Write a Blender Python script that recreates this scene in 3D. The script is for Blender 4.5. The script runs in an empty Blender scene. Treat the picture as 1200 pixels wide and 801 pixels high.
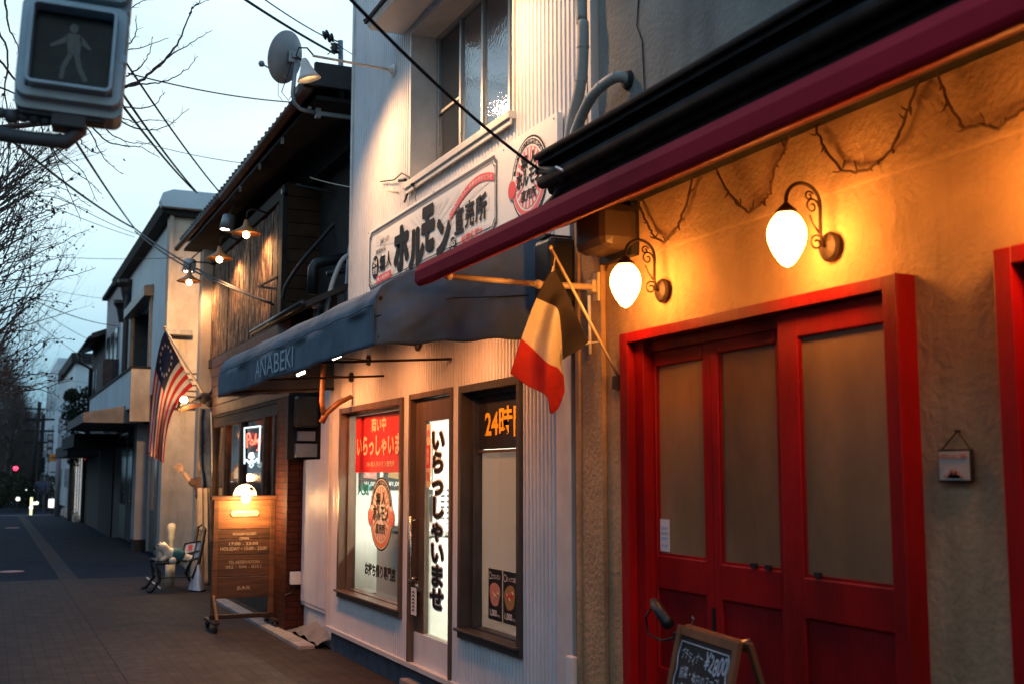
import bpy, bmesh, math, random
from math import sin, cos, tan, pi, radians, atan, atan2, sqrt
from mathutils import Vector, Matrix, noise

scene = bpy.context.scene
C = scene.collection
random.seed(7)

# ---------------------------------------------------------------- camera
H = 1.65
PITCH = radians(6.5966); YAW = radians(24.468)
cam_d = bpy.data.cameras.new("Camera")
cam_d.sensor_width = 36.0
cam_d.lens = 40.08
cam_d.clip_start = 0.05; cam_d.clip_end = 2000
cam_d.dof.use_dof = True
cam_d.dof.focus_distance = 8.3
cam_d.dof.aperture_fstop = 2.7
cam = bpy.data.objects.new("Camera", cam_d); C.objects.link(cam)
cam.location = (0, 0, H)
cam.rotation_euler = (radians(90) + PITCH, 0, -YAW)
scene.camera = cam

# ---------------------------------------------------------------- world: dusk sky
SUN_EL = radians(4.0); SUN_ROT = radians(-70)
world = bpy.data.worlds.new("World"); scene.world = world
world.use_nodes = True
wn = world.node_tree; wn.nodes.clear(); WL = wn.links.new
out = wn.nodes.new("ShaderNodeOutputWorld")
bg = wn.nodes.new("ShaderNodeBackground")
sky = wn.nodes.new("ShaderNodeTexSky"); sky.sky_type = 'NISHITA'
sky.sun_disc = False; sky.sun_elevation = SUN_EL; sky.sun_rotation = SUN_ROT
sky.air_density = 1.0; sky.dust_density = 0.6; sky.ozone_density = 3.0
tc = wn.nodes.new("ShaderNodeTexCoord")
mp = wn.nodes.new("ShaderNodeMapping"); mp.inputs['Scale'].default_value = (1.0, 1.0, 3.2)
nz = wn.nodes.new("ShaderNodeTexNoise"); nz.inputs['Scale'].default_value = 2.1; nz.inputs['Detail'].default_value = 6; nz.inputs['Roughness'].default_value = 0.5
cr = wn.nodes.new("ShaderNodeMapRange"); cr.inputs[1].default_value = 0.36; cr.inputs[2].default_value = 0.68
cr.inputs[3].default_value = 0.82; cr.inputs[4].default_value = 0.97
mx = wn.nodes.new("ShaderNodeMixRGB")
sep = wn.nodes.new("ShaderNodeSeparateXYZ"); rmp = wn.nodes.new("ShaderNodeValToRGB")
for _e, _p, _c in ((0, 0.0, (.24, .46, .62)), (1, 1.0, (.16, .34, .72))):
    rmp.color_ramp.elements[_e].position = _p; rmp.color_ramp.elements[_e].color = (*_c, 1)
for _p, _c in ((.07, (.30, .56, .72)), (.17, (.62, .86, .95)), (.30, (.78, .95, 1.0)), (.45, (.62, .88, 1.0)), (.65, (.34, .58, .92))):
    _q = rmp.color_ramp.elements.new(_p); _q.color = (*_c, 1)
scl = wn.nodes.new("ShaderNodeVectorMath"); scl.operation = 'SCALE'; scl.inputs['Scale'].default_value = 13.2
WL(tc.outputs['Generated'], sep.inputs[0]); WL(sep.outputs['Z'], rmp.inputs[0]); WL(rmp.outputs[0], scl.inputs[0])
n2c = wn.nodes.new("ShaderNodeMapRange"); n2c.inputs[1].default_value = .3; n2c.inputs[2].default_value = .7; n2c.inputs[3].default_value = .80; n2c.inputs[4].default_value = 1.16
WL(nz.outputs['Fac'], n2c.inputs[0]); s2 = wn.nodes.new("ShaderNodeVectorMath"); s2.operation = 'SCALE'; WL(scl.outputs[0], s2.inputs[0]); WL(n2c.outputs[0], s2.inputs['Scale'])
WL(s2.outputs[0], mx.inputs[2])
WL(tc.outputs['Generated'], mp.inputs[0]); WL(mp.outputs[0], nz.inputs['Vector'])
WL(nz.outputs['Fac'], cr.inputs[0]); WL(cr.outputs[0], mx.inputs[0])
WL(sky.outputs[0], mx.inputs[1]); WL(mx.outputs[0], bg.inputs[0]); WL(bg.outputs[0], out.inputs[0])
bg.inputs[1].default_value = 0.10

sun_d = bpy.data.lights.new("sun", 'SUN'); sun_d.energy = 0.06; sun_d.angle = radians(25); sun_d.color = (1, .86, .75)
sun = bpy.data.objects.new("sun", sun_d); C.objects.link(sun)
sun.rotation_euler = (radians(80), 0, radians(-110))

scene.view_settings.view_transform = 'Standard'
scene.view_settings.look = 'None'
scene.view_settings.exposure = 0.0
scene.view_settings.gamma = 1.0
scene.cycles.use_denoising = True
scene.cycles.max_bounces = 6
scene.cycles.diffuse_bounces = 3
scene.cycles.glossy_bounces = 3
scene.cycles.transparent_max_bounces = 8
scene.cycles.sample_clamp_indirect = 6
scene.cycles.caustics_reflective = False
scene.cycles.caustics_refractive = False

# survey: the photo's rays met with the real planes of the street
FW = Vector((sin(YAW)*cos(PITCH), cos(YAW)*cos(PITCH), sin(PITCH)))
RT = Vector((cos(YAW), -sin(YAW), 0)); UP = RT.cross(FW)
def ray(px, py): return FW + RT*((px-600)/1336.0) - UP*((py-400.5)/1336.0)
def FX(px, py, X=3.0):
    d = ray(px, py); t = X/d.x; return Vector((X, d.y*t, H+d.z*t))
def FY(px, py, Y):
    d = ray(px, py); t = Y/d.y; return Vector((d.x*t, Y, H+d.z*t))
def FZ(px, py, Z=0.0):
    d = ray(px, py); t = (Z-H)/d.z; return Vector((d.x*t, d.y*t, Z))

# ---------------------------------------------------------------- materials
MATS = {}
def pm(name, col, rough=.6, metal=0., var=.15, scale=6., bump=.0, bscale=60., emit=None, estr=0., stretch=(1,1,1), spec=.5, col2=None, dirt=0., coat=0., trans=0.):
    m = bpy.data.materials.new(name); m.use_nodes = True
    nt = m.node_tree; b = nt.nodes['Principled BSDF']; L = nt.links.new
    tc = nt.nodes.new('ShaderNodeTexCoord'); mp = nt.nodes.new('ShaderNodeMapping'); mp.inputs['Scale'].default_value = stretch
    L(tc.outputs['Object'], mp.inputs[0])
    n = nt.nodes.new('ShaderNodeTexNoise'); n.inputs['Scale'].default_value = scale; n.inputs['Detail'].default_value = 7; n.inputs['Roughness'].default_value = .62
    L(mp.outputs[0], n.inputs['Vector'])
    r = nt.nodes.new('ShaderNodeMapRange'); r.inputs[1].default_value = .3; r.inputs[2].default_value = .7; L(n.outputs['Fac'], r.inputs[0])
    mix = nt.nodes.new('ShaderNodeMixRGB')
    c2 = col2 or tuple(max(0, c*(1-var*1.6)) for c in col)
    c1 = tuple(min(1, c*(1+var*.6)) for c in col) if col2 is None else col
    mix.inputs[1].default_value = (*c1, 1); mix.inputs[2].default_value = (*c2, 1)
    L(r.outputs[0], mix.inputs[0])
    last = mix.outputs[0]
    if dirt:
        n2 = nt.nodes.new('ShaderNodeTexNoise'); n2.inputs['Scale'].default_value = 2.2; n2.inputs['Detail'].default_value = 9; n2.inputs['Roughness'].default_value = .7
        mp2 = nt.nodes.new('ShaderNodeMapping'); mp2.inputs['Scale'].default_value = (1.6, 1.6, .35); L(tc.outputs['Object'], mp2.inputs[0]); L(mp2.outputs[0], n2.inputs['Vector'])
        r2 = nt.nodes.new('ShaderNodeMapRange'); r2.inputs[1].default_value = .5; r2.inputs[2].default_value = .75; r2.inputs[4].default_value = dirt; L(n2.outputs['Fac'], r2.inputs[0])
        mx2 = nt.nodes.new('ShaderNodeMixRGB'); mx2.inputs[2].default_value = (col[0]*.28, col[1]*.25, col[2]*.2, 1)
        L(last, mx2.inputs[1]); L(r2.outputs[0], mx2.inputs[0]); last = mx2.outputs[0]
    L(last, b.inputs['Base Color'])
    b.inputs['Roughness'].default_value = rough; b.inputs['Metallic'].default_value = metal
    b.inputs['Specular IOR Level'].default_value = spec
    rr = nt.nodes.new('ShaderNodeMapRange'); rr.inputs[3].default_value = max(.03, rough-.1); rr.inputs[4].default_value = min(1, rough+.12)
    L(n.outputs['Fac'], rr.inputs[0]); L(rr.outputs[0], b.inputs['Roughness'])
    if coat: b.inputs['Coat Weight'].default_value = coat; b.inputs['Coat Roughness'].default_value = .12
    if bump:
        n3 = nt.nodes.new('ShaderNodeTexNoise'); n3.inputs['Scale'].default_value = bscale; n3.inputs['Detail'].default_value = 5
        L(mp.outputs[0], n3.inputs['Vector'])
        bp = nt.nodes.new('ShaderNodeBump'); bp.inputs['Strength'].default_value = bump; bp.inputs['Distance'].default_value = .01
        L(n3.outputs['Fac'], bp.inputs['Height']); L(bp.outputs[0], b.inputs['Normal'])
    if emit:
        b.inputs['Emission Color'].default_value = (*emit, 1); b.inputs['Emission Strength'].default_value = estr
    MATS[name] = m
    return m

def mat_nodes(name):
    m = bpy.data.materials.new(name); m.use_nodes = True; MATS[name] = m
    return m, m.node_tree, m.node_tree.nodes['Principled BSDF'], m.node_tree.links.new

def brick_mat(name, c1, c2, mortar, scale, bw, bh, ms, plane, rough=.8, bump=.4, offset=.5, rot=0.):
    """brick / paver / plank pattern in world-true metres; plane 'xy','yz','xz'"""
    m, nt, b, L = mat_nodes(name)
    tc = nt.nodes.new('ShaderNodeTexCoord'); sp = nt.nodes.new('ShaderNodeSeparateXYZ'); cb = nt.nodes.new('ShaderNodeCombineXYZ')
    L(tc.outputs['Object'], sp.inputs[0])
    a, c = {'xy': ('X', 'Y'), 'yx': ('Y', 'X'), 'yz': ('Y', 'Z'), 'xz': ('X', 'Z'), 'zy': ('Z', 'Y')}[plane]
    L(sp.outputs[a], cb.inputs[0]); L(sp.outputs[c], cb.inputs[1])
    br = nt.nodes.new('ShaderNodeTexBrick'); br.inputs['Scale'].default_value = scale
    br.inputs['Brick Width'].default_value = bw; br.inputs['Row Height'].default_value = bh
    br.inputs['Mortar Size'].default_value = ms; br.inputs['Mortar Smooth'].default_value = .2; br.offset = offset
    br.inputs['Color1'].default_value = (*c1, 1); br.inputs['Color2'].default_value = (*c2, 1); br.inputs['Mortar'].default_value = (*mortar, 1)
    L(cb.outputs[0], br.inputs['Vector'])
    n = nt.nodes.new('ShaderNodeTexNoise'); n.inputs['Scale'].default_value = 3.; n.inputs['Detail'].default_value = 8; n.inputs['Roughness'].default_value = .65
    L(tc.outputs['Object'], n.inputs['Vector'])
    r = nt.nodes.new('ShaderNodeMapRange'); r.inputs[1].default_value = .3; r.inputs[2].default_value = .72; r.inputs[3].default_value = .55; r.inputs[4].default_value = 1.25
    L(n.outputs['Fac'], r.inputs[0])
    mul = nt.nodes.new('ShaderNodeMixRGB'); mul.blend_type = 'MULTIPLY'; mul.inputs[0].default_value = 1
    L(br.outputs['Color'], mul.inputs[1]); L(r.outputs[0], mul.inputs[2]); L(mul.outputs[0], b.inputs['Base Color'])
    b.inputs['Roughness'].default_value = rough; b.inputs['Specular IOR Level'].default_value = .12
    n2 = nt.nodes.new('ShaderNodeTexNoise'); n2.inputs['Scale'].default_value = 70; L(tc.outputs['Object'], n2.inputs['Vector'])
    ad = nt.nodes.new('ShaderNodeMath'); ad.operation = 'MULTIPLY_ADD'; ad.inputs[1].default_value = .35
    L(n2.outputs['Fac'], ad.inputs[0]); 
    inv = nt.nodes.new('ShaderNodeMath'); inv.operation = 'MULTIPLY'; inv.inputs[1].default_value = -1; L(br.outputs['Fac'], inv.inputs[0]); L(inv.outputs[0], ad.inputs[2])
    bp = nt.nodes.new('ShaderNodeBump'); bp.inputs['Strength'].default_value = bump; bp.inputs['Distance'].default_value = .008
    L(ad.outputs[0], bp.inputs['Height']); L(bp.outputs[0], b.inputs['Normal'])
    return m

def emis(name, col, s):
    m, nt, b, L = mat_nodes(name)
    b.inputs['Base Color'].default_value = (.8, .8, .8, 1)
    b.inputs['Emission Color'].default_value = (*col, 1); b.inputs['Emission Strength'].default_value = s
    return m

def glass(name, tint=(.9, .95, .95), refl=1.0, rough=.03, bump=0):
    m, nt, b, L = mat_nodes(name); nt.nodes.remove(b)
    o = nt.nodes['Material Output']
    tr = nt.nodes.new('ShaderNodeBsdfTransparent'); tr.inputs[0].default_value = (*tint, 1)
    gl = nt.nodes.new('ShaderNodeBsdfGlossy'); gl.inputs['Roughness'].default_value = rough; gl.inputs[0].default_value = (refl, refl, refl, 1)
    ge = nt.nodes.new('ShaderNodeNewGeometry'); dt = nt.nodes.new('ShaderNodeVectorMath'); dt.operation = 'DOT_PRODUCT'; L(ge.outputs['Normal'], dt.inputs[0]); L(ge.outputs['Incoming'], dt.inputs[1])
    def mth(op, a, b): 
        q = nt.nodes.new('ShaderNodeMath'); q.operation = op; q.use_clamp = False
        for i, s in enumerate((a, b)):
            if s is None: continue
            if isinstance(s, (int, float)): q.inputs[i].default_value = s
            else: L(s, q.inputs[i])
        return q.outputs[0]
    sch = mth('MULTIPLY_ADD', mth('POWER', mth('SUBTRACT', 1.0, mth('ABSOLUTE', dt.outputs['Value'], None)), 5.0), .9); sch.node.inputs[2].default_value = .035
    mx = nt.nodes.new('ShaderNodeMixShader'); L(sch, mx.inputs[0]); L(tr.outputs[0], mx.inputs[1]); L(gl.outputs[0], mx.inputs[2]); L(mx.outputs[0], o.inputs[0])
    return m

pm('white_clad', (.66, .66, .68), .38, var=.08, scale=1.5, dirt=.22)
pm('white_panel', (.70, .69, .68), .5, var=.07, scale=2, dirt=.2)
pm('white_trim', (.62, .60, .57), .45, var=.1)
pm('print_white', (.80, .79, .76), .4, var=.03)
pm('ink', (.010, .010, .013), .6, var=0, spec=.2)
pm('ink_soft', (.05, .05, .07), .5, var=.2)
pm('print_red', (.72, .05, .05), .45, var=.05)
pm('print_pink', (.78, .13, .15), .45, var=.05)
pm('print_orange', (.80, .22, .06), .45, var=.05)
pm('banner_red', (.62, .02, .02), .5, var=.1, scale=3)
pm('letter_cream', (.85, .62, .42), .5, var=.03)
pm('letter_yellow', (.85, .50, .03), .5, var=.03)
pm('teal_print', (.05, .42, .42), .5, var=.03)
pm('poster_black', (.02, .02, .022), .35, var=.2)
pm('frame_brown', (.16, .105, .075), .35, var=.25, scale=9, metal=.35, stretch=(1, 1, .2))
pm('frame_dark', (.055, .05, .05), .4, var=.2, metal=.3)
pm('alu', (.42, .42, .42), .35, metal=.7, var=.12)
pm('steel', (.5, .48, .45), .25, metal=.9, var=.1)
pm('plinth_blue', (.06, .075, .11), .7, var=.3, bump=.2)
pm('plaster', (.45, .29, .16), .9, var=.24, scale=2.0, bump=.8, bscale=38, dirt=.5)
pm('plaster_grey', (.24, .235, .21), .9, var=.2, scale=1.8, bump=.7, bscale=36, dirt=.45)
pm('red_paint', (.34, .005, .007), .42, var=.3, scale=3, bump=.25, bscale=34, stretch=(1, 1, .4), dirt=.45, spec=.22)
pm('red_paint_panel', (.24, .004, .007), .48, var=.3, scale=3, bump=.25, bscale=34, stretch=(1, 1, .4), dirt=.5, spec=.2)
pm('brown_glass', (.33, .205, .11), .20, var=.35, scale=.9, spec=.7, stretch=(1, 1, .5))
pm('awning_maroon', (.42, .009, .024), .75, spec=.15, var=.25, scale=3, stretch=(1, .25, 1), dirt=.25)
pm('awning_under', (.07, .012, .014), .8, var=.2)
pm('black_metal', (.012, .012, .014), .45, var=.3)
pm('black_matte', (.018, .017, .018), .8, var=.3)
pm('eave_dark', (.022, .019, .019), .8, var=.4, scale=8, spec=.15, bump=.3, bscale=20)
pm('canvas_blue', (.095, .135, .175), .8, var=.25, scale=2.2, bump=.5, bscale=9, dirt=.25)
pm('canvas_brown', (.16, .075, .035), .85, var=.25, scale=3)
pm('canvas_letter', (.42, .50, .54), .8, var=.1)
pm('iron', (.045, .022, .012), .55, var=.4, metal=.4, bump=.3, bscale=80)
pm('arm_cream', (.62, .50, .38), .45, var=.1)
pm('vine', (.07, .028, .010), .8, var=.3)
pm('old_wood', (.12, .065, .035), .85, var=.5, scale=7, stretch=(1, 9, .7), bump=.6, bscale=30, col2=(.03, .018, .012))
pm('fascia_wood', (.09, .028, .015), .6, var=.35, scale=8)
pm('dark_timber', (.022, .015, .012), .8, var=.4, bump=.4, bscale=25)
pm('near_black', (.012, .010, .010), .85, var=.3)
pm('roof_tile', (.014, .014, .016), .5, var=.35, bump=.3)
pm('board_wood', (.20, .075, .025), .6, var=.3, scale=5, stretch=(.35, 1, 5), bump=.3, bscale=22, col2=(.06, .022, .009), dirt=.35)
pm('bench_iron', (.008, .009, .009), .6, var=.3)
pm('plank_shaded', (.13, .05, .020), .65, var=.4, scale=5, stretch=(.35, 1, 5), bump=.35, bscale=22, col2=(.03, .012, .006))  # lower sign planks: falloff of the dome lamp darkens the wood colour
pm('plank_lit', (.32, .13, .045), .6, var=.3, scale=5, stretch=(.35, 1, 5), bump=.3, bscale=22, col2=(.12, .042, .015))  # top sign plank: lamp brightness put into the wood colour
pm('dome_opal', (.80, .66, .58), .5, var=.05)
pm('board_chalk', (.010, .011, .014), .7, var=.25)
pm('chalk', (.62, .68, .74), .9, var=.2)
pm('aframe_wood', (.22, .075, .025), .55, var=.3, scale=7, stretch=(1, 1, .25))
pm('building_blue', (.52, .60, .64), .75, var=.08, scale=1.2, dirt=.12)
pm('building_cream', (.52, .42, .34), .8, var=.22, scale=1.3, dirt=.6, bump=.2, bscale=20)
pm('building_grey', (.30, .29, .31), .8, var=.15, scale=1.0, dirt=.2)
pm('building_dark', (.045, .035, .038), .8, var=.3)
pm('canopy_grey', (.20, .175, .16), .8, var=.2)
pm('window_dark', (.02, .024, .03), .08, var=.2, spec=.8)
pm('window_soft', (.30, .38, .44), .25, var=.15, spec=.6)
pm('pipe_beige', (.34, .33, .30), .6, var=.15)
pm('conduit_white', (.52, .50, .47), .5, var=.12)
pm('cable', (.008, .008, .009), .6, var=0)
pm('cable_light', (.45, .38, .30), .6, var=0)
pm('dish_grey', (.36, .38, .40), .5, var=.12)
pm('shade_white', (.70, .66, .60), .45, var=.06)
pm('shade_orange', (.55, .22, .07), .45, var=.1)
pm('galv', (.28, .30, .31), .5, metal=.5, var=.15)
pm('signal_body', (.38, .49, .55), .5, var=.14, scale=8)
pm('signal_hood', (.05, .06, .07), .6, var=.2)
pm('signal_glass', (.006, .014, .016), .3, var=.5, scale=14, spec=.2)
pm('signal_figure', (.020, .038, .042), .3, var=.3, scale=25)
pm('bark', (.055, .042, .035), .9, var=.3, bump=.5, bscale=30)
pm('twig', (.060, .040, .032), .9, var=.3)
pm('dry_leaf', (.06, .035, .022), .9, var=.3)
pm('dark_leaf', (.022, .038, .018), .8, var=.4)
pm('hedge_leaf', (.03, .05, .02), .8, var=.4)
pm('skin_wood', (.62, .36, .22), .55, var=.15)
pm('cloth_brown', (.13, .065, .045), .85, var=.2)
pm('cloth_cream', (.55, .40, .28), .85, var=.15)
pm('denim', (.035, .05, .085), .85, var=.35, scale=12, bump=.3, bscale=200)
pm('dog_white', (.66, .58, .46), .7, var=.15)
pm('dog_teal', (.02, .13, .16), .8, var=.2)
pm('plastic_bag', (.60, .62, .68), .4, var=.15)
pm('paper', (.72, .72, .74), .6, var=.04)
pm('paper_blue', (.42, .52, .70), .6, var=.1)
pm('flag_white', (.62, .58, .53), .85, var=.12, scale=7, bump=.25, bscale=260)
pm('flag_red', (.50, .018, .018), .85, var=.2, scale=7, bump=.25, bscale=260)
pm('flag_navy', (.018, .022, .06), .8, var=.12)
pm('flag_navy_lamplit', (.022, .016, .022), .8, var=.12)  # navy band, coloured the way it looks in orange lamplight
pm('stone', (.34, .31, .28), .85, var=.2, bump=.3, dirt=.3)
pm('concrete', (.22, .20, .18), .9, var=.25, bump=.4, dirt=.3)
pm('asphalt', (.020, .024, .034), .9, spec=.1, var=.25, scale=3, bump=.5, bscale=180)
pm('paver_band', (.055, .046, .043), .85, spec=.1, var=.18, scale=9, bump=.3, bscale=120)
pm('red_reflection', (.40, .10, .09), .5, var=.2)  # reflection of red light put into the cover colour
pm('yellow_paint', (.62, .48, .05), .6, var=.1)
pm('orange_sign', (.72, .26, .03), .5, var=.05)
pm('freezer_white', (.75, .75, .73), .35, var=.03)
pm('meat_red', (.55, .10, .07), .5, var=.5, scale=40, col2=(.62, .40, .30))
pm('meat_green', (.25, .28, .07), .5, var=.5, scale=40, col2=(.45, .12, .07))
pm('brown_case', (.055, .036, .025), .35, var=.15)
pm('neon_tube_off', (.3, .3, .3), .3)
brick_mat('paver', (.045, .032, .029), (.036, .026, .025), (.022, .017, .016), 1.0, .22, .11, .005, 'yx', rough=.75, bump=.45)
brick_mat('red_brick', (.085, .024, .013), (.066, .019, .012), (.032, .015, .011), 1.0, .21, .065, .006, 'xz', rough=.7, bump=.6)
brick_mat('red_brick_front', (.085, .024, .013), (.066, .019, .012), (.032, .015, .011), 1.0, .21, .065, .006, 'yz', rough=.7, bump=.6)
brick_mat('board_siding', (.085, .042, .024), (.062, .032, .019), (.012, .008, .006), 1.0, 2.4, .16, .006, 'xz', rough=.8, bump=.5)
emis('globe_glow', (1.0, .36, .062), 88)
emis('bulb_glow', (1.0, .60, .26), 30)
emis('led_glow', (1.0, .82, .62), 14)
emis('tube_glow', (1.0, .97, .90), 9)
emis('neon_red', (1.0, .09, .03), 3)
emis('neon_white', (.75, .95, 1.0), 1.3)
emis('far_white', (1.0, .95, .84), 1.5)
emis('far_yellow', (.9, .85, .35), 1.6)
emis('far_red', (1.0, .04, .10), 14)
emis('warm_room', (1.0, .42, .14), 1.1)
for _n in ('flag_white', 'flag_red', 'flag_navy', 'flag_navy_lamplit', 'dome_opal'):
    _m = MATS[_n]; _nt = _m.node_tree; _b = _nt.nodes['Principled BSDF']; _t = _nt.nodes.new('ShaderNodeBsdfTranslucent'); _x = _nt.nodes.new('ShaderNodeMixShader'); _x.inputs[0].default_value = .32
    _nt.links.new(_b.inputs['Base Color'].links[0].from_socket, _t.inputs[0]); _nt.links.new(_b.outputs[0], _x.inputs[1]); _nt.links.new(_t.outputs[0], _x.inputs[2]); _nt.links.new(_x.outputs[0], _nt.nodes['Material Output'].inputs[0])
glass('shop_glass'); glass('old_glass', (.75, .62, .5), .8, .08)
# ---------------------------------------------------------------- mesh helpers
class MB:
    def __init__(s): s.v = []; s.f = []; s.mi = []; s.mats = []; s.cur = 0
    def mat(s, n):
        if n not in s.mats: s.mats.append(n)
        s.cur = s.mats.index(n); return s
    def face(s, pts):
        i = len(s.v); s.v += [Vector(p) for p in pts]; s.f.append(list(range(i, i+len(pts)))); s.mi.append(s.cur); return s
    def idx(s, vs, fs):
        i = len(s.v); s.v += [Vector(p) for p in vs]
        for f in fs: s.f.append([i+k for k in f]); s.mi.append(s.cur)
        return s
    def box(s, x0, x1, y0, y1, z0, z1):
        if x0 > x1: x0, x1 = x1, x0
        if y0 > y1: y0, y1 = y1, y0
        if z0 > z1: z0, z1 = z1, z0
        return s.idx([(x0,y0,z0),(x1,y0,z0),(x1,y1,z0),(x0,y1,z0),(x0,y0,z1),(x1,y0,z1),(x1,y1,z1),(x0,y1,z1)],
            [(0,3,2,1),(4,5,6,7),(0,1,5,4),(1,2,6,5),(2,3,7,6),(3,0,4,7)])
    def beam(s, a, b, w, h, up=(0,0,1)):
        a = Vector(a); b = Vector(b); d = (b-a).normalized(); u = Vector(up)
        r = d.cross(u)
        if r.length < 1e-4: r = d.cross(Vector((1,0,0)))
        r.normalize(); u = r.cross(d)
        vs = [p + r*(sx*w/2) + u*(sz*h/2) for p in (a, b) for sx, sz in ((-1,-1),(1,-1),(1,1),(-1,1))]
        return s.idx(vs, [(3,2,1,0),(4,5,6,7),(0,1,5,4),(1,2,6,5),(2,3,7,6),(3,0,4,7)])
    def tube(s, pts, r, n=8, caps=True):
        pts = [Vector(p) for p in pts]
        rr = r if isinstance(r, (list, tuple)) else [r]*len(pts)
        base = len(s.v); prev = None
        for i, p in enumerate(pts):
            if i == 0: t = pts[1]-p
            elif i == len(pts)-1: t = p-pts[i-1]
            else: t = (pts[i+1]-pts[i-1])
            if t.length < 1e-9: t = Vector((0,0,1))
            t.normalize()
            if prev is None:
                a = t.cross(Vector((0,0,1)))
                if a.length < 1e-3: a = t.cross(Vector((1,0,0)))
            else:
                a = prev - t*prev.dot(t)
                if a.length < 1e-4: a = t.cross(Vector((1,0,.3)))
            a.normalize(); prev = a; b = t.cross(a)
            for k in range(n):
                g = 2*pi*k/n; s.v.append(p + (a*cos(g)+b*sin(g))*rr[i])
        for i in range(len(pts)-1):
            for k in range(n):
                a = base+i*n+k; b = base+i*n+(k+1) % n
                s.f.append([a, b, b+n, a+n]); s.mi.append(s.cur)
        if caps:
            s.f.append([base+k for k in range(n)][::-1]); s.mi.append(s.cur)
            s.f.append([base+(len(pts)-1)*n+k for k in range(n)]); s.mi.append(s.cur)
        return s
    def lathe(s, prof, c, axis=(0,0,1), n=24, caps=True):
        c = Vector(c); ax = Vector(axis).normalized()
        a = ax.cross(Vector((0,0,1)))
        if a.length < 1e-3: a = Vector((1,0,0))
        a.normalize(); b = ax.cross(a); base = len(s.v)
        for r, h in prof:
            for k in range(n):
                g = 2*pi*k/n; s.v.append(c + ax*h + (a*cos(g)+b*sin(g))*max(r, 1e-5))
        for i in range(len(prof)-1):
            for k in range(n):
                p = base+i*n+k; q = base+i*n+(k+1) % n
                s.f.append([p, q, q+n, p+n]); s.mi.append(s.cur)
        if caps:
            if prof[0][0] > 1e-4: s.f.append([base+k for k in range(n)][::-1]); s.mi.append(s.cur)
            if prof[-1][0] > 1e-4: s.f.append([base+(len(prof)-1)*n+k for k in range(n)]); s.mi.append(s.cur)
        return s
    def ball(s, c, r, n=14, sc=(1,1,1)):
        c = Vector(c); base = len(s.v); m = n//2
        for i in range(m+1):
            t = pi*i/m
            for k in range(n):
                g = 2*pi*k/n; s.v.append(c + Vector((r*sc[0]*sin(t)*cos(g), r*sc[1]*sin(t)*sin(g), r*sc[2]*cos(t))))
        for i in range(m):
            for k in range(n):
                p = base+i*n+k; q = base+i*n+(k+1) % n
                s.f.append([p, p+n, q+n, q]); s.mi.append(s.cur)
        return s
    def prism(s, poly, axis, a, b):
        def P(u, v, w): return {'x': (w, u, v), 'y': (u, w, v), 'z': (u, v, w)}[axis]
        n = len(poly); vs = [P(u, v, a) for u, v in poly]+[P(u, v, b) for u, v in poly]
        return s.idx(vs, [tuple(range(n))[::-1], tuple(range(n, 2*n))]+[(i, (i+1) % n, n+(i+1) % n, n+i) for i in range(n)])
    def grid(s, fn, nu, nv, matfn=None):
        base = len(s.v)
        for i in range(nu+1):
            for j in range(nv+1): s.v.append(Vector(fn(i/nu, j/nv)))
        for i in range(nu):
            for j in range(nv):
                a = base+i*(nv+1)+j
                s.f.append([a, a+nv+1, a+nv+2, a+1])
                if matfn: s.mat(matfn((i+.5)/nu, (j+.5)/nv))
                s.mi.append(s.cur)
        return s
    def build(s, name, mat=None, parent=None, smooth=False, bevel=0, solid=0, origin=None, fix=True, merge=False):
        me = bpy.data.meshes.new(name)
        o = bpy.data.objects.new(name, me); C.objects.link(o)
        if parent is not None:
            w = WO[parent.name]
            o.parent = parent; off = w
        else:
            off = Vector(origin) if origin is not None else Vector((sum(v.x for v in s.v)/len(s.v), sum(v.y for v in s.v)/len(s.v), min(v.z for v in s.v)))
            o.location = off
        WO[o.name] = off
        me.from_pydata([v-off for v in s.v], [], s.f)
        if s.mats:
            for n in s.mats: me.materials.append(MATS[n])
            for p, i in zip(me.polygons, s.mi): p.material_index = i
        else: me.materials.append(MATS[mat])
        if fix or merge:
            bm = bmesh.new(); bm.from_mesh(me)
            if merge: bmesh.ops.remove_doubles(bm, verts=bm.verts, dist=1e-4)
            if fix: bmesh.ops.recalc_face_normals(bm, faces=bm.faces)
            bm.to_mesh(me); bm.free()
        if smooth:
            for p in me.polygons: p.use_smooth = True
        if bevel:
            b = o.modifiers.new('bevel', 'BEVEL'); b.width = bevel; b.segments = 2; b.limit_method = 'ANGLE'; b.angle_limit = radians(50)
        if solid:
            b = o.modifiers.new('solid', 'SOLIDIFY'); b.thickness = solid; b.offset = 0
        me.update()
        return o
WO = {}
def tag(o, label, cat, group=None, kind=None):
    if label: o['label'] = label
    if cat: o['category'] = cat
    if group: o['group'] = group
    if kind: o['kind'] = kind
    return o
def thing(name, loc, label, cat, group=None):
    o = bpy.data.objects.new(name, None); C.objects.link(o); o.location = loc; o.empty_display_size = .1
    WO[o.name] = Vector(loc)
    return tag(o, label, cat, group)
def struct(mb, name, mat=None, **k):
    o = mb.build(name, mat, **k); o['kind'] = 'structure'; return o
def box(name, mat, parent, *b, bevel=0):
    return MB().box(*b).build(name, mat, parent, bevel=bevel)
def copy_tree(o, delta, parent=None, label=None):
    c = o.copy(); C.objects.link(c)
    if parent is None:
        c.location = Vector(o.location)+Vector(delta); WO[c.name] = WO[o.name]+Vector(delta)
        if label: c['label'] = label
    else: c.parent = parent; WO[c.name] = WO[parent.name]
    for ch in list(o.children): copy_tree(ch, delta, c)
    return c

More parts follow.
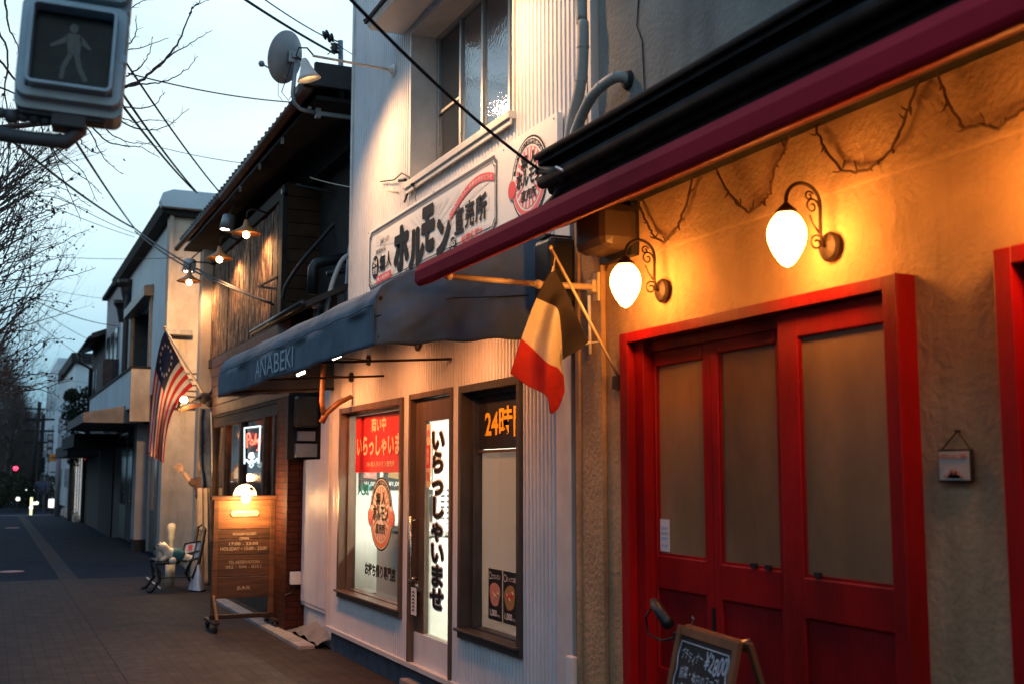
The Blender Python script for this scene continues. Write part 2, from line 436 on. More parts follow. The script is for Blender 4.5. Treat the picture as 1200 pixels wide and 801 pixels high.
# lettering: flat printed glyphs, fitted to the width and height they have on the sign
def glyphs(body, bold=0.0, vertical=False, shear=0):
    cu = bpy.data.curves.new('glyphs', 'FONT'); cu.body = '\n'.join(body) if vertical else body
    cu.offset = bold; cu.shear = shear; cu.align_x = 'CENTER' if vertical else 'LEFT'; cu.space_line = .97 if vertical else 1
    cu.resolution_u = 3
    o = bpy.data.objects.new('glyphs', cu); C.objects.link(o); bpy.context.view_layer.update()
    me = bpy.data.meshes.new_from_object(o.evaluated_get(bpy.context.evaluated_depsgraph_get()))
    vs = [v.co.copy() for v in me.vertices]; fs = [tuple(p.vertices) for p in me.polygons]
    bpy.data.objects.remove(o); bpy.data.curves.remove(cu); bpy.data.meshes.remove(me)
    x0 = min(v.x for v in vs); x1 = max(v.x for v in vs); y0 = min(v.y for v in vs); y1 = max(v.y for v in vs)
    return [((v.x-x0)/(x1-x0), (v.y-y0)/(y1-y0)) for v in vs], fs
def text_at(mb, body, P, bold=0., vertical=False, shear=0, mat=None):
    """P(u, v) maps the unit box of the text onto the surface that carries it"""
    if mat: mb.mat(mat)
    uv, fs = glyphs(body, min(bold, .02), vertical, shear)
    mb.idx([P(u, v) for u, v in uv], fs)
    if bold > .02:      # heavy brush weight: the same print laid again, a hair to each side and a hair proud
        o = Vector(P(0, 0)); n = (Vector(P(1, 0))-o).cross(Vector(P(0, 1))-o).normalized()
        asp = (Vector(P(1, 0))-o).length/max(1e-6, (Vector(P(0, 1))-o).length); ne = max(1, len(body)*.95/1.0) if not vertical else 1
        k = (bold-.02)*1.0
        for i, (dx, dy) in enumerate(((1, 0), (-1, 0), (0, 1), (0, -1), (.7, .7), (-.7, .7), (.7, -.7), (-.7, -.7))):
            kx = k/ne; ky = k/(len(body)*.9 if vertical else 1)
            mb.idx([Vector(P(u+dx*kx, v+dy*ky))+n*(.00022*(i+1)) for u, v in uv], fs)
    return mb
def wallbox(X, y_left, y_right, z0, z1):     # reader stands in the street and looks +X: right is -Y
    return lambda u, v: (X, y_left+(y_right-y_left)*u, z0+(z1-z0)*v)
def facebox(Y, x0, x1, z0, z1):              # reader looks +Y
    return lambda u, v: (x0+(x1-x0)*u, Y, z0+(z1-z0)*v)
def lettering(parent, mat, items, name='lettering'):
    mb = MB()
    for it in items: text_at(mb, *it[:2], **(it[2] if len(it) > 2 else {}))
    return mb.build(name, mat, parent, fix=False)

def clad(mb, X, y0, y1, z0, z1, p=.05, h=.009, back=0):
    """vertical ribbed sheet facing the street"""
    n = max(1, round((y1-y0)/p)); p = (y1-y0)/n
    pts = []
    for i in range(n):
        a = y0+i*p
        pts += [(X, a), (X, a+p*.52), (X-h, a+p*.62), (X-h, a+p*.90)]
    pts.append((X, y1))
    vs = [(x, y, z0) for x, y in pts]+[(x, y, z1) for x, y in pts]; m = len(pts)
    return mb.idx(vs, [(i, i+1, m+i+1, m+i) for i in range(m-1)])
def ring(mb, c, r0, r1, X, n=48, a0=0, a1=2*pi, ys=1, zs=1):
    vs = []; full = abs(a1-a0-2*pi) < 1e-6
    for k in range(n+1):
        g = a0+(a1-a0)*k/n
        vs += [(X, c[0]-cos(g)*r0*ys, c[1]+sin(g)*r0*zs), (X, c[0]-cos(g)*r1*ys, c[1]+sin(g)*r1*zs)]
    return mb.idx(vs, [(2*k, 2*k+1, 2*k+3, 2*k+2) for k in range(n)])
def emblem(parent, X, cy, cz, R, red='print_red', pink='print_pink'):
    e = 0.0012
    mb = MB(); mb.mat('ink'); ring(mb, (cy, cz), 0, R, X)
    for sgn in (-1, 1): mb.mat('ink'); ring(mb, (cy+sgn*R*.93, cz-.10*R), 0, R*.27, X-e*.3); mb.mat('print_white'); ring(mb, (cy+sgn*R*.93, cz-.10*R), 0, R*.25, X-e*.5); mb.mat(red); ring(mb, (cy+sgn*R*.93, cz-.10*R), 0, R*.22, X-e*4.2)
    mb.mat('print_white'); ring(mb, (cy, cz), .0, R*.95, X-e)
    mb.mat('ink'); ring(mb, (cy, cz), .79*R, R*.92, X-2*e, a0=radians(15), a1=radians(165))
    mb.mat(pink); ring(mb, (cy, cz), .79*R, R*.92, X-2*e, a0=radians(190), a1=radians(350))
    mb.mat(pink); ring(mb, (cy, cz), 0, R*.74, X-2*e)
    mb.mat('print_white')
    for k in range(22):
        a = 2*pi*k/22; w = pi/22*.95
        mb.face([(X-3*e, cy, cz), (X-3*e, cy-cos(a)*R*.72, cz+sin(a)*R*.72), (X-3*e, cy-cos(a+w)*R*.72, cz+sin(a+w)*R*.72)])
    ring(mb, (cy, cz), 0, R*.34, X-3.3*e)
    o = mb.build('emblem', None, parent, fix=False)
    T = X-5*e; W = lambda u0, u1, v0, v1: wallbox(T, cy-u0*R, cy-u1*R, cz+v0*R, cz+v1*R)
    lettering(o, 'ink', [('無', W(-.40, -.04, .24, .60), dict(bold=.03)), ('人', W(.08, .42, .26, .60), dict(bold=.03)),
        ('ホルモン', W(-.66, .66, -.18, .24), dict(bold=.03)), ('直売所', W(-.42, .42, -.54, -.26), dict(bold=.02))])
    def arc(u, v):
        g = radians(158)-radians(136)*u; r = R*(.805+.10*v); return (T, cy-cos(g)*r, cz+sin(g)*r)
    lettering(o, 'print_white', [('新鮮・安心・お持ち帰り専門', arc)])
    return o

# ================================================================ GROUND
g = MB(); g.box(-400, 400, -60, 900, -.6, -.13); struct(g, 'ground', 'asphalt', origin=(0, 0, 0))
g = MB(); g.box(-2.35, 3.4, -8, 19.6, -.3, 0); struct(g, 'pavement', 'paver', origin=(0, 0, 0))
g = MB(); g.box(-2.35, 3.4, 19.6, 50.5, -.3, -.002); struct(g, 'footpath', 'asphalt', origin=(0, 0, 0))
g = MB(); g.box(1.08, 1.36, -8, 50.5, -.05, .004); struct(g, 'paving_strip', 'paver_band', origin=(0, 0, 0), bevel=.001)
g = MB()
for k in range(98): g.box(-2.50, -2.352, -8+k*.6, -8+k*.6+.592, -.3, .012)
struct(g, 'kerb', 'concrete', origin=(0, 0, 0), bevel=.008)
g = MB(); g.box(-2.35, 3.4, 50.5, 50.7, -.3, .006); struct(g, 'kerb', 'stone', origin=(0, 0, 0))
g = MB(); g.box(-2.3, 3.4, 31.8, 31.9, -.01, .003); struct(g, 'paving_strip', 'paver_band', origin=(0, 0, 0))
m1 = MB(); m1.lathe([(.20, 0), (.20, .006), (.19, .009), (0.001, .009)], (.42, 21.5, 0), n=24)
tag(m1.build('survey_cover', 'red_reflection'), 'small round footpath cover with reflected red light in its colour, nearer of two', 'ground cover')
m1 = MB(); m1.lathe([(.22, 0), (.22, .006), (.21, .009), (0.001, .009)], (.72, 38.8, 0), n=24)
tag(m1.build('survey_cover', 'red_reflection'), 'small round footpath cover with reflected red light in its colour, farther of two', 'ground cover')
m1 = MB(); m1.box(-14, 14, 54, 54.4, -.13, -.124); m1.box(-14, 14, 50.9, 51.3, -.13, -.124); struct(m1, 'road_markings', 'paver_band')

# ================================================================ WHITE BUTCHER SHOP  (front at X = 3)
shop = thing('white_shop', (3, 8, 0), 'white ribbed-metal shop building with sign board and lit display windows', 'shop building')
w = MB()
P1, P2 = .052, .055
YL, YR, ZT = 10.78, 5.90, 3.12
# ground floor ribbed cladding round the openings
op = [(8.65, 10.44, .53, 2.262), (7.585, 8.495, .215, 2.27), (6.41, 7.43, .54, 2.262)]
ys = [(8.495, 8.65), (10.44, YL), (7.43, 7.585), (YR, 6.41)]
for a, b in ys: clad(w, 3.0, a, b, .215, ZT, P1, .012)
for a, b, c, d in op:
    clad(w, 3.0, a, b, d, ZT, P1, .012)
    if c > .3: clad(w, 3.0, a, b, .215, c, P1, .012)
# upper floor, round the window opening
UY0, UY1, UZ0, UZ1 = 6.56, 8.56, 3.985, 5.24
clad(w, 3.0, 5.56, UY0, ZT, 7.6, P2, .010); clad(w, 3.0, UY1, 10.20, ZT, 7.6, P2, .010)
clad(w, 3.0, UY0, UY1, ZT, UZ0, P2, .010); clad(w, 3.0, UY0, UY1, UZ1, 7.6, P2, .010)
w.build('cladding', 'white_clad', shop, fix=False)
b = MB(); b.box(3.004, 6.5, 10.21, 10.24, ZT, 7.6); b.box(3.004, 6.5, 5.52, 5.555, 2.4, 7.6); b.box(3.34, 3.40, 5.56, 10.2, 3.1, 7.6); b.box(3.02, 6.5, 5.56, 10.76, 2.9, 3.1); b.box(3.0, 6.5, 5.5, 10.24, 7.6, 7.66)
b.box(3.01, 6.5, 10.765, 10.79, .2, 3.11); b.box(3.01, 6.5, 5.86, 5.89, 0, 2.9)
b.build('body', 'white_panel', shop)
t = MB(); t.box(2.975, 3.03, 10.20, 10.25, 3.1, 7.66); t.box(2.97, 3.03, 10.78, 10.82, .2, 3.1)
t.build('corner_trim', 'white_trim', shop, bevel=.003)
t = MB(); t.box(2.972, 3.05, 5.73, 5.905, .0, 3.1); t.build('corner_trim', 'white_trim', shop, bevel=.003)
box('base_flashing', 'white_trim', shop, 2.965, 3.02, 5.9, 8.49, .19, .225); box('base_flashing', 'white_trim', shop, 2.965, 3.02, 8.5, 10.82, .19, .225)
box('plinth', 'plinth_blue', shop, 3.02, 3.3, 5.9, 10.78, -.05, .19)
# side panel to the left, set back
sp_ = MB(); clad(sp_, 3.03, 10.83, 12.0, .34, 1.80, .036, .004); sp_.box(3.035, 3.5, 10.83, 12.0, .30, 1.80)
clad(sp_, 3.03, 10.83, 11.32, 1.80, 2.62, .036, .004); sp_.box(3.035, 3.5, 10.83, 11.32, 1.802, 2.62)
sp_.box(3.06, 3.5, 10.83, 11.98, 0, .30)
sp_.build('side_panel', 'white_clad', shop, fix=False)
# room inside
rm = MB(); rm.box(3.22, 6.0, 10.70, 10.74, .1, 2.5); rm.box(5.96, 6.0, 5.95, 10.7, .1, 2.5); rm.box(3.22, 6.0, 5.92, 5.95, .1, 2.5); rm.box(3.2, 6.0, 5.95, 10.7, 2.46, 2.5)
rm.build('room_walls', 'print_white', shop)
box('room_floor', 'stone', shop, 3.13, 5.96, 5.95, 10.7, .1, .235)
box('skirting', 'ink_soft', shop, 3.22, 5.9, 10.69, 10.698, .42, .52)

def frame(parent, y0, y1, z0, z1, mat='frame_brown', X0=2.965, X1=3.09, t=.05, name='window_frame', sill=True):
    f = MB(); f.box(X0, X1, y0, y0+t, z0, z1); f.box(X0, X1, y1-t, y1, z0, z1); f.box(X0, X1, y0+t, y1-t, z1-t, z1); f.box(X0, X1, y0+t, y1-t, z0, z0+t)
    # inner sash steps
    s = .028
    f.box(X1-.05, X1+.03, y0+t, y0+t+s, z0+t, z1-t); f.box(X1-.05, X1+.03, y1-t-s, y1-t, z0+t, z1-t)
    f.box(X1-.05, X1+.03, y0+t+s, y1-t-s, z1-t-s, z1-t); f.box(X1-.05, X1+.03, y0+t+s, y1-t-s, z0+t, z0+t+s)
    o = f.build(name, mat, parent, bevel=.003)
    if sill: MB().box(X0-.03, X1-.052, y0+.002, y1-.002, z0+t, z0+t+.018).build('sill', mat, o, bevel=.004)
    return o
# left display window
fl = frame(shop, 8.65, 10.44, .53, 2.262)
box('pane', 'shop_glass', fl, 3.092, 3.097, 8.72, 10.37, .60, 2.19)
# right window
fr_ = frame(shop, 6.41, 7.43, .54, 2.262, mat='frame_dark', X1=3.10)
box('pane', 'shop_glass', fr_, 3.110, 3.115, 6.48, 7.36, .60, 2.19)
# door
dr = MB(); dr.box(2.972, 3.12, 7.585, 7.625, .2, 2.27); dr.box(2.972, 3.12, 8.455, 8.495, .2, 2.27); dr.box(2.972, 3.12, 7.625, 8.455, 2.23, 2.27)
dr.build('door_frame', 'frame_brown', shop, bevel=.003)
d = MB(); XD = 3.02
d.box(XD, XD+.04, 7.63, 7.74, .22, 2.225); d.box(XD, XD+.04, 8.245, 8.45, .22, 2.225)
d.box(XD, XD+.04, 7.74, 8.245, 2.05, 2.225); d.box(XD, XD+.04, 7.74, 8.245, .22, .46)
door = d.build('door', 'frame_brown', shop, bevel=.002)
box('door_pane', 'shop_glass', door, XD+.018, XD+.022, 7.74, 8.245, .46, 2.05)
box('kick_plate', 'white_panel', door, XD-.006, XD-.001, 7.64, 8.44, .225, .455)
hb = MB(); hb.tube([(XD, 8.385, 1.30), (XD-.06, 8.385, 1.30)], .010); hb.tube([(XD, 8.385, .86), (XD-.06, 8.385, .86)], .010); hb.tube([(XD-.06, 8.385, 1.33), (XD-.06, 8.385, .83)], .014, 10)
hb.build('handle', 'steel', door, smooth=True)
hb = MB(); hb.box(XD-.012, XD-.001, 8.33, 8.43, .76, .84); hb.lathe([(.018, 0), (.018, .012)], (XD-.012, 8.38, .80), (-1, 0, 0), 14); hb.build('lock', 'steel', door)
hg = MB(); hg.box(XD-.012, XD-.002, 7.635, 7.66, .5, .62); hg.box(XD-.012, XD-.002, 7.635, 7.66, 1.75, 1.87); hg.build('hinge', 'frame_dark', door)
# hanging tag on the door
tg = thing('hanging_tag', (2.99, 8.37, .6), 'white tag with black chevrons hanging from the shop door handle', 'tag')
tb = MB(); tb.box(2.985, 2.989, 8.315, 8.43, .585, .79); tb.build('card', 'print_white', tg, bevel=.002)
tb = MB()
for k in range(6): z = .61+k*.027; tb.face([(2.983, 8.40, z), (2.983, 8.37, z+.012), (2.983, 8.345, z), (2.983, 8.345, z+.012), (2.983, 8.37, z+.024), (2.983, 8.40, z+.012)])
tb.build('print', 'ink', tg, fix=False)
MB().tube([(2.987, 8.372, .79), (2.975, 8.378, .83)], .002, 5).build('loop', 'ink', tg)
# step
box('step', 'concrete', shop, 2.93, 3.019, 7.55, 8.53, 0, .10, bevel=.01)

# upper window, recessed
rj = MB(); rj.box(2.985, 3.30, UY1-.001, UY1+.03, UZ0, UZ1); rj.box(2.985, 3.30, UY0-.03, UY0+.001, UZ0, UZ1); rj.box(2.985, 3.30, UY0, UY1, UZ1, UZ1+.03)
rj.build('window_recess', 'white_trim', shop, bevel=.002)
sl = MB(); sl.box(2.94, 3.30, UY0-.04, UY1+.03, UZ0-.05, UZ0); sl.box(2.955, 2.97, UY0-.04, UY1+.03, UZ0-.09, UZ0-.05); sl.build('window_sill', 'white_trim', shop, bevel=.003)
uf = MB(); XW = 3.20
for y in (UY0+.02, 7.07, 7.56, 8.00, UY1-.07): uf.box(XW, XW+.05, y, y+.035, UZ0, UZ1)
uf.box(XW, XW+.05, UY0, UY1, UZ1-.04, UZ1); uf.box(XW, XW+.05, UY0, UY1, UZ0, UZ0+.05); uf.box(XW+.002, XW+.04, 8.03, UY1-.05, 4.56, 4.585)
uw = uf.build('upper_window', 'alu', shop, bevel=.002)
m, nt, b_, L = mat_nodes('rippled_glass'); b_.inputs['Base Color'].default_value = (.22, .25, .29, 1); b_.inputs['Roughness'].default_value = .06; b_.inputs['Metallic'].default_value = .9
n_ = nt.nodes.new('ShaderNodeTexNoise'); n_.inputs['Scale'].default_value = 38; tc_ = nt.nodes.new('ShaderNodeTexCoord'); L(tc_.outputs['Object'], n_.inputs['Vector'])
bp_ = nt.nodes.new('ShaderNodeBump'); bp_.inputs['Strength'].default_value = .22; bp_.inputs['Distance'].default_value = .01; L(n_.outputs['Fac'], bp_.inputs['Height']); L(bp_.outputs[0], b_.inputs['Normal'])
box('pane', 'rippled_glass', uw, XW+.02, XW+.026, UY0, 8.0, UZ0, UZ1)
box('pane', 'window_dark', uw, XW+.02, XW+.026, 8.0, UY1, UZ0, UZ1)
hd = MB(); hd.prism([(3.0, 5.66), (3.0, 5.32), (2.70, 5.32), (2.68, 5.35), (2.68, 5.375)], 'y', 6.40, 8.80)
h_ = hd.build('window_hood', 'white_panel', shop, bevel=.002)
hd = MB(); hd.beam((2.675, 6.38, 5.385), (2.675, 8.82, 5.385), .03, .03); hd.beam((2.66, 8.815, 5.39), (3.0, 8.815, 5.70), .02, .03); hd.build('hood_flashing', 'near_black', h_)
# notice: window sheets (things fixed to the glass)
XG = 3.088
bn = thing('shop_banner', (3.14, 9.4, 1.8), 'red welcome banner with pale writing in the left display window', 'banner')
pA = FX(417, 487, XG); zb0, zb1 = 1.775, 2.17
zb0, zb1 = 1.666, 2.18
MB().box(XG-.006, XG-.003, 8.72, 10.28, zb0, zb1).build('sheet', 'banner_red', bn)
lettering(bn, 'letter_cream', [('商い中', wallbox(XG-.009, 9.79, 9.38, 2.02, 2.15), dict(bold=.02)),
    ('いらっしゃいませ', wallbox(XG-.009, 10.22, 8.80, 1.81, 1.99), dict(bold=.035)),
    ('24h 無人ホルモン直売所', wallbox(XG-.009, 9.93, 9.14, 1.715, 1.765), dict(bold=.008))])
st = thing('window_emblem', (3.14, 9.37, 1.1), 'oval-looking round red and black shop emblem stuck on the left display window', 'sticker')
emblem(st, XG-.004, 9.50, 1.31, .315, 'print_red', 'print_orange')
wl = tag(lettering(None, 'ink', [('お持ち帰り専門店', wallbox(XG-.006, 9.93, 9.09, .765, .875), dict(bold=.045))], name='window_lettering'),
    'black Japanese lettering along the lower part of the left display window', 'lettering')
dl = thing('door_lettering', (3.03, 7.93, .7), 'vertical black welcome lettering with pale outline on the glass of the shop door', 'lettering')
ZD0, ZD1 = .67, 1.965
lettering(dl, 'print_white', [('いらっしゃいませ', wallbox(XD+.012, 8.135, 7.865, ZD0, ZD1), dict(bold=.11, vertical=True))], name='outline')
lettering(dl, 'ink', [('いらっしゃいませ', wallbox(XD+.008, 8.135, 7.865, ZD0, ZD1), dict(bold=.045, vertical=True))])
ds = thing('door_sticker', (3.03, 8.1, 1.3), 'narrow vertical red and pink strip sticker at the left of the shop door glass', 'sticker')
MB().box(XD+.011, XD+.013, 8.15, 8.235, 1.55, 2.03).build('strip', 'letter_cream', ds)
MB().box(XD+.008, XD+.010, 8.148, 8.237, 1.70, 1.87).build('patch', 'print_red', ds)
lettering(ds, 'print_pink', [('肉', wallbox(XD+.008, 8.22, 8.165, 1.93, 1.99), dict(bold=.02)), ('旨', wallbox(XD+.008, 8.22, 8.165, 1.60, 1.67), dict(bold=.02))])
lettering(ds, 'letter_cream', [('新鮮', wallbox(XD+.006, 8.22, 8.17, 1.72, 1.85), dict(bold=.01, vertical=True))])
# right window: black sign, roller sheet and posters
hs = thing('opening_hours_sign', (3.16, 6.9, 1.82), 'black sign reading 24 hours in yellow at the top of the right window', 'sign')
MB().box(3.090, 3.10, 6.47, 7.345, 1.82, 2.205).build('board', 'poster_black', hs, bevel=.002)
tr_ = MB(); tr_.box(3.086, 3.09, 6.5, 7.33, 2.155, 2.162); tr_.box(3.085, 3.108, 6.49, 7.35, 1.795, 1.815); tr_.build('trim', 'frame_brown', hs)
lettering(hs, 'letter_yellow', [('24時間', wallbox(3.087, 7.23, 6.555, 1.895, 2.10), dict(bold=.025))])
m_ = pm('roller_sheet', (.55, .48, .44), .35, var=.12, scale=1.1, spec=.5)
_nt = m_.node_tree; _b = _nt.nodes['Principled BSDF']; _t = _nt.nodes.new('ShaderNodeBsdfTranslucent'); _t.inputs[0].default_value = (.62, .50, .46, 1); _x = _nt.nodes.new('ShaderNodeMixShader'); _x.inputs[0].default_value = .40
_nt.links.new(_b.outputs[0], _x.inputs[1]); _nt.links.new(_t.outputs[0], _x.inputs[2]); _nt.links.new(_x.outputs[0], _nt.nodes['Material Output'].inputs[0])
sh = MB(); sh.box(3.118, 3.122, 6.47, 7.36, .615, 1.80); tag(sh.build('roller_blind', 'roller_sheet'), 'pale grey roller sheet drawn down behind the right window', 'blind')
for k, (ya, mt, lb) in enumerate(((7.20, 'meat_red', 'left black food poster priced 1000 in the right window, pink meat'), (6.957, 'meat_green', 'middle black food poster priced 1000 in the right window, grilled meat with greens'), (6.69, 'meat_red', 'right black food poster priced 1000 partly hidden by the window edge'))):
    ps = thing('food_poster', (3.10, ya-.1, .69), lb, 'poster', 'black food posters in the right window')
    MB().box(3.1025, 3.106, ya-.217, ya, .686, 1.02).build('sheet', 'poster_black', ps)
    rr = MB(); cy, cz = ya-.11, .855
    pts = [(3.1005, cy+.085*cos(a)*(1+.12*sin(3*a+k)), cz+.085*sin(a)*(1+.1*cos(2*a+k))) for a in [2*pi*i/18 for i in range(18)]]
    rr.mat('meat_red' if k != 1 else 'meat_green'); rr.face(pts)
    for j in range(14): a = random.random()*6.28; q = random.random()*.06; c_ = (cy+q*cos(a), cz+q*sin(a)); s_ = random.uniform(.010, .024); rr.mat(random.choice(['meat_red', 'letter_cream', 'meat_green', 'banner_red'])); rr.face([(3.1003-j*.00008, c_[0]+s_*cos(b), c_[1]+s_*.7*sin(b+.5)) for b in [2*pi*i/7 for i in range(7)]])
    rr.build('meat_picture', None, ps, fix=False)
    lettering(ps, 'print_white', [('1,000', wallbox(3.100, ya-.03, ya-.145, .705, .755), dict(bold=.02)), ('円(税込)', wallbox(3.100, ya-.15, ya-.20, .71, .73)), (('上ホルモン', 'ミックス焼', 'カルビ')[k], wallbox(3.100, ya-.06, ya-.20, .955, .99), dict(bold=.01))])
    rg = MB(); ring(rg, (ya-.035, .975), .020, .025, 3.100, n=20); rg.build('logo', 'print_white', ps, fix=False)
# freezer, posters inside
fz = thing('chest_freezer', (3.6, 9.6, .235), 'white chest freezer seen through the left display window', 'freezer')
MB().box(3.30, 3.85, 8.9, 10.3, .24, 1.14).build('body', 'freezer_white', fz, bevel=.02)
MB().box(3.28, 3.87, 8.88, 10.32, 1.145, 1.20).build('lid', 'alu', fz, bevel=.01)
for k, (x, z0, z1, lb) in enumerate(((3.25, 1.50, 1.98, 'dark food poster on the shop end wall, leftmost of the row'), (3.50, 1.50, 1.98, 'dark food poster on the shop end wall, second of the row'), (3.80, 1.55, 2.0, 'dark food poster on the shop end wall, upper one seen through the door'), (3.80, 1.02, 1.5, 'dark food poster on the shop end wall, lower one seen through the door'))):
    ps = thing('wall_poster', (x+.1, 10.685, z0), lb, 'poster', 'dark posters on the shop end wall')
    MB().box(x, x+.20, 10.680, 10.686, z0, z1).build('sheet', 'poster_black', ps)
    a = MB(); a.face([(x+.03, 10.678, z0+.12), (x+.17, 10.678, z0+.10), (x+.16, 10.678, z0+.3), (x+.05, 10.678, z0+.28)]); a.build('picture', 'meat_green' if k % 2 else 'meat_red', ps, fix=False)
    lettering(ps, 'print_white', [('ホルモン', facebox(10.677, x+.02, x+.18, z1-.08, z1-.03)), ('¥1,000', facebox(10.677, x+.04, x+.18, z0+.03, z0+.08), dict(bold=.02))])
tag(lettering(None, 'teal_print', [('人気', wallbox(XG-.004, 10.2, 9.86, 1.46, 1.57), dict(bold=.04))], name='window_lettering'), 'small teal lettering behind the emblem in the left display window', 'lettering')
nt_ = thing('notice_sheet', (4.0, 10.68, 1.2), 'white sheet of small printed rows on the shop end wall', 'notice')
MB().box(4.05, 4.35, 10.680, 10.686, 1.0, 1.55).build('sheet', 'paper', nt_)
g_ = MB()
for r in range(9):
    for c in range(4): g_.face([(4.08+c*.065, 10.678, 1.04+r*.055), (4.08+c*.065+.045, 10.678, 1.04+r*.055), (4.08+c*.065+.045, 10.678, 1.062+r*.055), (4.08+c*.065, 10.678, 1.062+r*.055)])
g_.build('print', 'ink_soft', nt_, fix=False)
cl = thing('ceiling_light', (4.3, 8.5, 2.4), 'white strip light on the shop ceiling', 'ceiling light')
MB().box(4.2, 4.4, 7.2, 9.8, 2.41, 2.455).build('housing', 'white_panel', cl)
MB().box(4.22, 4.38, 7.25, 9.75, 2.40, 2.409).build('tube', 'tube_glow', cl)
def area(name, loc, rot, sx, sy, e, col, parent=None):
    d = bpy.data.lights.new(name, 'AREA'); d.shape = 'RECTANGLE'; d.size = sx; d.size_y = sy; d.energy = e; d.color = col
    o = bpy.data.objects.new(name, d); C.objects.link(o); o.rotation_euler = rot
    if parent: o.parent = parent; o.location = Vector(loc)-WO[parent.name]
    else: o.location = loc
    return o
def point(name, loc, e, col, r=.03, parent=None):
    d = bpy.data.lights.new(name, 'POINT'); d.energy = e; d.color = col; d.shadow_soft_size = r
    o = bpy.data.objects.new(name, d); C.objects.link(o)
    if parent: o.parent = parent; o.location = Vector(loc)-WO[parent.name]
    else: o.location = loc
    return o
def spot(name, loc, target, e, col, ang, blend=.6, r=.03, parent=None):
    d = bpy.data.lights.new(name, 'SPOT'); d.energy = e; d.color = col; d.spot_size = radians(ang); d.spot_blend = blend; d.shadow_soft_size = r
    o = bpy.data.objects.new(name, d); C.objects.link(o)
    o.rotation_euler = (Vector(target)-Vector(loc)).to_track_quat('-Z', 'Y').to_euler()
    if parent: o.parent = parent; o.location = Vector(loc)-WO[parent.name]
    else: o.location = loc
    return o
area('strip_light', (4.3, 8.5, 2.395), (0, 0, 0), .16, 2.5, 310, (1, .94, .76), cl)

# main sign board
sg = thing('shop_sign_board', (2.95, 7.8, 3.25), 'long white sign board with big black Japanese letters above the blue awning', 'sign')
MB().box(2.945, 2.985, 5.83, 9.545, 3.21, 3.77).build('board', 'print_white', sg, bevel=.003)
XS = 2.941
bd = MB(); ya, yb, za, zb = 9.49, 6.70, 3.235, 3.745; n = .045
def border(mb, i, wd):
    a, b_, c, d_ = ya-i, yb+i, za+i, zb-i
    P = [(a-n, c), (b_+n, c), (b_+n*.6, c+n*.6), (b_, c+n), (b_, d_-n), (b_+n*.6, d_-n*.6), (b_+n, d_), (a-n, d_), (a-n*.6, d_-n*.6), (a, d_-n), (a, c+n), (a-n*.6, c+n*.6)]
    cy, cz = (a+b_)/2, (c+d_)/2
    Q = [(y+(wd if y < cy else -wd), z+(wd if z < cz else -wd)) for y, z in P]
    for k in range(12):
        j = (k+1) % 12; mb.face([(XS, *P[k]), (XS, *P[j]), (XS, *Q[j]), (XS, *Q[k])])
border(bd, 0, .020); border(bd, .032, .007)
bd.build('border', 'ink_soft', sg, fix=False)
# faint rays behind the letters
ryb = MB()
for k in range(0, 40):
    a = 2*pi*k/40; w_ = .035
    c0 = (8.0, 3.44)
    def lim(a):
        cs, sn = cos(a), sin(a); t = 9
        if abs(cs) > 1e-6: t = min(t, ((1.36 if cs > 0 else 1.20)/abs(cs)))
        if abs(sn) > 1e-6: t = min(t, (.21/abs(sn)))
        return t
    t0 = lim(a); ryb.face([(XS+.002, c0[0]+cos(a)*.25*min(1, t0), c0[1]+sin(a)*.12), (XS+.002, c0[0]+cos(a-w_)*t0*.98, c0[1]+sin(a-w_)*t0*.98), (XS+.002, c0[0]+cos(a+w_)*t0*.98, c0[1]+sin(a+w_)*t0*.98)])
pm('ray_grey', (.72, .71, .70), .5, var=.05)
ryb.build('rays', 'ray_grey', sg, fix=False)
def SB(pxl, pyl, pxr, pyr): pass
lettering(sg, 'ink', [
    ('ホ', wallbox(XS-.003, 8.79, 8.45, 3.29, 3.63), dict(bold=.075)), ('ル', wallbox(XS-.003, 8.42, 8.09, 3.25, 3.54), dict(bold=.075)),
    ('モ', wallbox(XS-.003, 8.13, 7.87, 3.33, 3.66), dict(bold=.085)), ('ン', wallbox(XS-.003, 7.80, 7.545, 3.25, 3.51), dict(bold=.085)),
    ('無', wallbox(XS-.003, 9.18, 9.03, 3.345, 3.495), dict(bold=.03)), ('人', wallbox(XS-.003, 9.005, 8.87, 3.36, 3.49), dict(bold=.03)),
    ('直', wallbox(XS-.003, 7.445, 7.275, 3.335, 3.525), dict(bold=.03)), ('売', wallbox(XS-.003, 7.25, 7.085, 3.345, 3.53), dict(bold=.03)), ('所', wallbox(XS-.003, 7.06, 6.87, 3.345, 3.53), dict(bold=.03)),
    ('旨味たっぷり', wallbox(XS-.003, 9.17, 8.94, 3.585, 3.635), dict(bold=.01)), ('新鮮直送の味', wallbox(XS-.003, 9.29, 9.03, 3.515, 3.56), dict(bold=.01))])
dk = MB(); ring(dk, (9.305, 3.415), 0, .10, XS-.002, ys=.93); dk.build('disc', 'ink', sg, fix=False); dk = MB(); ring(dk, (7.475, 3.265), 0, .068, XS-.006, ys=.93); dk.build('disc', 'ink', sg, fix=False)
lettering(sg, 'print_white', [('24', wallbox(XS-.005, 9.36, 9.25, 3.425, 3.48), dict(bold=.02)), ('時間', wallbox(XS-.005, 9.365, 9.245, 3.35, 3.41), dict(bold=.01)),
    ('365', wallbox(XS-.009, 7.525, 7.425, 3.265, 3.31), dict(bold=.02)), ('日', wallbox(XS-.009, 7.495, 7.455, 3.212, 3.252), dict(bold=.01))])
rd = MB(); rd.face([(XS-.002, 9.27, 3.262), (XS-.002, 8.88, 3.262), (XS-.002, 8.88, 3.325), (XS-.002, 9.27, 3.325)]); rd.build('red_plate', 'print_red', sg, fix=False); rd = MB()
vs = []
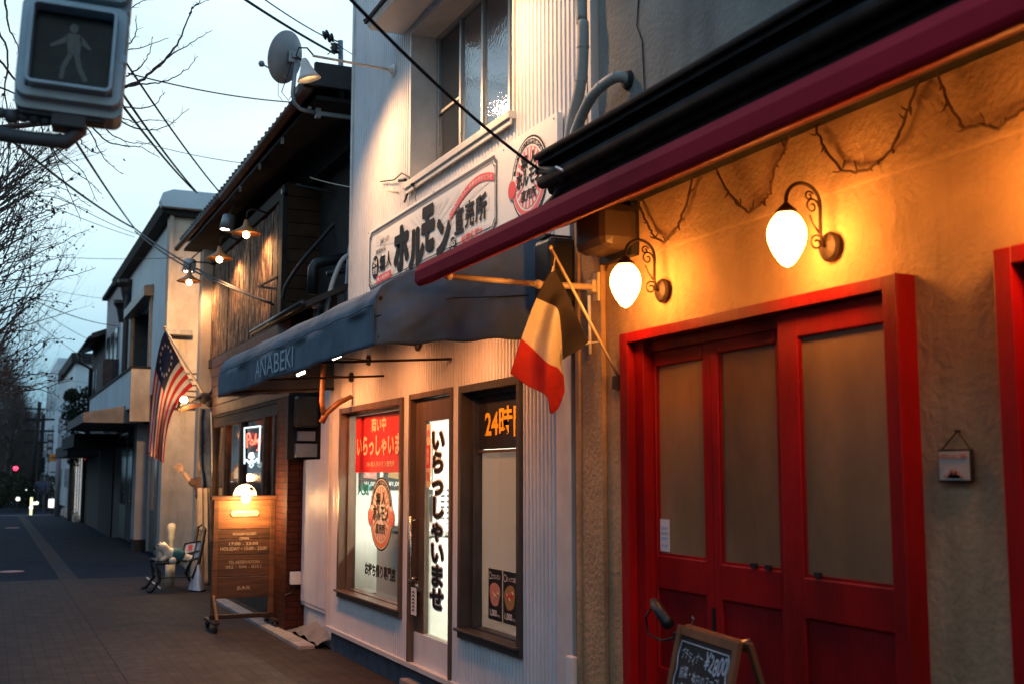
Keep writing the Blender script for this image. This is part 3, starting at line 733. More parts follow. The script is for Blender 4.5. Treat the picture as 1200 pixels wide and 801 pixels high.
def arcP(u, v, X=XS-.002):
    y = 7.55-.80*u; z = 3.465+.165*sin(pi*(.04+.72*u))+.055*(v-.5); return (X, y, z+.02*u)
rd.grid(lambda u, v: arcP(u, v), 20, 1)
rd.build('red_band', 'print_red', sg, fix=False)
lettering(sg, 'print_white', [('お酒のつまみに新鮮お肉をどうぞ', lambda u, v: arcP(.03+.94*u, .2+.6*v, XS-.004)), ('無人販売所', wallbox(XS-.005, 9.24, 8.91, 3.275, 3.312), dict(bold=.01))])
lettering(sg, 'print_red', [('鮮度抜群!!', wallbox(XS-.003, 7.32, 6.95, 3.24, 3.31), dict(bold=.02))])
emblem(sg, XS-.001, 6.205, 3.463, .262)
sc_ = MB()
for y, z in ((9.52, 3.755), (9.52, 3.225), (6.60, 3.74), (5.87, 3.74), (5.87, 3.24), (7.9, 3.758), (6.60, 3.24)): sc_.lathe([(.006, 0), (.005, .003)], (2.944, y, z), (-1, 0, 0), 8)
sc_.build('screws', 'ink_soft', sg)

# sign lamps on long arms
def arm_lamp(y, label):
    a = thing('sign_lamp', (3, y, 5.08), label, 'lamp', 'sign lamps on arms above the shop sign')
    p = MB(); p.lathe([(.055, 0), (.055, .012), (.03, .02), (.02, .05)], (2.99, y, 5.08), (-1, 0, 0), 18); p.build('wall_plate', 'shade_white', a, smooth=False)
    p = MB(); p.tube([(2.97, y, 5.08), (2.28, y, 5.10)], .011, 8); p.build('arm', 'arm_cream', a, smooth=True)
    p = MB(); p.tube([(2.29, y, 5.10), (2.23, y, 5.16), (2.16, y, 5.15), (2.14, y, 5.08), (2.20, y, 5.03), (2.25, y, 5.035)], .007, 6); p.build('cable', 'cable', a, smooth=True)
    ax = Vector((.28, 0, -1)).normalized()
    p = MB(); p.lathe([(.02, -.02), (.032, 0), (.045, .05), (.075, .12), (.10, .16), (.098, .16), (.07, .118), (.04, .05), (.0, .03)], (2.21, y, 5.045), ax, 26, caps=False); p.build('shade', 'shade_white', a, smooth=True)
    p = MB(); p.ball(Vector((2.21, y, 5.045))+ax*.085, .028, 12); p.build('bulb', 'bulb_glow', a, smooth=True)
    spot('sign_spot', Vector((2.21, y, 5.045))+ax*.175, (3.0, y-.35 if y > 8 else y+.25, 3.2), 190, (1, .52, .22), 150, 1.0, .04, a)
    return a
arm_lamp(9.01, 'white cone lamp on a long arm above the left end of the shop sign')
arm_lamp(6.35, 'white cone lamp on a long arm above the round emblem of the sign')

# ================================================================ BLUE AWNING
aw = thing('blue_awning', (2.4, 8.3, 2.35), 'dark blue canvas shop awning with pale lettering on its front', 'awning')
AY0, AY1, AX = 6.0, 10.72, 1.895
prof = [(3.0, 3.085), (2.55, 2.955), (2.2, 2.83), (2.02, 2.745), (1.94, 2.69), (1.905, 2.63), (AX, 2.56), (AX, 2.45), (AX, 2.355)]
def awn(u, v):
    i = u*(len(prof)-1); k = min(int(i), len(prof)-2); f = i-k
    x = prof[k][0]*(1-f)+prof[k+1][0]*f; z = prof[k][1]*(1-f)+prof[k+1][1]*f
    y = AY0+(AY1-AY0)*v
    sag = .012*sin(v*19)+.008*sin(v*43+u*7)
    if u > .75: x += sag*.9; z += .010*sin(v*pi*5)*(u-.75)*4*.5
    else: z += -.012*abs(sin(v*pi*4))*min(1, u*3)
    nz_ = noise.noise(Vector((x*2.2, y*1.7, z*2.5)))*.012+noise.noise(Vector((x*6, y*4.5+z*5, z*5)))*.005
    return (x+nz_*min(1, u*2), y, z+nz_*.5*min(1, u*3))
a_ = MB(); a_.grid(awn, 30, 150); a_.build('canopy', 'canvas_blue', aw, smooth=True, solid=.004)
def side(y, sgn):
    def f(u, v):   # u along depth 0 wall .. 1 front ; v bottom..top
        x = 3.0+(AX+.003-3.0)*u
        # height of roof profile at x
        zt = 3.085
        for k in range(len(prof)-1):
            (xa, za_), (xb, zb_) = prof[k], prof[k+1]
            if xb <= x <= xa and xa != xb: zt = za_+(zb_-za_)*(xa-x)/(xa-xb); break
        else: zt = 2.6
        zb_ = 2.455-.10*u+.006*sin(u*22)
        bow = .022*sin(u*9+2.2*v)*sin(pi*v)+.012*sin(u*23)*(1-v)+.02*sin(pi*v)*sin(pi*u)
        bow += (noise.noise(Vector((x*3.0+v*1.5, y, v*2.2)))*.022+noise.noise(Vector((x*9-v*5, y, v*4)))*.010)*sin(pi*min(1, max(0, u)))**.4
        return (x, y+bow*sgn, zb_+(zt-zb_)*v)
    return f
for y, sg_ in ((AY0, -1), (AY1, 1)):
    a_ = MB(); a_.grid(side(y, sg_), 50, 24); a_.build('side_valance', 'canvas_blue', aw, smooth=True, solid=.004)
a_ = MB(); sd = side(AY0, -1)
a_.tube([Vector(sd(.995, .60))+Vector((0, -.006, 0)), Vector(sd(.6, .5))+Vector((0, -.008, 0)), Vector(sd(.35, .44))+Vector((0, -.008, .0)), Vector(sd(.02, .40))+Vector((0, -.006, 0))], .004, 5)
a_.tube([(AX-.012, AY0+(AY1-AY0)*k/30, 2.575+.006*sin(k*1.7)) for k in range(31)], .0035, 5)
a_.build('seam', 'cable', aw, smooth=True)
a_ = MB(); 
for y in (AY0+.03, 7.6, 9.15, AY1-.03):
    a_.tube([(2.98, y, 3.05), (1.93, y, 2.62)], .012, 6); a_.tube([(1.93, y, 2.62), (1.93, y, 2.40)], .010, 6); a_.tube([(2.98, y, 2.47), (1.93, y, 2.40)], .010, 6)
a_.tube([(1.925, AY0, 2.40), (1.925, AY1, 2.40)], .012, 6); a_.tube([(1.93, AY0, 2.62), (1.93, AY1, 2.62)], .012, 6)
a_.build('frame', 'iron', aw, smooth=True)
a_ = MB(); a_.grid(lambda u, v: (2.985-(2.985-1.95)*u, AY0+.04+(AY1-AY0-.08)*v, 3.03-.44*u-.03*abs(sin(v*12))), 8, 40); a_.build('lining', 'canvas_brown', aw, smooth=True, solid=.003)
def awl(u, v): 
    y = 9.02-(9.02-7.84)*u; vv = v
    return (AX-.018+.012*sin(((y-AY0)/(AY1-AY0))*19)*.9, y, 2.395+.145*vv)
lettering(aw, 'canvas_letter', [('ANABEKI', awl)])
# driftwood prop under the awning
bk = thing('driftwood_bracket', (3.0, 10.5, 2.0), 'forked driftwood bracket under the awning beside the left window', 'bracket')
p0 = FX(412, 464, 2.97)
q = FY(395, 486, p0.y-.05)
p_ = MB(); p_.tube([p0, p0+Vector((-.12, 0, -.06)), p0+Vector((-.22, .02, -.15))+Vector((0, 0, 0)), p0+Vector((-.27, .02, -.24))], [.02, .026, .026, .03], 8); p_.build('branch', 'board_wood', bk, smooth=True)
p_ = MB(); p_.tube([p0+Vector((-.25, .02, -.17)), p0+Vector((-.27, .02, -.05)), p0+Vector((-.27, .02, .10)), p0+Vector((-.25, .03, .42))], [.024, .024, .022, .022], 8); p_.build('branch', 'board_wood', bk, smooth=True)
# little arm spotlights under the awning
def led(y, z, x1, label):
    a = thing('awning_spotlight', (3.0, y, z), label, 'spotlight', 'arm spotlights under the blue awning')
    p = MB(); p.lathe([(.045, 0), (.045, .02), (.02, .03)], (2.985, y, z), (-1, 0, 0), 16); p.build('wall_plate', 'black_metal', a)
    p = MB(); p.tube([(2.97, y, z), (x1, y, z+.01)], .007, 6); p.build('arm', 'black_metal', a)
    p = MB(); p.tube([(x1-.04, y+.02, z+.0), (x1+.02, y-.02, z+.03)], .012, 10); p.build('lamp_head', 'led_glow', a, smooth=True)
    spot('awning_light', (2.36, y-.02, z-.03), (2.85, y+.05, z-1.1), 70, (1, .34, .11), 160, 1.0, .04, a)
led(9.58, 2.64, 2.70, 'black arm spotlight with lit tube under the awning, nearer of the two lit ones')
_c = FY(354, 438, 10.1)
led(10.1, _c.z-.01, _c.x, 'black arm spotlight with lit tube under the awning, farther of the two lit ones')
led(8.30, 2.64, 2.62, 'black arm spotlight under the awning above the shop door')
led(6.80, 2.64, 2.62, 'black arm spotlight under the awning above the right window')
# ================================================================ RED-DOOR RESTAURANT
rs = thing('restaurant', (3, 2.5, 0), 'plaster-walled restaurant building with red timber doors under a dark eave', 'restaurant building')
DY0, DY1, DZ = 3.09, 5.075, 2.362
w = MB(); w.box(3.0, 3.3, -3.5, 1.70, -.1, 3.35); w.box(3.0, 3.3, 2.66, DY0, -.1, 3.35); w.box(3.0, 3.3, DY1, 5.62, -.1, 3.35)
w.box(3.0, 3.3, DY0, DY1, DZ-.03, 3.35); w.box(3.0, 3.3, 1.70, 2.66, 2.34, 3.35); w.box(3.0, 3.3, -3.5, 5.615, -.1, .02)
w.build('wall', 'plaster', rs)
w = MB(); w.box(2.97, 3.0, 5.36, 5.64, 0, 3.04); w.box(2.955, 3.28, 5.60, 5.645, 0, 3.3); w.build('pilaster', 'plaster', rs, bevel=.006)
w = MB(); w.box(3.005, 3.4, -3.5, 5.43, 3.30, 8.0); w.build('upper_wall', 'plaster_grey', rs)
w = MB(); w.tube([(3.0, 5.0, 4.3), (3.002, 4.98, 4.15), (3.0, 5.0, 4.0), (3.001, 4.95, 3.9), (3.0, 4.93, 3.6)], .0035, 4)
w.build('crack', 'near_black', rs)
w = MB(); w.box(3.3, 3.9, -3.5, 5.6, -.1, 3.2); w.build('back_room', 'near_black', rs)
# eave: dark ribbed gutter boxes
ev = MB()
EY0, EY1 = -3.5, 5.38
pr = [(3.0, 3.40), (2.60, 3.335), (2.60, 3.29), (2.66, 3.285), (2.66, 3.255), (2.62, 3.24), (2.61, 3.19), (2.655, 3.17), (2.665, 3.145), (2.69, 3.135), (2.69, 3.06), (3.0, 3.05)]
ev.prism(pr, 'y', EY0, EY1); ev.build('eave', 'eave_dark', rs, bevel=.004)
g_ = MB(); g_.tube([(2.59, EY0, 3.335), (2.59, EY1, 3.335)], .018, 8); g_.tube([(2.635, EY0, 3.205), (2.635, EY1+.015, 3.205)], .036, 12); g_.build('gutter', 'eave_dark', rs, smooth=True)
# faint trowel ledge on the plaster
w = MB(); w.prism([(3.0, 2.752), (2.9965, 2.762), (2.996, 2.775), (3.0, 2.83)], 'y', -3.5, 5.36); w.build('plaster_band', 'plaster', rs)

# red sliding doors and frame
df = MB(); FX0 = 2.915
df.box(FX0, 3.06, DY0, DY0+.075, 0, DZ); df.box(FX0, 3.06, DY1-.075, DY1, 0, DZ); df.box(FX0, 3.06, DY0+.075, DY1-.075, DZ-.05, DZ)
df.box(FX0+.045, 3.06, DY1-.16, DY1-.077, 0, DZ-.052)
df.box(FX0+.08, 3.06, DY0+.075, DY1-.16, DZ-.105, DZ-.052)
df.box(FX0-.01, FX0-.002, DY0-.004, DY0+.0, 0, DZ)
dfo = df.build('door_frame', 'red_paint', rs, bevel=.005)
def red_door(name, y0, y1, gy0, gy1, gz0, gz1, X, zt, parent):
    d = MB(); d.box(X, X+.04, y0, gy0, .03, zt); d.box(X, X+.04, gy1, y1, .03, zt); d.box(X, X+.04, gy0, gy1, gz1, zt); d.box(X, X+.04, gy0, gy1, gz0-.16, gz0)
    d.box(X, X+.04, gy0, gy1, .03, .16); d.box(X, X+.04, gy0, gy1, .62, .72)
    o = d.build(name, 'red_paint', parent, bevel=.006)
    b = MB()
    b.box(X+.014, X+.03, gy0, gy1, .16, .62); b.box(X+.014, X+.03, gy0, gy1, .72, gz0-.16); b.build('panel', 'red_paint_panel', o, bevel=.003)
    b = MB(); e = .012
    b.box(X+.008, X+.016, gy0, gy0+e, gz0, gz1); b.box(X+.008, X+.016, gy1-e, gy1, gz0, gz1); b.box(X+.008, X+.016, gy0+e, gy1-e, gz0, gz0+e); b.build('glazing_bead', 'red_paint', o)
    MB().box(X+.018, X+.024, gy0, gy1, gz0, gz1).build('pane', 'brown_glass', o)
    return o
d1 = red_door('door', 4.40, 5.065, 4.475, 4.895, 1.255, 2.185, 3.015, 2.27, rs)
d2 = red_door('door', 3.78, 4.395, 3.915, 4.345, 1.25, 2.20, 3.008, 2.27, rs)
d3 = red_door('door', 3.15, 3.83, 3.19, 3.705, 1.245, 2.20, 2.955, 2.31, rs)
MB().box(3.004, 3.012, 4.405, 4.42, .93, 1.05).build('hinge', 'black_metal', d1); MB().box(3.004, 3.013, 5.05, 5.066, .92, 1.04).build('hinge', 'black_metal', d1)
h_ = MB(); h_.box(2.95, 2.956, 3.178, 3.188, 1.33, 1.40); h_.build('latch', 'steel', d3)
for (y, p_) in ((4.08, d2), (3.98, d2), (3.60, d3)):
    MB().box(3.0 if p_ is d2 else 2.95, 3.012 if p_ is d2 else 2.962, y, y+.035, 1.25, 1.27).build('glass_clip', 'black_metal', p_)
# second red door, right edge of the picture
df = MB(); df.box(FX0, 3.06, 2.59, 2.66, 0, 2.368); df.box(FX0, 3.06, 1.70, 1.77, 0, 2.368); df.box(FX0, 3.06, 1.77, 2.59, 2.31, 2.368); df.build('door_frame', 'red_paint', rs, bevel=.005)
d4 = red_door('door', 1.772, 2.588, 1.92, 2.45, 1.24, 2.10, 2.965, 2.308, rs)
h_ = MB(); h_.tube([(2.90, 2.53, 1.40), (2.90, 2.53, 1.02)], .011, 10); h_.tube([(2.965, 2.53, 1.34), (2.90, 2.53, 1.34)], .008, 8); h_.tube([(2.965, 2.53, 1.06), (2.90, 2.53, 1.06)], .008, 8); h_.build('handle', 'steel', d4, smooth=True)
nt_ = thing('door_notice', (3.01, 4.86, 1.28), 'small white notice card in the lower left corner of the leftmost red door pane', 'notice')
MB().box(3.026, 3.029, 4.80, 4.885, 1.275, 1.43).build('card', 'paper', nt_)
tb = MB(); 
for k, z in enumerate((1.30, 1.335, 1.36, 1.385)): tb.face([(3.0245, 4.87, z), (3.0245, 4.815, z), (3.0245, 4.815, z+.008), (3.0245, 4.87, z+.008)])
tb.build('print', 'paper_blue', nt_, fix=False)

# maroon folding-arm awning
ma = thing('maroon_awning', (2.5, 2.5, 2.64), 'maroon retractable awning with a thick front bar over the red doors', 'awning')
b = MB(); b.prism([(2.03, 2.635), (2.075, 2.65), (2.085, 2.72), (2.06, 2.755), (2.015, 2.748), (2.0, 2.71), (2.0, 2.655), (2.01, 2.638)], 'y', -3.4, 5.63); b.build('front_bar', 'awning_maroon', ma, bevel=.004)
b = MB(); b.prism([(2.035, 2.637), (2.07, 2.652), (2.08, 2.72), (2.055, 2.75), (2.02, 2.745), (2.004, 2.71), (2.004, 2.66)], 'y', 5.63, 5.655); b.build('end_cap', 'awning_maroon', ma, bevel=.004)
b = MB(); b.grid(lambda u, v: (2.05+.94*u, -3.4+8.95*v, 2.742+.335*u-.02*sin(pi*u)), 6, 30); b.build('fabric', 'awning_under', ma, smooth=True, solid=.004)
def arm(y, parent):
    b = MB(); b.tube([(2.985, y, 2.66), (2.62, y+.02, 2.655)], .018, 10); b.tube([(2.64, y+.02, 2.655), (2.11, y, 2.658)], .015, 10); b.ball((2.62, y+.02, 2.655), .026, 10); b.ball((2.10, y, 2.66), .024, 10)
    b.build('arm', 'arm_cream', parent, smooth=True)
    b = MB(); b.box(2.955, 3.0, y-.03, y+.03, 2.58, 2.74); b.box(2.93, 2.956, y-.015, y+.05, 2.63, 2.70); b.build('bracket', 'arm_cream', parent, bevel=.006)
arm(5.40, ma); arm(1.0, ma)
b = MB(); b.tube([(2.95, 5.46, 2.62), (2.95, 5.455, 2.30)], .009, 8); b.build('crank_rod', 'shade_white', ma, smooth=True)

# wall lamps
def sconce(y, z, label):
    s = thing('wall_lamp', (3.0, y, z), label, 'wall lamp', 'curled iron wall lamps beside the red doors')
    p = MB(); p.lathe([(.058, 0), (.06, .008), (.05, .02), (.02, .03)], (2.985, y, z), (-1, 0, 0), 24); p.build('wall_plate', 'iron', s, smooth=False)
    p = MB()
    arc = [(2.965, y, z), (2.945, y, z+.0), (2.935, y, z+.05), (2.938, y, z+.15)]
    cx, cz, R = 2.855, z+.165, .083
    arc += [(cx+R*cos(g), y, cz+R*.95*sin(g)) for g in [pi*k/14 for k in range(0, 15)]]
    arc += [(cx-R, y, cz-.02), (cx-R-.0, y, cz-.035)]
    p.tube(arc, .0075, 8)
    def curl(c, r0, turns, a0, sgn=1, k=.0042):
        n = 26; return [(c[0]+r0*(1-.75*i/n)*cos(a0+sgn*turns*2*pi*i/n), y, c[1]+r0*(1-.75*i/n)*sin(a0+sgn*turns*2*pi*i/n)) for i in range(n+1)]
    p.tube(curl((2.898, z+.155), .034, 1.3, 0, 1), .0042, 6); p.tube(curl((2.885, z+.195), .022, 1.2, .4, 1), .0038, 6); p.tube(curl((2.915, z+.01), .034, 1.3, .6, 1), .0042, 6)
    p.tube([(2.93, y, z+.05), (2.90, y, z+.085), (2.885, y, z+.12)], .004, 6)
    p.build('arm', 'iron', s, smooth=True)
    gx = cx-R; top = z+.185-.06
    p = MB(); p.lathe([(.012, .03), (.02, .02), (.042, .0), (.045, -.01), (.0, -.01)], (gx, y, top), (0, 0, 1), 22, caps=False); p.build('cap', 'iron', s, smooth=True)
    hgt = .215; p = MB(); prf = []
    for i in range(19):
        t = i/18; r = .080*(sin(pi*min(1, (t*.92+.06)))**.62)*(1.12-.42*t) if t < 1 else 0
        prf.append((max(r, .0), -.008-hgt*t))
    p.lathe(prf, (gx, y, top), (0, 0, 1), 28, caps=False); p.build('globe', 'globe_glow', s, smooth=True)
    return s
sconce(3.516, 2.54, 'lit egg-shaped globe lamp on curled iron arm, right one above the wide red door')
sconce(2.274, 2.54, 'lit globe lamp on curled iron arm above the second red door')
sconce(4.758, 2.547, 'lit egg-shaped globe lamp on curled iron arm, left one above the narrow red door')

# vine-like light string
def vine(pts, label):
    P = [FX(x, y, 2.978) for x, y in pts]; Q = []
    for i in range(len(P)-1):
        for k in range(5):
            t = k/5; p = P[i].lerp(P[i+1], t); Q.append(p+Vector((-.010*random.random(), random.uniform(-.003, .003), random.uniform(-.003, .003))))
    Q.append(P[-1])
    mb = MB(); mb.tube(Q, .0055, 6)
    for p in P[1:-1]+Q[3::6]:
        d = Vector((-.3*random.random(), random.uniform(-1, 1), random.uniform(-1, 1))).normalized(); L_ = random.uniform(.02, .045)
        mb.tube([p, p+d*L_*.6, p+d*L_+Vector((0, random.uniform(-.01, .01), .006))], [.0045, .004, .0015], 5)
    o = mb.build('twig_garland', 'vine', smooth=True); tag(o, label, 'garland', 'twig garland loops hung on the plaster under the awning'); return o
c4 = lambda u, v: (660+.45*u, .45*v)
vine([c4(970, 130), c4(985, 220), c4(1010, 280), c4(1048, 335), c4(1095, 325), c4(1135, 335), c4(1170, 305), c4(1215, 275)], 'rightmost loop of dark twig garland at the right edge above the doors')
vine([c4(655, 290), c4(665, 350), c4(685, 390), c4(725, 445), c4(765, 450), c4(800, 440), c4(860, 390), c4(890, 310), c4(905, 280), c4(928, 215), c4(932, 150)], 'wide loop of dark twig garland above the right globe lamp')
vine([c4(400, 400), c4(405, 450), c4(430, 500), c4(460, 535), c4(485, 555), c4(520, 530), c4(540, 505), c4(555, 430), c4(580, 390), c4(600, 320)], 'loop of dark twig garland midway between the two globe lamps')
vine([c4(192, 490), c4(200, 540), c4(225, 590), c4(240, 620), c4(265, 632), c4(300, 590), c4(320, 540), c4(330, 500), c4(348, 420)], 'narrow loop of dark twig garland just above the left globe lamp')
vine([c4(160, 500), c4(158, 570), c4(160, 640), c4(135, 665), c4(112, 705)], 'short end of dark twig garland hanging left of the left globe lamp')

# hanging little sign
hs_ = thing('hanging_plaque', (2.99, 2.91, 1.63), 'small framed plaque hung by a cord on the plaster between the red doors', 'plaque')
p = MB(); p.box(2.972, 2.985, 2.838, 2.988, 1.622, 1.735); p.build('frame', 'iron', hs_, bevel=.004)
p = MB(); p.box(2.969, 2.9715, 2.846, 2.980, 1.630, 1.727); p.build('face', 'flag_white', hs_)
lettering(hs_, 'meat_red', [('OPEN AIR CAFE', wallbox(2.967, 2.972, 2.853, 1.703, 1.719), dict(bold=.03))])
p = MB()
for k, (a, b_, h) in enumerate(((2.94, 2.915, .018), (2.93, 2.90, .03), (2.91, 2.885, .022), (2.955, 2.87, .010))): p.box(2.966, 2.9685, b_, a, 1.638, 1.638+h)
p.build('picture', 'meat_red', hs_)
p = MB(); p.tube([(2.98, 2.975, 1.735), (2.985, 2.907, 1.795), (2.98, 2.85, 1.735)], .003, 5); p.tube([(2.998, 2.907, 1.795), (2.975, 2.907, 1.797)], .004, 6); p.build('cord', 'iron', hs_)

# meter boxes and pipes near the corner
mbx = thing('meter_box', (2.86, 5.1, 2.75), 'brown rounded meter box on the plaster under the maroon awning', 'meter box')
p = MB(); A = FX(661, 250, 2.80); p.box(2.78, 2.99, 4.98, 5.33, 2.80, 3.04); p.build('case', 'brown_case', mbx, bevel=.055)
p = MB(); p.box(2.95, 2.998, 5.00, 5.335, 2.77, 3.045); p.lathe([(.006, 0), (.006, .01)], (2.79, 5.17, 2.88), (-1, 0, 0), 8); p.build('back_plate', 'black_metal', mbx)
mb2 = thing('meter_box', (2.9, 5.75, 2.6), 'dark rounded utility box on the corner behind the tricolour flag', 'meter box')
p = MB(); p.box(2.80, 2.97, 5.64, 5.86, 2.58, 2.98); p.build('case', 'black_metal', mb2, bevel=.03)
p = MB(); p.box(2.80, 2.97, 5.70, 5.80, 2.983, 3.0); p.build('cap', 'black_metal', mb2)
wgap = MB().box(3.0, 3.02, 5.642, 5.732, 0, 3.1).build('gap_shade', 'near_black', rs)  # near-black strip painted in for the shade between the two buildings
def pipe(pts, r, mat, label, grp=None, name='pipe', ribs=True):
    t = thing(name, pts[-1], label, 'pipe', grp)
    P = [Vector(p) for p in pts]; S = []
    for i in range(len(P)-1):
        a = P[max(i-1, 0)]; b = P[i]; c = P[i+1]; d = P[min(i+2, len(P)-1)]
        for k in range(6):
            u = k/6; S.append(.5*((2*b)+(c-a)*u+(2*a-5*b+4*c-d)*u*u+(-a+3*b-3*c+d)*u**3))
    S.append(P[-1])
    MB().tube(S, r, 12).build('tube', mat, t, smooth=True)
    if ribs:
        m_ = MB()
        for k in range(2, len(S)-2, 4):
            d = (S[k+1]-S[k]).normalized(); m_.tube([S[k]-d*.004, S[k]+d*.004], r*1.10, 12)
        m_.build('tape_band', mat, t, smooth=False)
    return t
pipe([(2.93, 5.50, 8.0), (2.93, 5.50, 4.6), (2.93, 5.47, 4.15), (2.93, 5.50, 3.85), (2.92, 5.60, 3.62), (2.92, 5.66, 3.42)], .033, 'pipe_beige', 'taped grey-beige pipe running down the corner of the plaster wall', 'taped pipes on the wall corner')
pipe([(3.01, 5.10, 3.735), (2.94, 5.12, 3.75), (2.90, 5.28, 3.71), (2.90, 5.44, 3.62), (2.91, 5.60, 3.47), (2.93, 5.66, 3.36)], .030, 'pipe_beige', 'short taped pipe curving out of a hole in the plaster wall', 'taped pipes on the wall corner')
p = MB(); p.lathe([(.055, 0), (.045, .02)], (3.004, 5.10, 3.735), (-1, 0, 0), 14); tag(p.build('pipe_collar', 'near_black'), 'dark sealing collar round the pipe hole in the plaster wall', 'collar')
wbx = thing('socket_box', (2.94, 5.70, .3), 'small white box low on the shop corner trim', 'socket box')
MB().box(2.93, 2.975, 5.65, 5.73, .48, .66).build('case', 'white_panel', wbx, bevel=.006)
p = MB(); p.tube([(2.95, 5.69, .48), (2.96, 5.69, .05)], .006, 6); p.build('lead', 'conduit_white', wbx)

# tricolour flag
ff = thing('tricolour_flag', (3.0, 5.24, 2.14), 'dark, white and red striped flag hanging from a slanted pole on the plaster wall', 'flag')
FYY = 5.20
pa = FY(724, 446, FYY); pb = FY(645, 290, FYY); pa.x = 2.995
p = MB(); p.tube([pa, pb], .0085, 8); p.ball(pb, .013, 8); p.build('pole', 'arm_cream', ff, smooth=True)
p = MB(); p.box(2.97, 3.0, FYY-.02, FYY+.05, pa.z-.04, pa.z+.03); p.build('holder', 'iron', ff)
c6 = lambda u, v: (580+.3246*u, 260+.3246*v)
rows = [  # along the pole, each: points away from the pole
 [(208, 160), (150, 275), (95, 420), (55, 545)],
 [(245, 225), (186, 292), (138, 458), (118, 590)],
 [(272, 285), (226, 316), (190, 508), (186, 628)],
 [(300, 350), (238, 390), (226, 525), (200, 688)],
 [(322, 400), (242, 450), (238, 540), (228, 672)],
 [(345, 440), (246, 497), (248, 552), (252, 612)]]
dep = [[0, 0, -.01, -.02], [.0, .03, .02, .0], [0, -.02, -.04, -.03], [.0, .05, .02, .03], [.0, .09, .07, .06], [0, .05, .10, .11]]
def flagP(u, v):
    a = u*5; i = min(int(a), 4); f = a-i; b = v*3; j = min(int(b), 2); h = b-j
    def c(i, j): return Vector((*c6(*rows[i][j]), dep[i][j]))
    def cr(p0, p1, p2, p3, t): return .5*((2*p1)+(p2-p0)*t+(2*p0-5*p1+4*p2-p3)*t*t+(-p0+3*p1-3*p2+p3)*t**3)
    def row(i): return cr(c(i, max(j-1, 0)), c(i, j), c(i, j+1), c(i, min(j+2, 3)), h)
    q = cr(row(max(i-1, 0)), row(i), row(i+1), row(min(i+2, 5)), f)
    return FY(q.x, q.y, FYY-.012+q.z)
p = MB(); p.grid(flagP, 40, 48, lambda u, v: 'flag_navy_lamplit' if v < .333 else ('flag_white' if v < .667 else 'flag_red'))
p.build('cloth', None, ff, smooth=True, solid=.0015, fix=False)
p = MB()
for (u0, u1) in ((.0, .06), (.93, 1.0)):
    q = flagP(u0, 0); r_ = flagP(u1, 0); s_ = flagP((u0+u1)/2, .07); p.idx([q+Vector((-.003, -.006, 0)), r_+Vector((-.003, -.006, 0)), s_+Vector((-.003, -.006, 0))], [(0, 1, 2)])
    m_ = (pa.lerp(pb, .94) if u0 == 0 else pa.lerp(pb, .30)); c_ = flagP(.03 if u0 == 0 else .97, 0); p.tube([c_, m_], .004, 5)
p.build('tie', 'flag_white', ff, fix=False)

# A-frame menu board
A1 = FX(795, 742, 2.62); A2 = FX(876, 752, 2.52)
af = thing('menu_board', (2.62, 3.9, 0), 'wooden A-frame chalkboard with a handwritten menu in front of the red doors', 'menu board')
TL, TR = Vector((2.66, 4.34, .985)), Vector((2.60, 3.90, .985))
k_ = FX(797, 738, 2.66); TL = Vector((2.66, k_.y, k_.z)); k_ = FX(868, 748, 2.58); TR = Vector((2.58, k_.y, k_.z+.01)); 
TR.z = TL.z = (TR.z+TL.z)/2
ax_ = (TR-TL).normalized(); nrm = Vector((ax_.y, -ax_.x, 0)).normalized()
if nrm.x > 0: nrm = -nrm
dn = (Vector((0, 0, -1))*.97+nrm*.22).normalized(); hh = .95*TL.z/.97+.0
hh = TL.z/ -dn.z
BL, BR = TL+dn*hh, TR+dn*hh
def rail(a, b, w=.038, d=.02): return MB().beam(a, b, w, d, up=nrm)
wdt = (TR-TL).length
p = MB(); p.beam(TL+ax_*.019, BL+ax_*.019, .038, .022, up=nrm); p.beam(TR-ax_*.019, BR-ax_*.019, .038, .022, up=nrm)
p.beam(TL+dn*.019+ax_*.04, TR+dn*.019-ax_*.04, .022, .038, up=-dn); p.beam(TL+dn*.72+ax_*.04, TR+dn*.72-ax_*.04, .022, .038, up=-dn)
p.build('frame', 'aframe_wood', af, bevel=.003)
p = MB(); bk = -nrm; q0 = TL-nrm*.03; q1 = TR-nrm*.03; d2_ = (Vector((0, 0, -1))*.97-nrm*.30).normalized(); h2 = TL.z/-d2_.z
p.beam(q0+ax_*.019, q0+ax_*.019+d2_*h2, .038, .020, up=nrm); p.beam(q1+ax_*.005, q1+ax_*.005+d2_*h2, .038, .020, up=nrm); p.beam(q0+d2_*.02, q1+d2_*.02, .02, .038, up=-d2_)
p.build('back_leg', 'aframe_wood', af, bevel=.003)
nb = dn.cross(ax_)
if nb.dot(nrm) < 0: nb = -nb
def BP(u, v, off=.004): return TL+ax_*(.04+(wdt-.08)*u)+dn*(.04+.66*(1-v))+nb*off
p = MB(); p.idx([BP(0, 0, .002), BP(1, 0, .002), BP(1, 1, .002), BP(0, 1, .002), BP(0, 0, -.006), BP(1, 0, -.006), BP(1, 1, -.006), BP(0, 1, -.006)], [(0, 1, 2, 3), (7, 6, 5, 4), (0, 4, 5, 1), (1, 5, 6, 2), (2, 6, 7, 3), (3, 7, 4, 0)]); p.build('board', 'board_chalk', af)
T_ = lambda a, b, c, d: (lambda u, v: BP(a+(b-a)*u, c+(d-c)*v+.012*sin(u*9)))
lettering(af, 'chalk', [('プチディナー', T_(.08, .50, .86, .93)), ('¥2800', T_(.54, .95, .84, .95), dict(bold=.01, shear=.2)), ('前菜・本日のスープ', T_(.10, .85, .75, .82)), ('お魚料理・お肉料理', T_(.08, .80, .65, .72)), ('デザート・コーヒー', T_(.08, .8, .54, .61))])
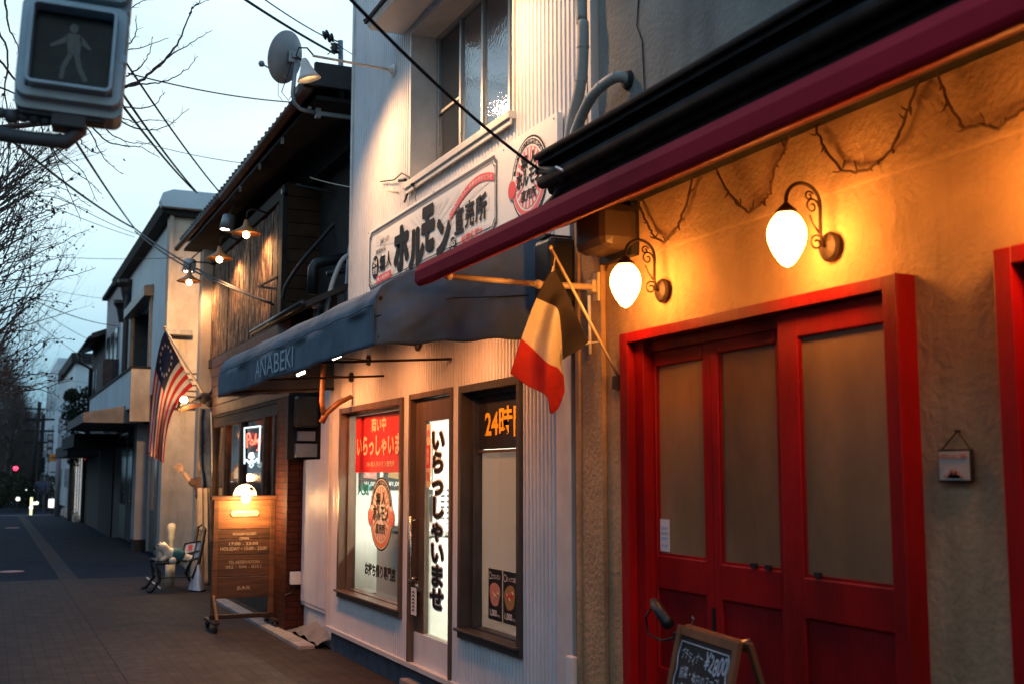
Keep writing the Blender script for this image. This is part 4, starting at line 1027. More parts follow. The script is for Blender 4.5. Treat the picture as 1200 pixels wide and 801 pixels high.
p = MB(); P_ = [BP(.03+.012*sin(k*1.3), .02+k*.031, .006) for k in range(31)]+[BP(.05+k*.1, .97, .006) for k in range(10)]+[BP(.97+.012*sin(k*1.5), .95-k*.031, .006) for k in range(31)]
p.tube(P_, .0028, 4); p.build('chalk_border', 'chalk', af)
p = MB(); c_ = TL+ax_*.12+Vector((0, 0, .01)); p.tube([c_, c_+Vector((0, 0, .015)), c_+Vector((0, -.012, .03)), c_+Vector((0, .0, .036))], .003, 5); p.tube([TR+dn*.0-nrm*.0+ax_*.004+Vector((0, 0, .005)), q1+ax_*.004+Vector((0, 0, .012)), q1+d2_*.09+ax_*.012], .006, 6); p.build('hook', 'steel', af)
# clip lamp
cl_ = thing('clip_lamp', tuple(TL), 'small black clip lamp bent over the left edge of the chalkboard', 'lamp')
h0 = FX(767, 706, 2.60); h1 = FX(783, 730, 2.56)
p = MB(); p.tube([h0, h0.lerp(h1, .15), h1], [.018, .024, .026], 14); p.ball(h0, .022, 10); p.build('head', 'black_metal', cl_, smooth=True)
g1 = FX(757, 722, 2.62); g2 = FX(760, 742, 2.64); g3 = FX(775, 750, 2.65); g4 = TL+Vector((0, 0, -.05))
p = MB(); p.tube([h0, g1, g2, g3, g4], .005, 6); p.build('gooseneck', 'black_metal', cl_, smooth=True)
p = MB(); p.box(g4.x-.02, g4.x+.02, g4.y-.015, g4.y+.025, g4.z-.03, g4.z+.02); p.build('clip', 'black_metal', cl_, bevel=.004)

# ================================================================ PEDESTRIAN SIGNAL (near, upper left)
ps = thing('pedestrian_signal', (.17, 3.7, 2.75), 'grey pedestrian signal head with unlit walking figure hanging at the upper left', 'pedestrian signal')
sgR = Matrix.Rotation(radians(2.5), 4, 'Y') @ Matrix.Rotation(radians(-6), 4, 'Z')
cS = FY(85, 61, 3.95)
def SP(x, y, z): return cS + (sgR @ Vector((x, y, z)))
def sbox(mb, x0, x1, y0, y1, z0, z1):
    mb.idx([SP(*p) for p in [(x0,y0,z0),(x1,y0,z0),(x1,y1,z0),(x0,y1,z0),(x0,y0,z1),(x1,y0,z1),(x1,y1,z1),(x0,y1,z1)]],
        [(0,3,2,1),(4,5,6,7),(0,1,5,4),(1,2,6,5),(2,3,7,6),(3,0,4,7)]); return mb
def rrect(hw, hh, r, n=6):
    P = []
    for cx_, cz_, a0 in ((hw-r, hh-r, 0), (-hw+r, hh-r, 90), (-hw+r, -hh+r, 180), (hw-r, -hh+r, 270)):
        for k in range(n+1): g = radians(a0+90*k/n); P.append((cx_+r*cos(g), cz_+r*sin(g)))
    return P
def rprism(mb, c, hw, hh, r, y0, y1):
    P = rrect(hw, hh, r); n = len(P); vs = [SP(c[0]+x, y0, c[1]+z) for x, z in P]+[SP(c[0]+x, y1, c[1]+z) for x, z in P]
    mb.idx(vs, [tuple(range(n)), tuple(range(n, 2*n))[::-1]]+[(i, (i+1) % n, n+(i+1) % n, n+i) for i in range(n)]); return mb
def rring(mb, c, hw, hh, r, t, y0, y1):
    P = rrect(hw, hh, r); Q = rrect(hw-t, hh-t, max(.004, r-t)); n = len(P)
    vs = [SP(c[0]+x, y, c[1]+z) for y in (y0, y1) for S in (P, Q) for x, z in S]
    f = []
    for i in range(n):
        j = (i+1) % n
        f += [(i, j, n+j, n+i), (2*n+i, 3*n+i, 3*n+j, 2*n+j), (i, 2*n+i, 2*n+j, j), (n+i, n+j, 3*n+j, 3*n+i)]
    mb.idx(vs, f); return mb
W2, H2 = .166, .172
for k, zc in enumerate((0, .365)):
    p = MB(); rprism(p, (0, zc-.01), W2+.003, H2+.02, .03, .03, .17); p.build('housing', 'signal_body', ps, bevel=.004)
    p = MB(); rring(p, (0, zc), W2, H2, .035, .032, -.012, .032); p.build('door_rim', 'signal_body', ps, bevel=.005)
    p = MB(); rring(p, (0, zc+.003), W2-.030, H2-.030, .024, .012, -.055, .03); p.build('visor', 'signal_body', ps, bevel=.003)
    p = MB(); rprism(p, (0, zc), W2-.044, H2-.044, .018, .012, .028); p.build('lens', 'signal_glass', ps)
    if k == 0:
        f_ = MB(); Y0 = .010
        def fig(poly): f_.face([SP(x, Y0, z) for x, z in poly])
        f_.face([SP(-.002+.014*cos(a), Y0, .085+.017*sin(a)) for a in [2*pi*i/14 for i in range(14)]])
        fig([(-.02, .066), (.018, .066), (.026, .05), (.022, -.005), (-.014, -.005), (-.024, .045)])
        fig([(-.02, .064), (-.03, .05), (-.075, .018), (-.068, .010), (-.018, .035)]); fig([(.018, .064), (.03, .055), (.058, .022), (.05, .016), (.02, .036)])
        fig([(-.014, -.003), (.004, -.003), (-.018, -.055), (-.022, -.095), (-.036, -.095), (-.032, -.05)]); fig([(.002, -.003), (.022, -.003), (.034, -.05), (.056, -.09), (.042, -.097), (.018, -.055)])
        f_.build('walking_figure', 'signal_figure', ps, fix=False)
p = MB(); sbox(p, W2, W2+.004, .0, .012, -.02, .01); sbox(p, W2-.02, W2+.006, -.014, .004, -.018, .012); sbox(p, W2-.02, W2+.006, -.014, .004, .35, .38); p.build('latch', 'signal_body', ps, bevel=.002)
p = MB(); sbox(p, -.05, .06, .04, .14, -.245, -.19); sbox(p, -.15, .12, .05, .13, -.215, -.195); p.build('bracket', 'signal_hood', ps, bevel=.006)
p = MB(); p.tube([SP(.03, .09, -.20), SP(.03, .09, -.25), SP(.0, .09, -.285), SP(-.10, .09, -.288), SP(-.45, .10, -.282), SP(-1.6, .14, -.26)], [.026, .026, .026, .024, .024, .024], 14); p.build('mounting_arm', 'signal_hood', ps, smooth=True)
p = MB(); p.tube([SP(-.6, .1, -.24), SP(-.25, .09, -.215), SP(-.12, .09, -.20)], .012, 8)
for k in range(7): c_ = SP(-.28+.035*k, .09, -.222+.004*(k % 3)); p.ball(c_, .02+.006*(k % 2), 8)
p.build('cable_clamp', 'signal_hood', ps, smooth=True)
# the post that carries it, left of the picture
pl = thing('signal_post', (-1.55, 3.85, 0), 'grey steel post carrying the near pedestrian signal', 'post')
MB().lathe([(.085, 0), (.08, .3), (.07, 4.2), (.0, 4.22)], (-1.55, 3.85, 0), n=20).build('pole', 'signal_hood', pl, smooth=True)
# ================================================================ OLD TIMBER BAR (second house)
oh = thing('timber_bar', (3, 15, 0), 'old dark timber bar with tiled eaves, weathered boards and a neon window', 'bar building')
SX = 3.05
# ground floor front
w = MB(); w.box(SX+.35, 7, 12.1, 17.9, 0, 3.3); w.box(SX, 3.5, 12.6, 17.6, 0, .72); w.build('inner_wall', 'dark_timber', oh)
lt = thing('x', (0,0,0), None, None); bpy.data.objects.remove(lt)
sh_ = MB(); sh_.box(SX-.04, SX+.3, 12.6, 17.6, 2.48, 3.4); o_ = sh_.build('fascia', 'dark_timber', oh)
st_ = MB()
for k in range(6): st_.box(SX-.052, SX-.04, 12.6, 17.6, 2.52+k*.145, 2.655+k*.145)
st_.build('shingle_band', 'fascia_wood', oh, bevel=.004)
# window frames
fm = MB()
for y in (12.78, 13.42, 13.98, 15.42, 16.55, 17.5): fm.box(SX-.03, SX+.08, y-.05, y+.05, .72, 2.48)
fm.box(SX-.028, SX+.078, 12.74, 17.5, 2.34, 2.475); fm.box(SX-.03, SX+.1, 12.73, 17.5, .66, .76); fm.box(SX-.02, SX+.06, 13.5, 15.4, 1.08, 1.13)
sf = fm.build('shop_front_frame', 'old_wood', oh, bevel=.005)
MB().box(SX+.02, SX+.026, 12.8, 17.45, .76, 2.34).build('pane', 'old_glass', sf)
for y, m_ in ((12.95, 'board_wood'), (13.75, 'board_wood'), (15.9, 'board_wood'), (16.9, 'board_wood'), (14.9, 'dark_timber')):
    MB().box(SX+.2, SX+.24, y-.1, y+.1, .7, 2.4).build('inner_post', m_, oh)
MB().box(3.36, 3.39, 12.7, 17.5, .5, 2.4).build('back_wall', 'aframe_wood', oh)
point('bar_light', (3.22, 13.4, 2.2), 5, (1, .5, .2), .08, oh); point('bar_light', (3.22, 16.3, 2.2), 5, (1, .5, .2), .08, oh)
# brick pilaster
bp = MB(); bp.box(2.88, 3.55, 12.05, 12.62, 0, 2.48); bp.build('brick_pillar', 'red_brick', oh)
bf = MB(); bf.box(2.874, 2.88, 12.052, 12.618, 0, 2.478); bf.build('brick_facing', 'red_brick_front', oh)
# door slab at the side of the pillar, dark recess behind boxes
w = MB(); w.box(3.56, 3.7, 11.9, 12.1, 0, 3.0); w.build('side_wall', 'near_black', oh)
# upper floor
UF = MB(); UF.box(3.1, 6.0, 13.3, 18.35, 3.42, 5.13); UF.build('upper_floor', 'board_siding', oh)
pk = MB(); n = 34
for k in range(n):
    y = 13.52+(18.25-13.52)*k/n; wd = (18.25-13.52)/n
    pk.box(3.075+random.uniform(-.006, .006), 3.1, y+.004, y+wd-.004, 3.44+random.uniform(-.02, .02), 4.92+random.uniform(-.02, .02))
m, nt, b_, L = mat_nodes('peeling_boards')
tc_ = nt.nodes.new('ShaderNodeTexCoord'); mp_ = nt.nodes.new('ShaderNodeMapping'); mp_.inputs['Scale'].default_value = (1, 7, 1.5); n1 = nt.nodes.new('ShaderNodeTexNoise'); n1.inputs['Scale'].default_value = 2.4; n1.inputs['Detail'].default_value = 10; n1.inputs['Roughness'].default_value = .72
L(tc_.outputs['Object'], mp_.inputs[0]); L(mp_.outputs[0], n1.inputs['Vector']); rp = nt.nodes.new('ShaderNodeValToRGB'); L(n1.outputs['Fac'], rp.inputs[0])
rp.color_ramp.elements[0].position = .42; rp.color_ramp.elements[0].color = (.022, .013, .008, 1); rp.color_ramp.elements[1].position = .60; rp.color_ramp.elements[1].color = (.42, .25, .15, 1)
e_ = rp.color_ramp.elements.new(.52); e_.color = (.085, .045, .025, 1); L(rp.outputs[0], b_.inputs['Base Color']); b_.inputs['Roughness'].default_value = .85
bu = nt.nodes.new('ShaderNodeBump'); bu.inputs['Strength'].default_value = .7; bu.inputs['Distance'].default_value = .02; L(n1.outputs['Fac'], bu.inputs['Height']); L(bu.outputs[0], b_.inputs['Normal'])
pk.build('weathered_boards', 'peeling_boards', oh)
tr_ = MB(); tr_.box(3.05, 3.10, 13.3, 18.3, 4.95, 5.10); tr_.box(3.04, 3.1, 13.30, 13.50, 3.42, 5.0); tr_.box(3.06, 3.1, 13.3, 18.3, 3.30, 3.44); tr_.build('timber_trim', 'dark_timber', oh, bevel=.004)
wd_ = MB()
for k in range(8): wd_.box(3.045, 3.05, 13.32+.01*k, 13.44, 3.5+.2*k, 3.66+.2*k)
wd_.build('shingle_edge', 'white_trim', oh)
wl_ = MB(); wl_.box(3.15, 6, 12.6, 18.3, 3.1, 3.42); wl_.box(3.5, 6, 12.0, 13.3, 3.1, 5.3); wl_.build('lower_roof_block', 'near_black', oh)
# lower lean-to roof edge, with gutter (between bar and awning)
lr = MB(); lr.prism([(2.72, 3.32), (3.4, 3.66), (3.4, 3.60), (2.72, 3.26)], 'y', 10.9, 13.28); lr.build('lean_to_roof', 'roof_tile', oh)
lr = MB(); lr.tube([(2.70, 10.85, 3.30), (2.70, 13.25, 3.28)], .035, 10); lr.build('lean_to_gutter', 'black_metal', oh, smooth=True)
# main roof
rf = MB(); EX = 2.80; ey0, ey1, ez0, ez1 = 10.9, 19.7, 5.46, 5.50
rf.idx([(EX-.04, ey0, ez0+.10), (EX-.04, ey1, ez1+.10), (6.2, ey1, 6.9), (6.2, ey0, 6.9), (EX-.04, ey0, ez0+.04), (EX-.04, ey1, ez1+.04), (6.2, ey1, 6.84), (6.2, ey0, 6.84)], [(0, 1, 2, 3), (7, 6, 5, 4), (0, 4, 5, 1), (1, 5, 6, 2), (2, 6, 7, 3), (3, 7, 4, 0)])
ro = rf.build('roof', 'roof_tile', oh)
tl = MB(); nt_i = 44
for k in range(nt_i):
    y = ey0+(ey1-ey0)*(k+.5)/nt_i
    yj = y+random.uniform(-.02, .02); tl.tube([(EX-.05, yj, ez0+.105+random.uniform(-.006, .006)), (EX+.5, y, ez0+.30), (EX+1.6, y, ez0+.77)], [.05, .05, .05], 8)
tl.build('tiles', 'roof_tile', ro)
sf_ = MB(); sf_.box(EX+.02, 3.6, ey0+.05, ey1-.05, 5.40, 5.44); sf_.build('soffit', 'near_black', ro)
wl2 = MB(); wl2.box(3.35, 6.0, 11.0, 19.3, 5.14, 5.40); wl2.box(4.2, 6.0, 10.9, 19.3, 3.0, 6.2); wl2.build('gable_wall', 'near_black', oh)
gt = MB(); gt.tube([(EX-.09, ey0, ez0+.02), (EX-.09, 15.5, ez0-.06)], .052, 12); gt.build('gutter', 'fascia_wood', ro, smooth=True)
gt = MB(); gt.tube([(EX-.09, 15.5, ez0-.06), (EX-.09, 19.7, ez0-.02)], .045, 12); gt.build('far_gutter', 'fascia_wood', ro, smooth=True)
for y in (11.2, 12.4, 13.6, 14.8): MB().box(EX+.0, EX+.03, y, y+.025, 5.33, 5.398).build('gutter_bracket', 'white_trim', ro)
mc = MB(); mc.box(EX-.14, EX-.02, 10.85, 11.3, 5.50, 5.58); mc.box(EX-.03, 3.6, 10.84, 10.9, 5.5, 5.75); mc.build('gable_cap', 'roof_tile', ro, bevel=.01)
# white corner column past the boards
co = MB(); co.box(2.93, 3.17, 18.32, 18.6, 0, 5.2); co.build('corner_column', 'building_cream', oh, bevel=.01)
# utility cabinets on the side wall by the white panel
ub = thing('utility_cabinet', (3.3, 12.3, 1.8), 'dark utility cabinets and meter stacked above the brick pillar return', 'cabinet')
p = MB(); ux0, ux1 = FY(339, 500, 11.9).x, FY(376, 500, 11.9).x+.1; p.box(ux0, ux1, 11.97, 12.045, 1.80, 2.48); p.build('backboard', 'near_black', ub)
p = MB(); p.box(ux0+.05, ux0+.30, 11.84, 11.97, 2.14, 2.47); p.build('meter', 'brown_case', ub, bevel=.03)
p = MB(); p.box(ux0+.10, ux0+.28, 11.90, 11.97, 2.0, 2.10); p.build('label_plate', 'building_grey', ub)
p = MB(); p.box(ux0+.07, ux0+.30, 11.88, 11.97, 1.83, 1.97); p.build('breaker_box', 'galv', ub, bevel=.006)
# socket on the white side panel
sk = thing('wall_socket', (3.02, 12.0, .7), 'small white outdoor socket on the brick pillar edge', 'socket')
k_ = FY(345, 677, 12.03); MB().box(k_.x-.05, k_.x+.06, 11.97, 12.045, k_.z-.06, k_.z+.07).build('case', 'white_panel', sk, bevel=.008)
MB().tube([(k_.x, 12.0, k_.z-.06), (k_.x-.03, 12.0, k_.z-.14), (k_.x-.10, 12.02, k_.z-.17)], .005, 5).build('lead', 'cable', sk)
# threshold stones
ts = MB()
for k, (y0, y1) in enumerate(((10.9, 12.0), (12.03, 13.2), (13.23, 14.4), (14.43, 15.6))): ts.box(2.74+.0*k, 2.90, y0, y1, -.02, .035)
tag(ts.build('threshold_stone', 'stone', bevel=.008), 'row of pale threshold stones along the foot of the timber bar', 'threshold')
rk = MB()
def rock(u, v):
    y = 10.85+1.2*v; x = 2.90+.45*u
    return (x, y, .02+.16*sin(pi*min(1, u*.9+.08))*sin(pi*min(1, v*.85+.12))+.015*sin(y*17+x*23))
rk.grid(rock, 14, 18); tag(rk.build('mortar_ramp', 'concrete', smooth=True), 'rough lumpy mortar ramp under the white side panel', 'ramp')
# fancy column and box by pillar, neon sign
ne = thing('neon_sign', (3.0, 14.8, 1.75), 'lit neon sign with white outline and red script in the bar window', 'neon sign')
NY = 13.9
nx = lambda px, py: FX(px, py, 3.018)
def neon(px, mat, name, r=.012, closed=False):
    P = [nx(*q) for q in px]
    if closed: P.append(P[0])
    MB().tube(P, r, 8).build(name, mat, ne, smooth=True)
neon([(286.5, 543), (286.5, 501), (305, 498.5), (303, 542)], 'neon_white', 'outline_tube', .011)
neon([(286.5, 541), (289, 538), (292, 542), (295, 537), (298, 541), (301, 537), (303, 541)], 'neon_white', 'scroll_tube', .012)
neon([(292.5, 545), (294.5, 541), (297, 544), (294.5, 547), (292.5, 545)], 'neon_white', 'scroll_tube', .010)
neon([(292, 535), (293, 531), (296, 530.5), (297, 535), (292, 535)], 'neon_white', 'scroll_tube', .016)
neon([(289.5, 524), (289.5, 508), (292, 507), (294, 512), (291, 515)], 'neon_red', 'script_tube', .010)
neon([(294.5, 520), (293, 518), (295, 514.5), (297, 517), (295.5, 520.5), (298, 519), (300, 508), (298.5, 520), (300.5, 515), (302, 518)], 'neon_red', 'script_tube', .009)
neon([(302, 514), (302.5, 519), (303.8, 513), (303.2, 525), (301, 527)], 'neon_red', 'script_tube', .009)
bb = MB(); 
q = [nx(287, 502), nx(304.5, 499.5), nx(302.5, 540), nx(287, 541)]
bb.idx([v+Vector((.03, 0, 0)) for v in q], [(0, 1, 2, 3)]); bb.build('backing', 'poster_black', ne, fix=False)
# small warm thing inside right pane
wb = thing('bar_lamp', (3.2, 13.2, 1.3), 'small orange lit lamp inside the right pane of the bar window', 'lamp')
p = MB(); p.lathe([(.05, 0), (.09, .05), (.10, .12), (.05, .2), (.0, .21)], (3.16, 13.25, 1.30), n=16); p.build('shade', 'warm_room', wb, smooth=True)
p = MB(); p.lathe([(.06, 0), (.05, .02), (.015, .03), (.015, .12)], (3.16, 13.25, 1.18), n=14); p.build('base', 'iron', wb, smooth=True)
wb = thing('bar_lamp', (3.2, 15.6, 1.3), 'small bluish white lit lamp inside the middle pane of the bar window', 'lamp')
c_ = FX(278, 560, 3.14)
p = MB(); p.lathe([(.05, 0), (.045, .10), (.025, .14), (.0, .16)], c_, n=16); p.build('shade', 'far_white', wb, smooth=True)
p = MB(); p.lathe([(.10, 0), (.08, .015), (.0, .02)], c_+Vector((0, 0, -.05)), n=16); p.build('base', 'print_white', wb, smooth=True)
# goosenecks on the boards
def goose(y, z, x, label, on=True, mat='shade_orange', e=26):
    a = thing('gooseneck_lamp', (3.08, y, z), label, 'gooseneck lamp', 'gooseneck lamps above the timber bar')
    p = MB(); p.tube([(3.07, y, z+.28), (2.95, y, z+.31), (x+.06, y, z+.31), (x+.01, y, z+.28), (x, y, z+.16)], .012, 8); p.build('neck', 'iron', a, smooth=True)
    p = MB(); p.lathe([(.025, .17), (.04, .10), (.07, .07), (.19, .0), (.188, -.008), (.06, .055), (.0, .06)], (x, y, z), n=24, caps=False); p.build('shade', mat, a, smooth=True)
    p = MB(); p.ball((x, y, z-.02), .045, 12); p.build('bulb', 'bulb_glow' if on else 'shade_white', a, smooth=True)
    if on: spot('gooseneck_light', (x, y, z-.08), (x+.9, y, 2.6), e*3.2, (1, .52, .22), 160, .6, .05, a)
    return a
goose(14.25, 4.66, 2.80, 'enamel gooseneck lamp lit above the weathered boards, nearest of the row', e=24)
goose(16.1, 4.66, 2.80, 'enamel gooseneck lamp lit above the weathered boards, middle of the row', e=26)
goose(18.0, 4.62, 2.68, 'enamel gooseneck lamp lit beside the white corner column, farthest of the row', e=34)
fl_ = thing('flood_lamp', (2.75, 15.0, 5.1), 'grey drum lamp hanging under the eave above the gooseneck lamps', 'lamp')
c_ = FX(267, 262, 2.80)
p = MB(); p.lathe([(.06, .12), (.09, .10), (.10, -.10), (.095, -.10), (.0, -.06)], c_, (.2, 0, 1), n=20, caps=False); p.build('drum', 'galv', fl_, smooth=True)
p = MB(); p.lathe([(.085, 0), (.0, .001)], c_+Vector((-.01, 0, -.085)), n=18); p.build('lens', 'led_glow', fl_)
p = MB(); p.tube([c_+Vector((0, 0, .1)), c_+Vector((.1, 0, .3))], .012, 6); p.build('stem', 'iron', fl_)
FLD = fl_ = thing('flood_lamp', (2.7, 17.9, 4.7), 'small white drum lamp above the farthest gooseneck lamp', 'lamp')
c_ = FX(222, 312, 2.85)
p = MB(); p.lathe([(.07, .12), (.10, .10), (.11, -.10), (.10, -.10), (.0, -.06)], c_, (.1, 0, 1), n=20, caps=False); p.build('drum', 'white_panel', fl_, smooth=True)
p = MB(); p.lathe([(.09, 0), (.0, .001)], c_+Vector((0, 0, -.09)), n=18); p.build('lens', 'led_glow', fl_)
p = MB(); p.tube([c_+Vector((0, 0, .1)), c_+Vector((.2, 0, .3))], .012, 6); p.build('stem', 'iron', fl_)
spot('flood_light', c_+Vector((-.02, .05, -.14)), (3.3, 22.4, 3.9), 1000, (1, .56, .24), 90, 1.0, .05, fl_)
# pipes / ducts between bar and shop
pipe([(3.1, 12.9, 5.0), (3.02, 12.6, 4.7), (3.0, 12.2, 4.35), (2.98, 12.9, 3.95), (3.0, 13.1, 3.75)][:1]+[FY(412, 235, 12.6), FY(385, 270, 12.7), FY(355, 305, 12.8), FY(335, 335, 12.9), FY(331, 350, 12.9)], .022, 'cable', 'thick black cable bundle sweeping down the dark side wall of the timber bar', None, 'cable_bundle', False)
pipe([FY(417, 270, 11.4), FY(410, 288, 11.4), FY(406, 330, 11.4), FY(405, 360, 11.4)], .016, 'conduit_white', 'thin white conduit dropping behind the blue awning, nearer the shop wall', 'white conduits behind the blue awning', 'conduit', False)
pipe([FY(420, 296, 11.2), FY(403, 303, 11.2), FY(392, 325, 11.2), FY(385, 350, 11.2), FY(381, 372, 11.2)], .024, 'conduit_white', 'curved thick white conduit dropping behind the blue awning', 'white conduits behind the blue awning', 'conduit', False)
ac = thing('duct', (3.0, 11.6, 3.5), 'black elbow duct on brackets beside the shop corner', 'duct')
a_, b2, c2, d2_ = FY(420, 300, 11.6), FY(378, 307, 11.6), FY(367, 314, 11.6), FY(366, 345, 11.6)
p = MB(); p.tube([a_, b2, b2.lerp(c2, .5)+Vector((-.02, 0, .01)), c2, d2_], .055, 14); p.tube([a_+Vector((0, 0, -.13)), b2+Vector((.05, 0, -.13))], .03, 10); p.build('tube', 'black_metal', ac, smooth=True)
p = MB(); e2 = FY(371, 357, 11.6); p.ball(e2, .06, 12); p.tube([e2, e2+Vector((0, 0, -.2))], .035, 10); p.build('cap', 'galv', ac, smooth=True)
p = MB(); e3, e4 = FY(395, 345, 11.9), FY(419, 362, 11.9); p.box(e3.x, e4.x+.3, 11.9, 12.3, e4.z, e3.z); tag(p.build('vent_box', 'white_trim'), 'pale box vent tucked between the dark duct and the shop wall', 'vent')
bracket = thing('pipe_bracket', (3.0, 13.2, 3.9), 'black iron strut bracket on the weathered board wall', 'bracket')
p = MB(); p.beam(FX(303, 336, 2.95), FX(326, 339, 3.06), .03, .03); p.beam(FX(306, 335, 2.95), FX(330, 322, 3.06), .02, .02); p.build('strut', 'iron', bracket)
# satellite dish on the eave
dh = thing('satellite_dish', (2.62, 11.2, 5.4), 'grey satellite dish on a bent mast at the tiled eave, seen from behind', 'satellite dish')
c_ = FY(338, 68, 11.2); nr = Vector((-.62, .70, .30)).normalized()
p = MB(); prf = [(0, 0), (.07, .004), (.14, .018), (.20, .038), (.26, .066), (.27, .070), (.27, .077), (.20, .048), (.14, .026), (0, .008)]
p.lathe(prf, c_-nr*.03, nr, n=36, caps=False); p.build('reflector', 'dish_grey', dh, smooth=True)
b0 = c_-nr*.05
p = MB(); p.box(b0.x-.05, b0.x+.05, b0.y-.07, b0.y+.01, b0.z-.06, b0.z+.06); p.box(b0.x-.02, b0.x+.07, b0.y-.10, b0.y-.03, b0.z-.02, b0.z+.04); p.build('mount', 'galv', dh, bevel=.006)
m0 = Vector((b0.x+.03, b0.y-.06, b0.z)); 
p = MB(); p.tube([m0+Vector((0, 0, .03)), FY(343, 110, 11.14), FY(345, 121, 11.14), FY(352, 128, 11.14), FY(372, 133, 11.14)], .022, 10); p.build('mast', 'galv', dh, smooth=True)
p = MB(); q = c_+nr*.35+Vector((0, 0, -.12)); p.tube([c_+Vector((0, 0, -.22)), q], .01, 6); p.ball(q, .035, 8); p.build('feed_arm', 'galv', dh, smooth=True)
p = MB(); p.tube([b0, b0+Vector((-.03, -.03, -.12)), FY(330, 108, 11.14), FY(338, 118, 11.14), FY(344, 108, 11.14)], .005, 5); p.tube([FY(326, 93, 11.2), FY(326, 112, 11.2), FY(331, 118, 11.2)], .003, 4); p.build('lead', 'cable', dh, smooth=True)
p = MB(); e = FY(372, 133, 11.14); p.box(e.x-.02, e.x+.03, e.y-.03, e.y+.03, e.z-.05, e.z+.05); p.box(e.x, 3.3, e.y-.02, e.y+.02, e.z-.02, e.z+.02); p.build('bracket', 'galv', dh)
sm = thing('service_mast', (3.15, 11.2, 5.4), 'dark service mast with insulators rising from the tiled roof edge', 'mast')
p = MB(); p.tube([FY(400, 122, 11.2), FY(399, 48, 11.2)], .028, 8); p.build('pole', 'galv', sm, smooth=True)
p = MB(); a_ = FY(392, 62, 11.15); p.lathe([(.02, 0), (.045, .01), (.03, .03), (.05, .05), (.03, .07), (.045, .09), (.0, .1)], a_, n=12); p.lathe([(.02, 0), (.05, .01), (.03, .03), (.05, .05), (.0, .06)], FY(379, 42, 11.15), (1, 0, .5), n=12); p.lathe([(.02, 0), (.05, .01), (.03, .03), (.05, .05), (.0, .06)], FY(384, 45, 11.15), (1, 0, .3), n=12); p.build('insulator', 'black_metal', sm, smooth=True)
p = MB(); p.tube([FY(379, 42, 11.15), FY(398, 50, 11.2)], .008, 5); p.tube([FY(386, 45, 11.15), FY(391, 58, 11.2), FY(384, 64, 11.2)], .006, 5); p.tube([FY(392, 62, 11.15), FY(399, 62, 11.2)], .012, 5); p.tube([FY(399, 70, 11.2), FY(396, 90, 11.2), FY(403, 112, 11.2)], .014, 6); p.build('jumper', 'cable', sm, smooth=True)

# ================================================================ STREET ITEMS BY THE BAR
# rolling menu sign facing the camera
sgb = thing('rolling_sign_board', (2.55, 12.6, 0), 'wooden sign board on castors with a lit dome lamp on top', 'sign board')
x0, x1 = FY(247, 700, 12.6).x, FY(320, 700, 12.6).x; zt = FY(283, 585, 12.6).z; YB = 12.6
zb = FY(283, 700, 12.6).z
p = MB(); p.box(x0, x0+.055, YB-.03, YB+.03, .16, zt); p.box(x1-.055, x1, YB-.03, YB+.03, .16, zt); p.build('post', 'board_wood', sgb, bevel=.004)
p = MB(); p.box(x0-.035, x1+.035, YB-.05, YB+.05, zt, zt+.045); p.build('top_rail', 'board_wood', sgb, bevel=.008)
n = 5
pz = [zb, zb+(zt-zb)*.22, zb+(zt-zb)*.44, zb+(zt-zb)*.60, zb+(zt-zb)*.70, zt]
for k in range(5): MB().box(x0+.056, x1-.056, YB-.010+.003*(k % 2), YB+.012, pz[k]+.003, pz[k+1]-.003).build('plank', 'plank_lit' if k == 4 else 'plank_shaded', sgb, bevel=.004)
hw = (x0+x1)/2; bw = (x1-x0)
p = MB(); P = [(hw-bw*.20, zt-.175), (hw+bw*.20, zt-.175), (hw+bw*.23, zt-.145), (hw+bw*.20, zt-.115), (hw-bw*.20, zt-.115), (hw-bw*.23, zt-.145)]; p.prism(P, 'y', YB-.024, YB-.018)
pm('plate_cream', (.66, .48, .22), .5, var=.08); p.build('name_plate', 'plate_cream', sgb, bevel=.002)
lettering(sgb, 'iron', [('ANABEKI', facebox(YB-.026, hw-bw*.14, hw+bw*.14, zt-.158, zt-.132))])
pm('sign_letter', (.55, .40, .28), .7, var=.25, scale=30)
yl = lambda py: FY(283, py, YB).z
lettering(sgb, 'sign_letter', [('MONDAY CLOSED', facebox(YB-.018, hw-.12, hw+.13, yl(626.5), yl(623.5))), ('OPEN', facebox(YB-.018, hw-.05, hw+.05, yl(632), yl(628.5)), dict(bold=.01)), ('17:00 - 23:00', facebox(YB-.018, hw-.16, hw+.15, yl(638), yl(634.5)), dict(bold=.01)),
    ('HOLIDAY • 15:00 - 23:00', facebox(YB-.018, hw-.25, hw+.25, yl(644), yl(640)), dict(bold=.01)), ('TEL.RESERVATION', facebox(YB-.018, hw-.16, hw+.17, yl(659.5), yl(656))), ('052 - 504 - 0351', facebox(YB-.018, hw-.19, hw+.19, yl(665), yl(661.5))), ('BAR', facebox(YB-.016, hw-.06, hw+.08, yl(690), yl(686)))])
p = MB(); p.box(x0-.01, x1+.01, YB-.03, YB+.03, .115, .16); p.box(x0-.02, x0+.05, YB-.28, YB+.28, .085, .115); p.box(x1-.05, x1+.02, YB-.28, YB+.28, .085, .115); p.build('base', 'iron', sgb, bevel=.004)
p = MB(); p.beam((x0+.03, YB-.22, .12), (x0+.02, YB-.03, .36), .03, .03); p.build('brace', 'board_wood', sgb, bevel=.003); p = MB(); p.beam((x1-.03, YB+.22, .12), (x1-.02, YB+.03, .36), .03, .03); p.build('brace', 'board_wood', sgb, bevel=.003)
